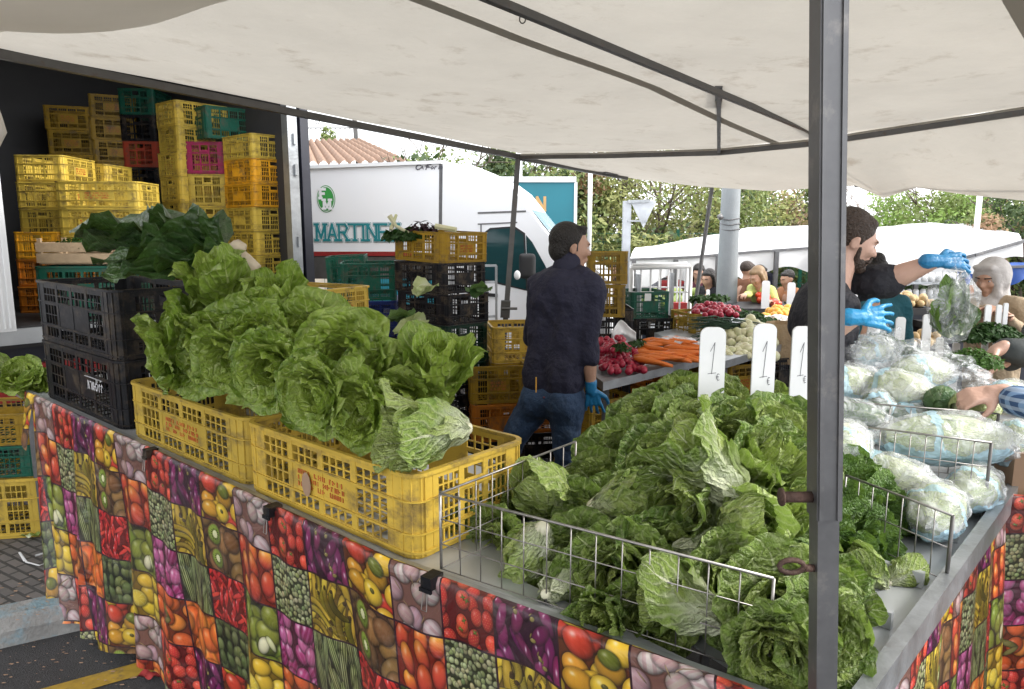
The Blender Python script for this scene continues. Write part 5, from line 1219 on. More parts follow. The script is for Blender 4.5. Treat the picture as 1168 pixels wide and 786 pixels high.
lettuce(992,650,1.58,.15,(-.6,.2,.75),'heart','split lettuce heart with white ribs lying in the right tray',"split hearts in the tray"); lettuce(1030,655,1.60,.13,(.85,.3,.3),'heart','smaller split heart at the outer edge of the right tray',"split hearts in the tray")
m=MB(); tn_=[]; p=PZ(838,752,.943); blade(m,p+V((-.02,0,.005)),p+V((.03,.01,.006)),.03,.02,7,.4,5,8,.0,tn_); m.obj('leaf_scrap','lettuce_heart',None,True,'tiny yellow-green leaf scrap on the tray behind the wire','leaf',tone=tn_)
# ================= price boards =================
def board(u0,u1,vt,vb,Y,label,txt=True,lean=.02,grp='white price boards',sag=0):
    a=P(u0,vt,Y);b=P(u1,vt,Y);lo=P((u0+u1)/2,vb,Y-.03); w=(b-a).length; h=a.z-lo.z; e=empty('price_board',(lo.x,lo.y,lo.z),0,label,'price board',grp); e.rotation_euler=(-lean,.0,0)
    m=MB(); r=w*.32; pts=[(-w/2,0),(w/2,0)]+[(w/2-r+r*math.cos(t_),h-r+r*math.sin(t_)) for t_ in [i*PI/12 for i in range(7)]]+[(-w/2+r-r*math.sin(t_),h-r+r*math.cos(t_)) for t_ in [i*PI/12 for i in range(7)]]
    n=len(pts); F_=[m.av((x,-.004,z)) for x,z in pts]; B_=[m.av((x,.004,z)) for x,z in pts]; m.face(F_);m.face(B_[::-1])
    for i in range(n): j=(i+1)%n; m.face([F_[i],B_[i],B_[j],F_[j]])
    m.obj('plank','white_board',e)
    if txt:
        m=MB(); letters(m,'1',(-w*.20,-.0045,h*(1-.49)),(1,0,0),(0,0,1),w*.36,h*.33,.0016,.3,False,(0,-1,0),.06,.0006); letters(m,'€',(w*.16,-.0045,h*(1-.56)),(1,0,0),(0,0,1),w*.13,h*.07,.0016,.3,False,(0,-1,0),.0,.0006); m.obj('price','ink',e)
    return e
board(795,824,372,480,2.15,'white price board reading 1 €, largest of three, behind the heap of lettuces')
board(854,880,368,492,2.1,'white price board reading 1 €, middle of three, before the onions')
board(898,920,371,486,2.25,'white price board with a faint 1 €, just left of the pole')
for i,(u0,u1,vt,vb,lb) in enumerate(((984,998,363,425,'white slat sign under the gloved hand of the bearded man'),(1015,1026,361,432,'white slat sign between the gloved hand and the onions'),(1047,1057,358,412,'tall white slat sign left of the hanging bag'),(1063,1071,384,425,'short white slat sign directly under the hanging bag'),(1082,1090,390,425,'short white slat sign at the right foot of the hanging bag'),(1119,1126,347,378,'thin white slat sign before the woman in beige, leftmost of her three'),(1132,1138,347,376,'thin white slat sign before the woman in beige, middle of three'),(1140,1145,345,376,'thin white slat sign before the woman in beige, nearest her hand'),(726,733,0,0,''))):
    if lb: board(u0,u1,vt,vb+25,3.2,lb,False,grp='plain white slat signs')
# ================= bagged cabbages =================
def crumple(c,r,rot,amp,seed,nu=40,nv=28,tail=None):
    m=MB()
    def fn(a,b):
        th_=2*PI*a; ph=PI*b; d=V((math.cos(ph),math.sin(ph)*math.cos(th_),math.sin(ph)*math.sin(th_)))
        k=1+amp*noise.noise(d*2.2+V((seed,0,0)))+amp*.6*noise.noise(d*6+V((seed,3,0)))+amp*.35*abs(noise.noise(d*14+V((seed,5,0))))
        q=V((d.x*r[0]*k,d.y*r[1]*k,d.z*r[2]*k))
        if tail and b<.12: q.x+=tail*(1-b/.12)**1.2; q.y*=.6+b*3.3; q.z*=.6+b*3.3
        if tail and b>.90: q.x-=tail*.6*((b-.90)/.10)
        return q
    m.grid(fn,nu,nv); return m
def cabbage(u,v,Y,r,yaw,label,kind='napa',pitch=0,bag='bag_print',grp='bagged cabbages',tail=.06,seed=0):
    c=P(u,v,Y); e=empty('cabbage',c,0,label,'cabbage',grp); e.rotation_euler=(0,pitch,yaw)
    m=MB(); tn_=[]; rr=random.Random(seed)
    for k in range(16):  # overlapping long leaves wrapped round the head
        a0=rr.uniform(0,2*PI) if k>7 else k*PI/4; sp=rr.uniform(.55,.9); f=1-.02*(k%6); ph=rr.uniform(0,6)
        def fn(x,s):
            th_=a0+(x-.5)*2*sp*(1-.2*s); q=math.sin(PI*(.04+.92*s))**.55; rd_=q*f*(1+.05*math.sin(s*14+ph)*abs(x-.5)*2+.04*noise.noise(V((x*6,s*8,k+seed))))
            return V(((.5-s)*2*r[0]*.97,math.cos(th_)*rd_*r[1],math.sin(th_)*rd_*r[2]))
        n0=len(m.f); m.grid(fn,8,14); tn_+=[(1,rr.random())]*(len(m.f)-n0)
    n0=len(m.f); m.ell((0,0,0),(r[0]*.86,r[1]*.92,r[2]*.92)); tn_+=[(1,.5)]*(len(m.f)-n0)
    m.obj('leaves',kind,e,True,tone=tn_)
    if bag: crumple((0,0,0),(r[0]*1.10,r[1]*1.12,r[2]*1.12),None,.14,seed,tail=tail).obj('plastic_wrap',bag,e,True)
    return e
cb_=[(1078,500,2.15,(.185,.075,.075),-.12,'largest bagged cabbage, long and lying crosswise behind the wire','napa'),
 (958,512,2.1,(.12,.08,.08),.8,'bagged cabbage just right of the pole, upper','napa'),
 (1015,545,2.02,(.12,.065,.065),-.9,'bagged cabbage standing between the green bunches and the long one','napa'),
 (1068,580,1.86,(.13,.07,.065),.9,'front bagged cabbage behind the low wire divider, nearest the tray edge','napa'),
 (1112,556,2.02,(.12,.065,.06),.8,'bagged cabbage under the long one at the table edge','napa'),
 (965,438,2.65,(.14,.075,.07),.2,'bagged cabbage beside the pole behind the wires','napa'),
 (1022,445,2.55,(.11,.075,.07),-.8,'bagged cabbage with a green end in the middle row','napa'),
 (1050,425,2.75,(.14,.08,.07),.3,'bagged cabbage seen through the big clear bag','napa'),
 (1158,505,2.25,(.12,.07,.07),.9,'bagged cabbage cut by the right border','napa'),
 (1045,478,2.45,(.12,.06,.055),.1,'bagged cabbage lying behind the longest one','savoy'),
 (1150,452,2.5,(.10,.06,.055),.4,'bagged cabbage under the plaid sleeve','napa'),
 (972,475,2.35,(.10,.06,.055),-.5,'small bagged cabbage right of the pole with blue print','savoy'),
 (992,400,2.9,(.12,.07,.06),.5,'bagged cabbage at the back beside the slat signs','napa')]
for i,(u,v,Y,r,yw,lb,kd_) in enumerate(cb_): cabbage(u,v,Y,r,yw,lb,kd_,seed=i+1)
cabbage(1112,464,2.33,(.085,.075,.06),.3,'round pale cabbage held under the hand with plaid sleeve','napa',bag=None,seed=31)
cabbage(1074,458,2.40,(.06,.055,.055),.9,'small dark savoy cabbage left of the round pale one','savoy',bag=None,seed=32)
cabbage(1000,462,2.45,(.085,.05,.05),1.2,'dark green cabbage end among the blue-printed bags','savoy',bag='bag_print',seed=33)
m=crumple((0,0,0),(.26,.16,.11),None,.35,77,60,40,tail=.05); o=m.obj('plastic_bag','bag_clear',None,True,'big crumpled clear plastic bag spread over the cabbages behind the wires','bag'); o.location=P(1040,425,2.72); o.rotation_euler=(.1,.18,-.25)
m=crumple((0,0,0),(.10,.04,.10),None,.4,78,40,30); o=m.obj('plastic_bag','bag_clear',None,True,'open mouth of a clear bag standing up below the gloved hand','bag'); o.location=P(1002,402,2.8); o.rotation_euler=(.1,.5,.2)
def herb_thing(label,pts,r_,n,mt='herb',ln=.05,cat='herbs',kind=None):
    m=MB(); 
    for i,(u,v,Y) in enumerate(pts): tuft(m,P(u,v,Y),r_,n//len(pts),ln=ln,seed=i+int(u))
    return m.obj('herb_bunch',mt,label=label,cat=cat)
M['parsley']=mat('parsley',(.07,.17,.02),rough=.6,var=.4,scale=20,trans=.3)
herb_thing('bright green curly parsley heap by the customer hands',[(1108,412,2.75),(1095,415,2.8),(1122,418,2.7)],(.07,.06,.055),2600,'parsley',.022)
herb_thing('darker herb bunch behind the parsley, below the woman in beige',[(1130,382,3.1),(1112,388,3.1),(1143,386,3.1)],(.08,.06,.06),1800,'herb',.035)
herb_thing('loose green leaves against the slat signs beside the gloved hand',[(1018,395,3.0),(1035,402,2.95),(1005,388,3.0)],(.05,.05,.03),500,'herb',.045)
m=MB(); 
for k in range(7): a=P(975+R.uniform(-10,10),402+k*2,2.9); b=P(935,425+k*3,2.7); m.tube([a,lerp(a,b,.5)+V((0,0,.02)),b],[.008,.012,.014],6)
m.obj('leek_bundle','leek',None,True,'dark green leek leaves beside the pole under the bearded man','leeks')
# ================= inner vendor tables =================
def sloped_table(pts,z,label,th=.05,mt='galvanised'):
    e=empty('vendor_table',(0,0,0),0,label,'table'); q=[PZ(u,v,z) for u,v in pts[:2]]; q=[q[0],q[1]]; d=(q[1]-q[0]); n_=V((-.15,.99,0)).normalized(); q=[q[0],q[1],q[1]+n_*pts[2],q[0]+n_*pts[2]]
    m=MB(); slab(m,q,z-th,z); m.obj('table_top',mt,e)
    for p in q: 
        m=MB(); c=lerp(p,(q[0]+q[2])/2,.06); m.bar((c.x,c.y,gz(c.y)),(c.x,c.y,z-th-.001),.035); m.obj('leg','steel_grey',e)
    return q
t1=sloped_table([(688,436),(812,406),.9],.92,'galvanised table with radishes and carrots behind the man in navy')
t2=sloped_table([(826,412),(915,386),1.3],.92,'galvanised table with white onions and leeks left of the bearded man')
def bunches(name,label,cat,pts,n,fn,mats,grp=None):
    e=empty(name,(0,0,0),0,label,cat,grp); return e
def heap(u0,u1,v0,v1,Y0,Y1,n,rad,mt,name,partless,labelfn,grp,cat,jit=.0,ell=(1,1,1),seed=1,limit=None):
    """individual pieces of produce, each a thing"""
    rr=random.Random(seed); me=MB(); me.ell((0,0,0),(rad*ell[0],rad*ell[1],rad*ell[2]),None,10,7); me=me.mesh(name,mt,True); out=[]
    for i in range(n):
        a=rr.random(); b=rr.random(); u=lerp(u0,u1,a); v=lerp(v1,v0,b*(1-.35*abs(a-.5)*2)); p=P(u,v,lerp(Y0,Y1,b)+rr.uniform(-.03,.03))
        o=bpy.data.objects.new(name,me); COL.objects.link(o); o.location=p; o.rotation_euler=(rr.uniform(0,3),rr.uniform(0,3),rr.uniform(0,3)); s=rr.uniform(.8,1.15); o.scale=(s,s,s); tag(o,labelfn(i),cat,grp); out.append(o)
    return out
heap(684,736,392,424,4.05,4.45,110,.021,'radish','radish',None,lambda i:'red radish in the heap beside the man in navy','red radishes beside the man in navy','radish',seed=2)
heap(684,712,380,400,4.2,4.5,34,.021,'radish','radish',None,lambda i:'red radish in the heap beside the man in navy','red radishes beside the man in navy','radish',seed=3)
herb_thing('radish greens poking from the red radish heap',[(706,396,4.22),(710,400,4.2)],(.05,.05,.035),160,'herb',.035,'greens')
def carrots(rows,grp,lab):
    me=MB(); me.tube([(0,0,0),(.04,0,0),(.12,.004,0),(.19,0,.003)],[.006,.016,.012,.003],8); me=me.mesh('root','carrot',True)
    for (u,v,Y,a,s) in rows:
        o=bpy.data.objects.new('carrot',me); COL.objects.link(o); o.location=P(u,v,Y); o.rotation_euler=(0,R.uniform(-.05,.25),a); o.scale=(s,s*1.2,s*1.2); tag(o,lab,'carrot',grp)
rr=random.Random(9); rows=[]
for i in range(46): u=rr.uniform(722,782); k=rr.random(); rows.append((u,lerp(410,388,k)-(u-722)*.10,lerp(4.15,4.7,k)+(u-722)*.004,rr.uniform(-.9,.2),rr.uniform(.9,1.25)))
carrots(rows,'carrots on the galvanised table','orange carrot in the pile right of the radishes')
herb_thing('green carrot tops between radishes and carrots',[(728,392,4.5),(724,394,4.45)],(.05,.05,.03),160,'herb',.035,'greens')
m=crumple((0,0,0),(.16,.10,.045),None,.4,5,30,20); o=m.obj('plastic_bag','bag_white',None,True,'clear plastic bag lying over the carrots','bag'); o.location=P(776,393,4.75); o.rotation_euler=(0,.1,.3)
m=MB(); 
def pb(a,b): 
    q=P(lerp(698,725,a),lerp(402,366+8*abs(a-.45)*3,b),4.55); q.y+=.05*math.sin(a*PI)+.04*noise.noise(V((a*4,b*4,1))); return q
m.grid(pb,14,14); o=m.obj('paper_bag','white_board',None,True,'crumpled white paper bag standing behind the radishes','bag'); sm=o.modifiers.new('t','SOLIDIFY'); sm.thickness=.004
G2='crates under the vendor tables'
def under(u,v,Y,al_,cols,where,**k): return stack(u,v,Y,al_,cols,where,G2,**k)
under(672,458,4.25,30,[OC,Y_,OC],'the pile under the radish table',d1=.36,d2=.4,floor=0.,h=.27)
under(735,440,4.75,30,[OR,OC,OC],'the pile under the carrots',d1=.5,d2=.4,floor=0.,h=.27)
under(787,428,4.9,20,[Y_,Y_,Y_],'the pile behind the first price board',d1=.3,d2=.4,floor=0.,h=.27)
under(832,417,5.0,25,[OC,OC,OC],'the pile between the price boards',d1=.30,d2=.4,floor=0.,h=.27)
under(872,410,5.1,25,[BK,BK,BK],'the pile behind the third price board',d1=.5,d2=.4,floor=0.,h=.27)
# onions, leeks, dill, radish crate, oranges
heap(824,885,362,408,4.75,5.5,120,.034,'onion','white_onion',None,lambda i:'round white onion in the heap behind the price boards','white onions behind the price boards','onion',seed=12)
m=MB()
for k in range(44):
    a=P(rr.uniform(840,868),rr.uniform(368,384),5.4); b=P(rr.uniform(783,812),rr.uniform(362,392),5.35); m.tube([a,lerp(a,b,.5)+V((0,0,rr.uniform(0,.06))),b],[.008,.010,.004],5,flat=.5)
m.obj('leek_bundle','leek',None,True,'bundle of dark green leaf stalks left of the white onions','leeks')
herb_thing('dark green dill heap behind the white onions',[(830,357,5.9),(850,361,5.8),(812,365,5.8),(868,368,5.7)],(.16,.12,.05),2600,'herb',.035)
m=MB(); c=P(892,392,5.3); 
def sk(a,b): th_=2*PI*a; r_=.11*(1+.08*math.sin(th_*5)+.05*math.sin(b*9)); return c+V((r_*math.cos(th_),r_*math.sin(th_),-.14+.30*b))
m.grid(sk,24,12); m.obj('paper_sack','paper_brown',None,True,'brown paper sack standing at the right of the white onions','sack')
t3=sloped_table([(775,388),(900,374),1.6],.86,'rear vendor table carrying a yellow crate of radishes and oranges')
stack(791,358,5.75,18,[Y_],'of radishes on the rear table beside the trolley','crates on the rear table',d1=.24,d2=.36,h=.2,tops={0:'yellow crate of radishes on the rear table beside the trolley'})
heap(790,842,345,360,5.7,6.0,50,.028,'radish','radish',None,lambda i:'red radish heaped on the yellow crate before the concrete pillar','red radishes on the rear table','radish',seed=21)
herb_thing('radish leaves behind the heap at the concrete pillar',[(818,342,6.2),(800,343,6.2)],(.10,.08,.05),300,'herb',.07,'greens')
heap(870,912,348,376,6.1,6.8,42,.045,'orange_fruit','orange',None,lambda i:'orange in the group left of the bearded man','oranges left of the bearded man','orange',seed=23)
m=crumple((0,0,0),(.14,.10,.05),None,.4,15,30,20); o=m.obj('plastic_bag','bag_white',None,True,'white plastic bag among the oranges','bag'); o.location=P(884,366,6.0)
# trolley cage with green crate
tc_=empty('roll_cage',(0,0,0),0,'white tubular roll cage behind the leaning yellow crates','roll cage'); Yc=6.4
f0=P(720,306,Yc);f1=P(788,304,Yc); zb=gz(Yc)+.15; dw=V((.1,.55,0))
m=MB()
for o_ in (V((0,0,0)),dw):
    for k in range(7):
        p=lerp(f0,f1,k/6)+o_; m.tube([p,(p.x,p.y,zb)],.019 if k in (0,6) else .008,6)
    m.tube([f0+o_,f1+o_],.019,6); m.tube([V((*(f0+o_).xy,zb)),V((*(f1+o_).xy,zb))],.019,6)
    for z in (.9,1.2): m.tube([V((*(f0+o_).xy,z)),V((*(f1+o_).xy,z))],.008,5)
m.obj('tube_frame','white_paint',tc_,True)
m=MB(); m.bar(lerp(f0,f1,.68)+V((0,-.02,-.05)),V((*lerp(f0,f1,.68).xy,zb))+V((0,-.02,0)),.06,.03); m.bar(f0+V((.06,-.02,-.05)),V((f0.x+.06,f0.y-.02,zb)),.10,.03); m.obj('panel','galvanised',tc_)
m=MB(); slab(m,[f0,f1,f1+dw,f0+dw],zb-.03,zb); m.obj('deck','white_paint',tc_)
for p in (f0,f1,f0+dw,f1+dw):
    m=MB(); m.tube([(p.x-.02,p.y,gz(Yc)+.06),(p.x+.02,p.y,gz(Yc)+.06)],.06,12); m.obj('wheel','rubber',tc_,True)
stack(721,333,6.0,12,[GR],'with white tag in front of the roll cage','crates at the roll cage',d1=.34,d2=.4,h=.24,tops={0:'green crate with a white tag in front of the roll cage'})
stack(723,363,6.0,8,[BK,BK,BK,BK],'the grey-black pile carrying the tagged green crate','crates at the roll cage',d1=.38,d2=.4,h=.24,floor=gz(6))
m=MB(); c=P(739,339,5.93); m.box(c.x-.026,c.x+.026,c.y-.004,c.y,c.z-.03,c.z+.03); m.obj('paper_tag','white_board',label='white paper tag on the green crate by the roll cage',cat='tag')
m=MB(); c=P(778,362,6.9); m.box(c.x-.08,c.x+.08,c.y,c.y+.1,c.z-.25,c.z+.14); e=m.obj('shopping_bag','fabric_red',label='red bag with a white band behind the roll cage',cat='bag'); m=MB(); m.box(c.x-.081,c.x+.081,c.y-.003,c.y,c.z-.02,c.z+.02); m.obj('band','white_board',e)
# ================= man in navy =================
def arm(mbs,sh,el,wr,r0=.062,r1=.05,r2=.037,cut=.6):
    sleeve,body=mbs; sleeve.cap(sh,el,r0,r1); c=lerp(el,wr,cut); 
    if cut>0: sleeve.cap(el,c,r1,lerp(r1,r2,cut)+.006)
    body.cap(sh,el,r0*.7,r1*.75); body.cap(el,lerp(el,wr,.35),r1*.80,.044); body.cap(lerp(el,wr,.35),wr,.044,.028)
m1=empty('person',(0,0,0),0,'man in navy jumper and jeans seen from behind, one blue-gloved hand hanging','person')
Y=3.85; fw=V((.62,.78,0)).normalized(); lf=V((-fw.y,fw.x,0))
hc=P(651,283,Y+.02); hdir=V((.93,.25,-.10))
body=MB(); q,mm=head_parts(body,hc,hdir,1.0)
nk=P(646,302,Y); chest=P(641,338,Y); waist=P(634,405,Y); hip=P(631,448,Y)
body.cap(hc+V((-.02,0,-.05)),nk+V((-.01,0,-.03)),.056,.068); body.cap(nk,hip,.07,.10)
top=MB()
shR=P(668,332,Y)-lf*.12+V((.0,0,-.02)); shL=P(617,334,Y)+lf*.06
shR=nk-lf*.150+V((.02,0,-.10)); shL=nk+lf*.155+V((-.02,0,-.105))
top.cap(nk+V((0,0,-.03)),lerp(nk,shR,.7),.055,.055); top.cap(nk+V((0,0,-.03)),lerp(nk,shL,.7),.055,.055)
top.cap(shR,shL,.062,.062); top.cap(nk+V((0,0,-.055))-lf*.04,nk+V((0,0,-.055))+lf*.04,.062,.062); top.cap(nk+V((0,0,-.02)),nk+V((0,0,.015)),.064,.060)
for k in (-1,1):
    top.cap(chest+lf*.085*k+V((0,0,.02)),waist+lf*.07*k,.115,.112); top.cap(waist+lf*.07*k,hip+lf*.070*k+V((0,0,.085)),.114,.128)
top.ell(chest-fw*.03,V((.115,.17,.16)),Matrix((fw,lf,UP)).transposed())
elR=P(671,388,Y-.12); wrR=P(674,440,Y-.10); 
arm((top,body),shR,elR,wrR,.066,.055,.040,.40)
elL=P(607,385,Y+.22); wrL=P(622,420,Y+.42); arm((top,body),shL,elL,wrL,.066,.052,.038,.5)
hand_parts(body,wrL,V((.3,.8,-.4)),V((0,0,-1)),1,1.0,25)
jeans=MB(); hpL=hip+lf*.085; hpR=hip-lf*.085
kL=P(598,496,Y+.16); aL=P(560,560,Y+.25); kR=P(641,515,Y-.06); aR=P(640,610,Y-.04)
aL.z=max(aL.z,.10); aR.z=.10; kR=lerp(hpR,aR,.48)+fw*.03; kL=lerp(hpL,aL,.5)+V((.0,0,.03)); 
aL=P(533,575,Y+.3); aL.z=.10; kL=P(583,506,Y+.12)
for h_,k_,a_2 in ((hpL,kL,aL),(hpR,kR,aR)):
    jeans.cap(h_+V((0,0,-.01)),k_,.108,.075); jeans.cap(k_,a_2+V((0,0,.03)),.073,.058); body.cap(h_,k_,.08,.055); body.cap(k_,a_2,.055,.038)
jeans.ell(hip+V((0,0,-.03))-fw*.02,V((.10,.15,.12)),Matrix((fw,lf,UP)).transposed())
jeans.cap(hpL-fw*.045+V((0,0,-.035)),hpL-fw*.045+V((0,0,-.06)),.095,.095); jeans.cap(hpR-fw*.045+V((0,0,-.035)),hpR-fw*.045+V((0,0,-.06)),.095,.095)
blob(body,'body','skin',m1,.0075,5); blob(top,'jumper','fabric_navy',m1,.013,6); blob(jeans,'jeans','denim',m1,.013,7)
sh=MB(); 
for a_2 in (aL,aR): sh.cap(V((a_2.x,a_2.y,.05))-fw*.06,V((a_2.x,a_2.y,.045))+fw*.16,.05,.042)
blob(sh,'shoes','shoe',m1,.012)
hr=MB(); hr.ell(q(-.030,0,.046),(.098,.085,.094),mm,20,14); hr.ell(q(-.062,0,-.008),(.060,.074,.075),mm,16,12); hr.ell(q(.030,0,.092),(.048,.062,.032),mm,16,10); hr.cap(q(.0,-.074,.01),q(.008,-.075,-.01),.014,.009); hr.cap(q(.0,.074,.01),q(.008,.075,-.01),.014,.009)
for i in range(12): hr.cap(q(.02+.01*(i%3),-.05+.009*i,.112),q(.058+.006*(i%2),-.045+.008*i,.108+.005*(i%3)),.012,.008,6)
blob(hr,'hair','hair',m1,.007,3); face_details(m1,q,mm,1.0)
gl=MB(); hand_parts(gl,wrR+V((.006,.0,-.015)),V((.12,.10,-1)),V((.2,1,0)),1,1.08,20,spread=2.2,rad=.97,fs=1.3); gl.cap(wrR+V((0,0,.02)),wrR+V((.0,0,-.02)),.034,.031); blob(gl,'glove','glove_teal',m1,.0045,2)
c=MB(); c.cap(nk+V((.0,0,-.02)),nk+V((.008,.0,.018)),.080,.073); blob(c,'collar','fabric_navy',m1,.012); c=MB(); c.ell(nk+fw*.07+V((.02,0,.0)),(.03,.03,.035)); blob(c,'undershirt','fabric_teal',m1,.008)
c=MB(); p=P(632,432,Y)-fw*.165; c.bar(p+V((0,-.0,.035)),p+V((0,-.01,-.045)),.012,.006); c.obj('vent_piping','orange_fruit',m1)
c=MB(); p1=P(642,447,Y)-fw*.15; p2=P(668,446,Y)-fw*.10-lf*.02; c.tube([p1+V((-.02,0,-.005)),p2],.006,6); c.obj('belt','fabric_maroon',m1)
# ================= bearded man =================
m2=empty('person',(0,0,0),0,'bearded man in black behind the pole, holding up a bag of greens in blue gloves','person')
Y=2.95; fw=V((.94,-.18,0)).normalized(); lf=V((-fw.y,fw.x,0))
hc=P(971,277,Y); hdir=V((.93,-.12,-.30)); body=MB(); q,mm=head_parts(body,hc,hdir,.95,up=V((.28,0,1)))
nk=P(950,318,Y); chest=P(938,362,Y); waist=P(937,430,Y); hip=P(935,480,Y)
body.cap(hc+V((-.03,0,-.05)),nk,.060,.072); body.cap(nk,hip,.07,.10)
top=MB(); shR=nk-lf*.185+V((-.01,0,-.09)); shL=nk+lf*.185+V((.0,0,-.085))
top.cap(shR,shL,.075,.072); top.cap(nk+V((-.01,0,-.055))-lf*.05,nk+V((-.01,0,-.055))+lf*.05,.066,.066)
for k in (-1,1): top.cap(chest+lf*.085*k,waist+lf*.075*k,.114,.108); top.cap(waist+lf*.075*k,hip+lf*.075*k,.108,.115)
top.ell(chest-fw*.01,(.128,.175,.17),Matrix((fw,lf,UP)).transposed())
# far (left) arm is raised
elL=P(1013,320,Y-.02); wrL=P(1066,298,Y-.12); shL=P(960,330,Y+.12)
top.cap(shL,lerp(shL,elL,1.0),.078,.064); top.cap(elL,lerp(elL,wrL,.06),.060,.055); body.cap(shL,elL,.05,.046); body.cap(elL,lerp(elL,wrL,.35),.050,.047); body.cap(lerp(elL,wrL,.35),wrL,.047,.030)
hd_=V((1,-.05,-.02)); 
g1=MB(); hand_parts(g1,wrL+V((.015,0,0)),V((1,-.05,.0)),V((-.1,.75,-.7)),1,1.05,34,spread=2.0,rad=.95,fs=1.3); g1.cap(wrL+V((-.03,0,.0)),wrL+V((.01,0,0)),.032,.029)
elR=P(925,392,Y-.22); wrR=P(977,362,Y-.30); shR=nk-lf*.18+V((-.02,0,-.10))
top.cap(shR,elR,.072,.060); top.cap(elR,lerp(elR,wrR,.25),.058,.052); body.cap(elR,lerp(elR,wrR,.4),.048,.044); body.cap(lerp(elR,wrR,.4),wrR,.044,.029)

g2=MB(); hand_parts(g2,wrR+V((.01,0,0)),V((1,.05,.0)),V((.0,1,-.35)),1,1.05,20,spread=2.6,rad=.95,fs=1.35); g2.cap(wrR+V((-.03,0,0)),wrR+V((.01,0,0)),.036,.031)
leg=MB()
for k in (-1,1):
    h_=hip+lf*.09*k; k_=V((h_.x+.02,h_.y,.48)); a_2=V((h_.x,h_.y,.09)); leg.cap(h_,k_,.11,.075); leg.cap(k_,a_2,.072,.055); body.cap(h_,k_,.08,.055); body.cap(k_,a_2,.05,.036)
leg.cap(hip+lf*.05,hip-lf*.05,.13,.13)
blob(body,'body','skin_pale',m2,.0065,4); blob(top,'shirt','fabric_black',m2,.012,8); blob(leg,'trousers','fabric_black',m2,.014); blob(g1,'glove','glove_teal',m2,.004,2); blob(g2,'glove','glove_blue',m2,.004,2)
sh=MB()
for k in (-1,1): p=hip+lf*.09*k; sh.cap(V((p.x-.06,p.y,.05)),V((p.x+.16,p.y,.045)),.05,.042)
blob(sh,'shoes','shoe',m2,.012)
hr=MB(); hr.ell(q(-.028,0,.052),(.100,.086,.092),mm,20,14); hr.ell(q(-.055,0,.012),(.056,.073,.062),mm); hr.ell(q(.026,0,.094),(.048,.066,.032),mm)
hr.cap(q(.012,-.074,.02),q(.016,-.073,.0),.010,.007); hr.cap(q(.012,.074,.02),q(.016,.073,.0),.010,.007); blob(hr,'hair','hair_brown',m2,.006,3)
bd_=MB()
for y_ in (-1,1): bd_.cap(q(.022,y_*.066,-.02),q(.026,y_*.054,-.06),.009,.012); bd_.cap(q(.098,y_*.004,-.040),q(.088,y_*.028,-.060),.0075,.009)
bd_.ell(q(.0295,0,-.069),(.0555,.0535,.0455),mm); bd_.ell(q(.068,0,-.090),(.0275,.029,.025),mm); bd_.cap(q(.098,-.016,-.040),q(.098,.016,-.040),.007,.007); blob(bd_,'beard','hair_brown',m2,.005,2); face_details(m2,q,mm,.95,'hair_brown')
c=MB(); p=P(968,345,Y)-lf*.0; c.ell(P(975,338,2.80),(.012,.006,.008)); c.obj('chest_badge','white_print',m2,True)
# hanging bag
bg=empty('carrier_bag',(0,0,0),0,'clear plastic bag of dark leaves hanging from the raised blue glove','bag'); bc=P(1088,345,2.82); tpb=P(1090,296,2.82)
def bagf(r1,amp,z0,z1,seed,open_top=False):
    m=MB()
    def fn(a,b):
        th_=2*PI*a; z=lerp(z0,z1,b); t_=(z-bc.z+.16)/.36
        rr_=r1*(math.sin(PI*min(1,max(.0,.10+.62*b)))**.6) if b<.62 else r1*lerp(math.sin(PI*(.10+.62*.62))**.6,.12,((b-.62)/.38)**.8)
        if b<.05: rr_*=b/.05*.9+.1
        rr_*=1+amp*math.sin(th_*7+b*3+seed)*b+amp*.8*math.sin(th_*13+seed*2)*b+amp*.5*noise.noise(V((th_*2,b*5,seed)))
        cx=lerp(bc.x,tpb.x,b); return V((cx+rr_*math.cos(th_),bc.y+rr_*.75*math.sin(th_),z))
    m.grid(fn,64,34); return m
bagf(.100,.07,bc.z-.165,tpb.z+.01,1).obj('plastic_skin','bag_clear',bg,True)
m=MB(); tn_=[]
for k in range(26):
    a=bc+V((R.uniform(-.03,.03),R.uniform(-.03,.03),-.14+R.uniform(0,.06))); b=bc+V((R.uniform(-.045,.045),R.uniform(-.03,.03),R.uniform(-.06,.10))); blade(m,a,b,R.uniform(.05,.09),R.uniform(-.02,.04),k+200,R.uniform(-1.5,1.5),6,8,.0,tn_)
m.obj('dark_leaves','chard',bg,True,tone=tn_)
m=MB(); tn_=[]
for k in range(8):
    a=bc+V((-.05+R.uniform(-.02,.02),-.03,-.12+R.uniform(0,.1))); blade(m,a,a+V((R.uniform(-.02,.03),-.01,R.uniform(.06,.16))),.06,.01,k+300,R.uniform(-1.5,1.5),6,8,.0,tn_)
m.obj('green_leaves','spinach',bg,True,tone=tn_)
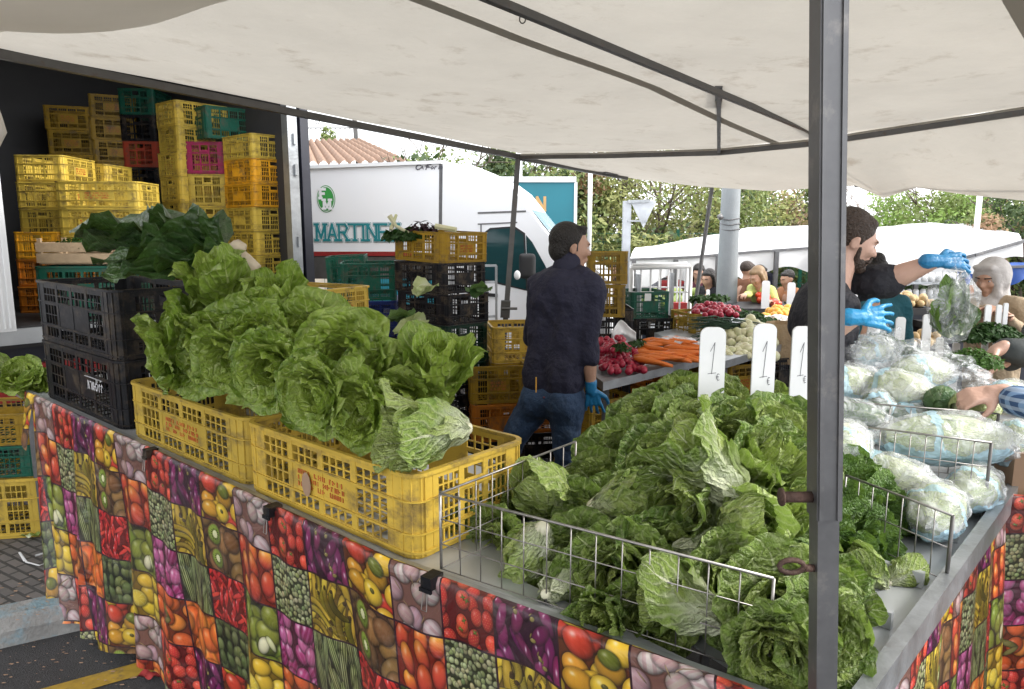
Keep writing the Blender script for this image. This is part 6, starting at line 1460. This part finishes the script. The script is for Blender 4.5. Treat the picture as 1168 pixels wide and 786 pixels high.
# ================= customers at the right =================
def customer(label,gx,gy,h,yaw,top,legs,hand_at,cuff,handd,palm,skin='skin_pale',lean=.25,two=None,side=1):
    s=h/1.72; root=empty('person',(0,0,0),0,label,'person'); f=V((math.cos(yaw),math.sin(yaw),0)); l=V((-f.y,f.x,0)); B=V((gx,gy,gz(gy)))
    hip=B+UP*.92*s; ch=hip+(UP*math.cos(lean)+f*math.sin(lean))*.40*s; nk=ch+(UP*math.cos(lean)+f*math.sin(lean))*.14*s; hd=nk+UP*.13*s+f*.04*s
    body=MB(); t=MB(); q,m=head_parts(body,hd,f-UP*.3,s); body.cap(ch,hd-UP*.04,.075,.055); body.cap(hip,ch,.1,.1)
    for k in (-1,1): t.cap(hip-UP*.08+l*.07*k,ch+l*.08*k,.125,.125)
    t.cap(nk-UP*.07+l*.14,nk-UP*.07-l*.14,.075,.075)
    for sd,tg in ((side,hand_at),(-side,two)):
        shd=nk-UP*.08+l*sd*.18
        if tg is None: tg=shd-UP*.5+f*.1; dd_=-UP;pn_=-l*sd
        else: dd_,pn_=handd,palm
        v=tg-shd; L_=max(.6,v.length/2*1.02*2); md=shd+v*.5; bend=math.sqrt(max((L_/2)**2-(v.length/2)**2,.0004)); el=md+(-UP*.9+l*sd*.4).normalized()*bend
        cu=lerp(el,tg,cuff); t.cap(shd,el,.07,.058); t.cap(el,cu,.058,.046); body.cap(el,tg,.034,.027); hand_parts(body,tg,dd_,pn_,sd,1.0,38)
    lg=MB(); sh=MB()
    for k in (-1,1):
        h_=hip+l*.09*k; k_=B+UP*.48*s+l*.1*k; a_2=B+UP*.1+l*.1*k; lg.cap(h_,k_,.105,.07); lg.cap(k_,a_2,.068,.052); body.cap(h_,k_,.07,.05); body.cap(k_,a_2,.045,.036); sh.cap(a_2-f*.06-UP*.05,a_2+f*.15-UP*.055,.048,.04)
    lg.cap(hip+l*.05,hip-l*.05,.12,.12)
    blob(body,'body',skin,root,.007,4); blob(t,'jacket' ,top,root,.012,6); blob(lg,'trousers',legs,root,.015); blob(sh,'shoes','shoe',root,.012)
    hr=MB(); hr.ell(q(-.03,0,.05),V((.1,.086,.09))*s,m); hr.ell(q(-.06,0,-.01),V((.06,.08,.08))*s,m); hr.ell(q(.045,0,.095),V((.055,.066,.034))*s,m); blob(hr,'hair','hair_brown',root,.008,3); face_details(root,q,m,s,'hair_brown'); return root
customer('customer in blue plaid shirt reaching in from the right border onto a round cabbage',2.12,1.47,1.66,math.radians(125),'plaid_shirt','denim',P(1139,447,2.24),.86,V((-1,.12,-.22)),V((-.1,.55,-1)),side=1,lean=.5)
customer('customer in dark green-grey coat at the right border, hands over the parsley',2.74,3.22,1.70,math.radians(205),'fabric_charcoal','fabric_black',P(1140,398,2.75),.92,V((-.8,.15,-.6)),V((-.3,-.1,-1)),two=P(1150,410,2.80),side=1,lean=.35)
# ================= other shoppers =================
simple_person(3.02,4.45,0,1.60,math.radians(205),'fabric_beige','fabric_brown','hair','woman in beige coat and pale headscarf looking down behind the slat signs',lean=.12,scarf='fabric_scarf',vox=.012,arm_l=P(1150,362,4.1),arm_r=P(1128,352,4.1),long=True)
simple_person(2.28,4.55,0,1.66,math.radians(60),'fabric_teal','fabric_black','hair','person in teal jacket with black hair bun bending beside the bearded man',lean=.55,hair='bun',vox=.013)
BP=[(745,9.6,1.60,200,'fabric_grey','denim','hair','short',.1,None,'shopper in grey with cap seen through the roll cage'),
 (768,9.8,1.58,230,'fabric_red','fabric_black','hair_brown','short',.1,None,'small shopper in red seen right of the grey one through the roll cage'),
 (797,9.2,1.58,250,'fabric_maroon','fabric_black','hair','long',.15,None,'woman in maroon standing left of the concrete pillar'),
 (815,8.6,1.52,220,'fabric_black','fabric_black','hair','long',.2,None,'person in black with long hair just left of the concrete pillar'),
 (846,8.8,1.60,20,'fabric_brown','fabric_black','hair_brown','short',.1,None,'person in brown and red just right of the concrete pillar'),
 (858,9.4,1.56,10,'fabric_black','fabric_black','hair','short',.15,None,'person in black facing right behind the brown-coated one'),
 (866,10.6,1.70,230,'fabric_navy','denim','hair_brown','short',.05,None,'tall person in dark clothes at the back, above the lime jacket'),
 (905,8.8,1.50,200,'fabric_orange','fabric_black','hair','short',.15,None,'person in orange close to the bearded man'),
 (700,11.5,1.62,250,'fabric_navy','fabric_black','hair','short',.1,None,'distant shopper behind the leaning yellow crates'),
 (1000,8.5,1.6,220,'fabric_grey','fabric_black','hair_brown','short',.1,None,'distant shopper behind the teal jacket'),
 (1120,7.6,1.55,250,'fabric_orange','fabric_black','hair_brown','long',.1,None,'distant shopper in orange under the blue tarpaulin')]
for u,Yp,h,yw,tp_,lg_,hm_,hs_,ln_,_,lb in BP: simple_person((u-584)/820*Yp,Yp,gz(Yp),h,math.radians(yw),tp_,lg_,hm_,lb,lean=ln_,hair=hs_,vox=.022,group='shoppers in the market behind')
simple_person((884-584)/820*8.3,8.3,gz(8.3),1.60,math.radians(205),'fabric_lime','denim','hair_blond','woman in lime jacket with fair hair stretching an arm left over a stall',lean=.45,hair='long',vox=.016,arm_r=P(848,338,7.8),arm_l=P(880,345,7.7))
# ================= background stalls =================
def far_awning(label,fr,bk,sag,valance,posts,mt='canvas_white',gzz=None,seed=0):
    e=empty('stall_awning',(0,0,0),0,label,'awning','stall awnings in the background')
    def along(pts,a): 
        k=a*(len(pts)-1); i=min(int(k),len(pts)-2); f=k-i; return lerp(P(*pts[i]),P(*pts[i+1]),f)
    m=MB(); 
    def fn(a,b): q=lerp(along(fr,a),along(bk,a),b); q.z+=sag*math.sin(PI*b)-.05*abs(math.sin(PI*a*3))*math.sin(PI*b)+.02*noise.noise(V((a*9,b*6,seed))); return q
    m.grid(fn,40,14); o=m.obj('canvas_roof',mt,e,True)
    m=MB()
    def vl(a,b): q=along(fr,a); q=q-V((0,0,valance*b*(1+.25*math.sin(a*22+seed)))); q.y+=.03*b*math.sin(a*30)-.01; return q
    m.grid(vl,50,3); m.obj('valance',mt,e,True)
    for u,v,Yp in posts:
        p=P(u,v,Yp); m=MB(); m.bar(p,(p.x,p.y,gz(p.y)),.05); m.obj('post','steel_grey',e)
    m=MB(); 
    for a,b in zip(fr,fr[1:]): m.bar(P(*a)-V((0,.02,-.01)),P(*b)-V((0,.02,-.01)),.03)
    m.obj('frame_bar','steel_grey',e); return e
far_awning('long white stall awning behind the traffic sign and the concrete pillar',[(718,297,9),(790,294,9.2),(860,288,9.4),(960,281,9.6)],[(728,284,12),(790,272,12.5),(860,259,13),(960,256,13.5)],.08,.28,[(723,297,8.98),(771,296,9.1),(819,292,9.2),(886,287,9.4)])
far_awning('small white domed awning behind the roll cage',[(722,322,10.5),(760,318,10.5),(803,326,10.5)],[(722,305,12.5),(760,302,12.5),(795,305,12.5)],.22,.12,[(803,322,10.5)],seed=2)
far_awning('broad white awning above the raised arm of the bearded man',[(940,300,8),(1010,306,7.8),(1060,304,7.5),(1110,292,7.4),(1166,276,7.6)],[(940,266,12),(1010,258,12.5),(1060,254,12.5),(1110,256,12),(1160,266,11)],.03,.16,[(1085,296,7.5),(1000,300,7.9)],seed=3)
far_awning('lower white awning behind the head of the bearded man',[(950,318,9),(1000,321,9),(1060,318,9)],[(950,300,12),(1000,298,12),(1060,300,12)],.05,.06,[(1045,318,9.0)],seed=4)
far_awning('blue tarpaulin awning edge behind the woman in beige',[(1092,304,8.6),(1130,306,8.6),(1190,304,8.6)],[(1092,300,11),(1130,300,11),(1190,299,11)],.0,.17,[(1098,304,8.6)],mt='blue_tarp',seed=5)
# rear produce stalls
def rear_stall(u0,u1,v,Y0,label,items,z=None,dz=.75):
    e=empty('market_stall',(0,0,0),0,label,'stall','background stalls'); a=P(u0,v,Y0);b=P(u1,v,Y0); z=a.z
    m=MB(); m.box(a.x,b.x,Y0,Y0+dz,z-.05,z); m.obj('table_top','truck_wall',e); m=MB(); m.box(a.x+.02,b.x-.02,Y0+.01,Y0+.02,gz(Y0)+.05,z-.051); m.obj('front_cloth','navy_metal',e)
    for x in (a.x+.04,b.x-.04):
        m=MB(); m.bar((x,Y0+.04,gz(Y0)),(x,Y0+.04,z-.052),.03); m.obj('leg','steel_grey',e)
    for (f0,f1,mt_,nm,cat,n,rad,lab) in items:
        me=MB(); me.ell((0,0,0),rad,None,8,6); me=me.mesh(nm,mt_,True)
        for i in range(n):
            o=bpy.data.objects.new(nm,me); COL.objects.link(o); s=R.uniform(.85,1.1); o.scale=(s,s,s*.9); o.location=(lerp(a.x,b.x,R.uniform(f0,f1)),Y0+R.uniform(.05,dz-.05)*.8,z+rad+R.choice((0,0,1))*rad*1.1); tag(o,lab,cat,lab)
    return e
rear_stall(1020,1072,352,5.6,'low stall of potatoes between the teal jacket and the hanging bag',[(0.02,.98,'potato','potato','potato',70,.035,'pale potato on the upper stall seen left of the hanging bag')])
rear_stall(1016,1080,398,4.9,'lower shelf of potatoes under the slat signs',[(0.02,.98,'potato','potato','potato',60,.036,'pale potato on the lower shelf seen between the slat signs')],dz=.5)
rear_stall(970,1008,350,6.4,'stall of tomatoes behind the bearded man',[(0.02,.98,'tomato_orange','tomato','tomato',45,.05,'orange-red tomato behind the bearded man')])
rear_stall(925,1010,352,7.4,'dark stall front behind the bearded man',[(0.0,.5,'orange_fruit','orange','orange',20,.045,'orange on the stall behind the bearded man')])
rear_stall(1075,1200,372,5.2,'dark stall table behind the hanging bag and the woman in beige',[(.3,.9,'potato','potato','potato',24,.035,'pale potato behind the hanging bag')])
rear_stall(735,812,352,8.2,'white-topped stall left of the concrete pillar',[(0,.9,'lettuce_light','cabbage','cabbage',26,.07,'pale green cabbage on the stall left of the concrete pillar')])
rear_stall(848,925,352,7.6,'stall under the reaching woman in lime',[(.45,.62,'tomato','tomato','tomato',18,.045,'red tomato under the reaching woman in lime')])
for i,(u0,u1,vt,vb,Yp,lb) in enumerate(((868,877,320,352,7.5,'blank pale board before the woman in lime'),(897,906,322,352,7.5,'blank pale board near the bearded man back'),(778,783,333,350,8.1,'small white tag board on the stall left of the pillar'),(805,809,330,350,8.1,'narrow white tag board by the concrete pillar'))): board(u0,u1,vt,vb,Yp,lb,False,grp='blank boards on rear stalls')
# scales or machine boxes beneath the right awning
e=empty('shelf_rack',(0,0,0),0,'grey metal shelf rack with rows of white jars behind the raised arm','rack'); p=P(1030,322,7.0); 
for k in range(3):
    m=MB(); m.box(p.x,p.x+.6,7.0,7.3,p.z-.02-k*.16,p.z-k*.16); m.obj('shelf','galvanised',e)
for xx in (p.x+.02,p.x+.58):
    m=MB(); m.bar((xx,7.15,gz(7)),(xx,7.15,p.z+.05),.03); m.obj('upright','galvanised',e)
me=MB(); me.tube([(0,0,0),(0,0,.07),(0,0,.085)],[.028,.028,.018],8); me=me.mesh('jar','white_board',True)
for k in range(3):
    for i in range(8):
        o=bpy.data.objects.new('jar',me); COL.objects.link(o); o.location=(p.x+.05+i*.07,7.1,p.z-k*.16+.001); tag(o,'small white jar on the grey rack behind the raised arm','jar','jars on the grey rack')
# pillar, sign, lamp posts
m=MB(); a=P(835,190,8.3); b=P(827,372,8.3); m.tube([a+(a-b)*.9,lerp(a,b,.5),b,(b.x-.05,b.y,gz(8.3))],[.09,.11,.125,.135],16)
cpil=m.obj('concrete_pillar','concrete',None,True,'thick grey concrete utility pillar beyond the vendor tables','pillar')
m=MB()
for v in (250,256,262): c=P(832.5,v,8.3); m.tube([c+V((.112*math.cos(i*PI/8),.112*math.sin(i*PI/8),.01*math.sin(i))) for i in range(17)],.006,4,caps=False)
c=P(823,250,8.2); m.tube([c,c+V((-.03,0,.05))],.03,6); m.obj('strap','steel_grey',cpil,True)
sg=empty('traffic_sign',(0,0,0),0,'back of a triangular give-way sign on a square grey post','sign'); Ys=10.5
m=MB(); p=P(716,229,Ys); m.box(p.x-.055,p.x+.055,Ys,Ys+.11,gz(Ys),p.z); m.obj('post','sign_back',sg)
m=MB(); t3_=[P(719,229,Ys-.03),P(749,229,Ys-.03),P(734,260,Ys-.03)]; F_=[m.av(p) for p in t3_]; B_=[m.av(p+V((0,.02,0))) for p in t3_]; m.face(F_[::-1]); m.face(B_)
for i in range(3): j=(i+1)%3; m.face([F_[i],F_[j],B_[j],B_[i]])
m.obj('plate','sign_back',sg); m=MB(); m.bar(P(716,230,Ys-.05),P(741,229,Ys-.05),.04); m.bar(P(716,252,Ys-.05),P(738,252,Ys-.05),.025); m.obj('bracket','galvanised',sg)
for (u,v,Yp,r_,l) in ((593,150,15,.05,'thin white lamp post rising behind the van roof'),(674,160,16,.05,'thin white lamp post before the olive trees'),(1120,200,11,.04,'pale lamp post above the right white awning')):
    p=P(u,v,Yp); m=MB(); m.tube([(p.x,Yp,gz(Yp)),(p.x,Yp,p.z+1)],r_,10); lpst=m.obj('lamp_post','white_paint',None,True,l,'lamp post'); m=MB(); m.tube([(p.x,Yp,p.z+1),(p.x+.3,Yp,p.z+1.15),(p.x+.8,Yp,p.z+1.2)],[r_*.7,r_*.6,.07],8); m.obj('arm','white_paint',lpst,True)
# house with tiled roof
hs=empty('tiled_house',(0,0,0),0,'house with terracotta tiled roof behind the white van','house'); Yh=22.
a=P(300,190,Yh);b=P(352,164,Yh+3);c_=P(412,162,Yh+3);d_=P(470,188,Yh)
m=MB()
def roof(x,y_):
    e0=lerp(V((a.x-3,a.y,a.z)),d_,x); r0=lerp(V((b.x-3,b.y,b.z)),c_,x); q=lerp(e0,r0,y_); q.z+=.13*abs(math.sin(x*PI*24))+.04*((y_*9)%1); q.y-=.0; return q
m.grid(roof,368,28); m.obj('roof','roof_tile',hs)
m=MB(); m.poly([d_,V((d_.x,d_.y+6,d_.z)),c_]); m.obj('roof','roof_tile',hs)
m=MB(); m.box(a.x-3,d_.x-.3,Yh+.4,Yh+6,gz(22),a.z-.05); wl_=m.obj('wall','plaster',hs); 
for x in (-7.5,-5.2):
    m=MB(); m.box(x,x+1,Yh+.37,Yh+.41,1.2,2.4); m.obj('window','glass_dark',hs)
m=MB(); p=P(352,146,26);
for i in range(14): m.bar((p.x-.6+i*.17,26,p.z-1.2),(p.x-.6+i*.17,26,p.z),.02)
m.bar((p.x-.6,26,p.z),(p.x+1.7,26,p.z),.04); m.bar((p.x-.6,26,p.z-.5),(p.x+1.7,26,p.z-.5),.03); m.bar((p.x+1.7,26,p.z-1.5),(p.x+1.62,26,p.z+.3),.14); m.obj('roof_railing','steel_dark',hs)
m=MB(); p=P(374,152,25.7); tuft(m,(p.x,p.y,p.z-.4),(.3,.2,.7),260,ln=.22); m.obj('potted_plant','foliage_mid',label='green potted plant behind the railing above the tiled roof',cat='plant')
h2=empty('pink_house',(0,0,0),0,'small pink-walled house gable right of the teal lorry','house'); p=P(656,262,26); m=MB(); p2=P(681,262,26); zt=P(656,240,26).z; zt2=P(681,258,26).z
slab(m,[V((p.x-4,26,0)),V((p2.x-.1,26,0)),V((p2.x-.1,31,0)),V((p.x-4,31,0))],gz(26),zt2-.05); m.obj('wall','plaster',h2)
m=MB(); q_=[V((p.x-4,25.8,zt+.9)),V((p.x,25.8,zt+.1)),V((p2.x+.2,25.8,zt2))]; 
F_=[m.av(x) for x in (q_[0],q_[2],V((q_[0].x,25.8,zt2)))]; B_=[m.av(x+V((0,5.4,0))) for x in (q_[0],q_[2],V((q_[0].x,25.8,zt2)))]; m.face(F_); m.face(B_[::-1])
for i in range(3): j=(i+1)%3; m.face([F_[i],B_[i],B_[j],F_[j]])
m.obj('roof','roof_tile',h2)
# green mesh fence at the back of the square
gf=empty('mesh_fence',(0,0,0),0,'green mesh fence along the back of the market square','fence'); yf=17.5
m=MB()
for i in range(80): x=-14+i*.45; m.bar((x,yf,gz(yf)),(x,yf,gz(yf)+2.1),.012)
for k in range(11): z=gz(yf)+.1+k*.2; m.bar((-14,yf,z),(22,yf,z),.012)
m.obj('mesh','green_plastic',gf)
for i in range(13): 
    m=MB(); m.bar((-14+i*3,yf+.03,gz(yf)),(-14+i*3,yf+.03,gz(yf)+2.2),.07); m.obj('post','green_plastic',gf)
# trees
FD,FM,FO,FF,FL,FR='foliage_dark','foliage_mid','foliage_olive','foliage_fresh','foliage_flower','foliage_red'
def T(u,Yp,vt,cr,mats,label,seed,**k):
    z=P(u,vt,Yp).z; g_=gz(Yp); tree((u-584)/820*Yp,Yp,g_,z-g_,cr,mats,label,seed=seed,**k)
T(505,17,150,2.3,[FD,FD,FM],'dense dark evergreen above the van box and cab',1,leaves=7000)
T(575,18,150,2.2,[FD,FM],'dark evergreen behind the leaning awning pole',2,leaves=7000)
T(636,20,165,1.9,[FD,FR,FM],'dark tree with brown tufts above the teal lorry',3,leaves=6000)
T(690,21,150,2.4,[FO,FM,FO],'olive-green tree left of the traffic sign',4,leaves=5000,lsz=.13)
T(750,20,160,2.8,[FO,FO,FM],'large olive-green tree behind the traffic sign',5,leaves=8000,lsz=.12)
T(812,21,175,2.4,[FO,FM,FD],'olive-green tree behind the concrete pillar',6,leaves=5000,lsz=.13)
T(868,24,214,1.9,[FM,FL,FO],'bush with yellowish tips right of the concrete pillar',7,leaves=6000)
T(903,26,222,1.1,[FR,FL,FM],'reddish shrub against the white sky left of the pole',8,leaves=2500)
T(925,25,205,1.3,[FM,FD],'small grey-green tree left of the near pole',9,leaves=3500)
T(720,18,262,2.2,[FD,FM,FO],'low dark shrubbery tree at the left end of the mesh fence',10,leaves=5000)
T(875,21,268,3.0,[FM,FD,FO],'low green tree right behind the mesh fence',12,leaves=6000)
T(960,21,272,2.4,[FM,FD],'low green tree behind the bearded man head',13,leaves=4000)
for i,(u,Yp,vt) in enumerate(((968,24,218),(990,22,212),(1012,23,216),(1034,22,214),(1052,25,220),(825,30,200),(775,28,190))):
    T(u,Yp,vt,1.7,[FM],['bare pale tree just right of the near pole','bare tree over the bearded man','bare tree, third right of the near pole','bare tree before the bright green crown','thin bare tree half hidden by the green crown','bare branches showing right of the pillar','bare branches above the olive trees'][i],20+i,bare=True)
T(1085,16,205,1.9,[FF,FF,FM],'fresh green tree above the right white awning',30,leaves=15000,lsz=.10)
T(1120,17,212,1.6,[FM,FF],'green tree behind the pale lamp post',31,leaves=6000,lsz=.13)
T(1165,12,205,1.6,[FD,FL,FD,FM],'dark hedge-like tree with pinkish blossom at the right border',32,leaves=15000,lsz=.085,crown_z=1.9)
T(1100,14,282,1.3,[FD,FD],'dark low shrub under the right white awning',33,leaves=4000)
T(1020,15,285,1.6,[FD],'dark low shrub in the shade behind the raised arm',34,leaves=4000)
m=MB(); tuft_=tuft; tuft(m,(0,24,gz(24)+.4),(34,1.2,2.2),14000,ln=.35,flat=.9,seed=8); m.obj('undergrowth',['foliage_mid'],label='green undergrowth along the far edge of the square',cat='undergrowth',kind='stuff')
hl=MB()
hl.grid(lambda a,b: V((lerp(-70,70,a),lerp(45,75,b),gz(50)+ (2.0+1.0*math.sin(a*9))*math.sin(PI*b*.5))),40,6); hl.obj('hills','foliage_dark',kind='structure',smooth=True)
# ================= light, sky, camera =================
w=bpy.data.worlds.new('World'); scene.world=w; w.use_nodes=True; nt=w.node_tree; n_=nt.nodes; l_=nt.links
sky=n_.new('ShaderNodeTexSky'); sky.sky_type='NISHITA'; sky.sun_disc=False; SE,SA=36,95  # elevation, compass angle of the sun seen from above
sky.sun_elevation=math.radians(SE); sky.sun_rotation=math.radians(SA); sky.dust_density=4; sky.air_density=1.5
tcw=n_.new('ShaderNodeTexCoord'); nz=n_.new('ShaderNodeTexNoise'); nz.inputs['Scale'].default_value=2.2; nz.inputs['Detail'].default_value=6; l_.new(tcw.outputs['Generated'],nz.inputs['Vector'])
hs_=n_.new('ShaderNodeHueSaturation'); hs_.inputs['Saturation'].default_value=.30; l_.new(sky.outputs[0],hs_.inputs['Color'])
mx=n_.new('ShaderNodeMix'); mx.data_type='RGBA'; l_.new(hs_.outputs[0],mx.inputs[6]); mx.inputs[7].default_value=(11.,11.2,11.6,1)
rp=n_.new('ShaderNodeMapRange'); rp.inputs[1].default_value=.3; rp.inputs[2].default_value=.6; rp.inputs[3].default_value=.45; rp.inputs[4].default_value=1; l_.new(nz.outputs[0],rp.inputs[0]); l_.new(rp.outputs[0],mx.inputs[0])
bg_=n_['Background']; l_.new(mx.outputs[2],bg_.inputs[0]); bg_.inputs[1].default_value=.15
sd_=V((math.sin(math.radians(SA))*math.cos(math.radians(SE)),math.cos(math.radians(SA))*math.cos(math.radians(SE)),math.sin(math.radians(SE))))
L=bpy.data.lights.new('Sun','SUN'); L.energy=2.2; L.angle=math.radians(14); L.color=(1,.96,.90); so=bpy.data.objects.new('Sun',L); COL.objects.link(so); so.rotation_mode='QUATERNION'; so.rotation_quaternion=sd_.to_track_quat('Z','Y')
cam=bpy.data.cameras.new('Camera'); co=bpy.data.objects.new('Camera',cam); COL.objects.link(co); scene.camera=co
co.location=(0,0,HC); co.rotation_euler=(PI/2-TH,0,0); cam.sensor_width=36; cam.lens=36*F/1168; cam.clip_end=400; cam.clip_start=.02
vs_=scene.view_settings; vs_.view_transform='Standard'; vs_.look='None'; vs_.gamma=1; vs_.exposure=EXPO
cy=scene.cycles; cy.use_denoising=True; cy.max_bounces=7; cy.diffuse_bounces=3; cy.glossy_bounces=3; cy.transmission_bounces=4; cy.transparent_max_bounces=12; cy.caustics_reflective=False; cy.caustics_refractive=False; cy.use_adaptive_sampling=True; cy.adaptive_threshold=.02
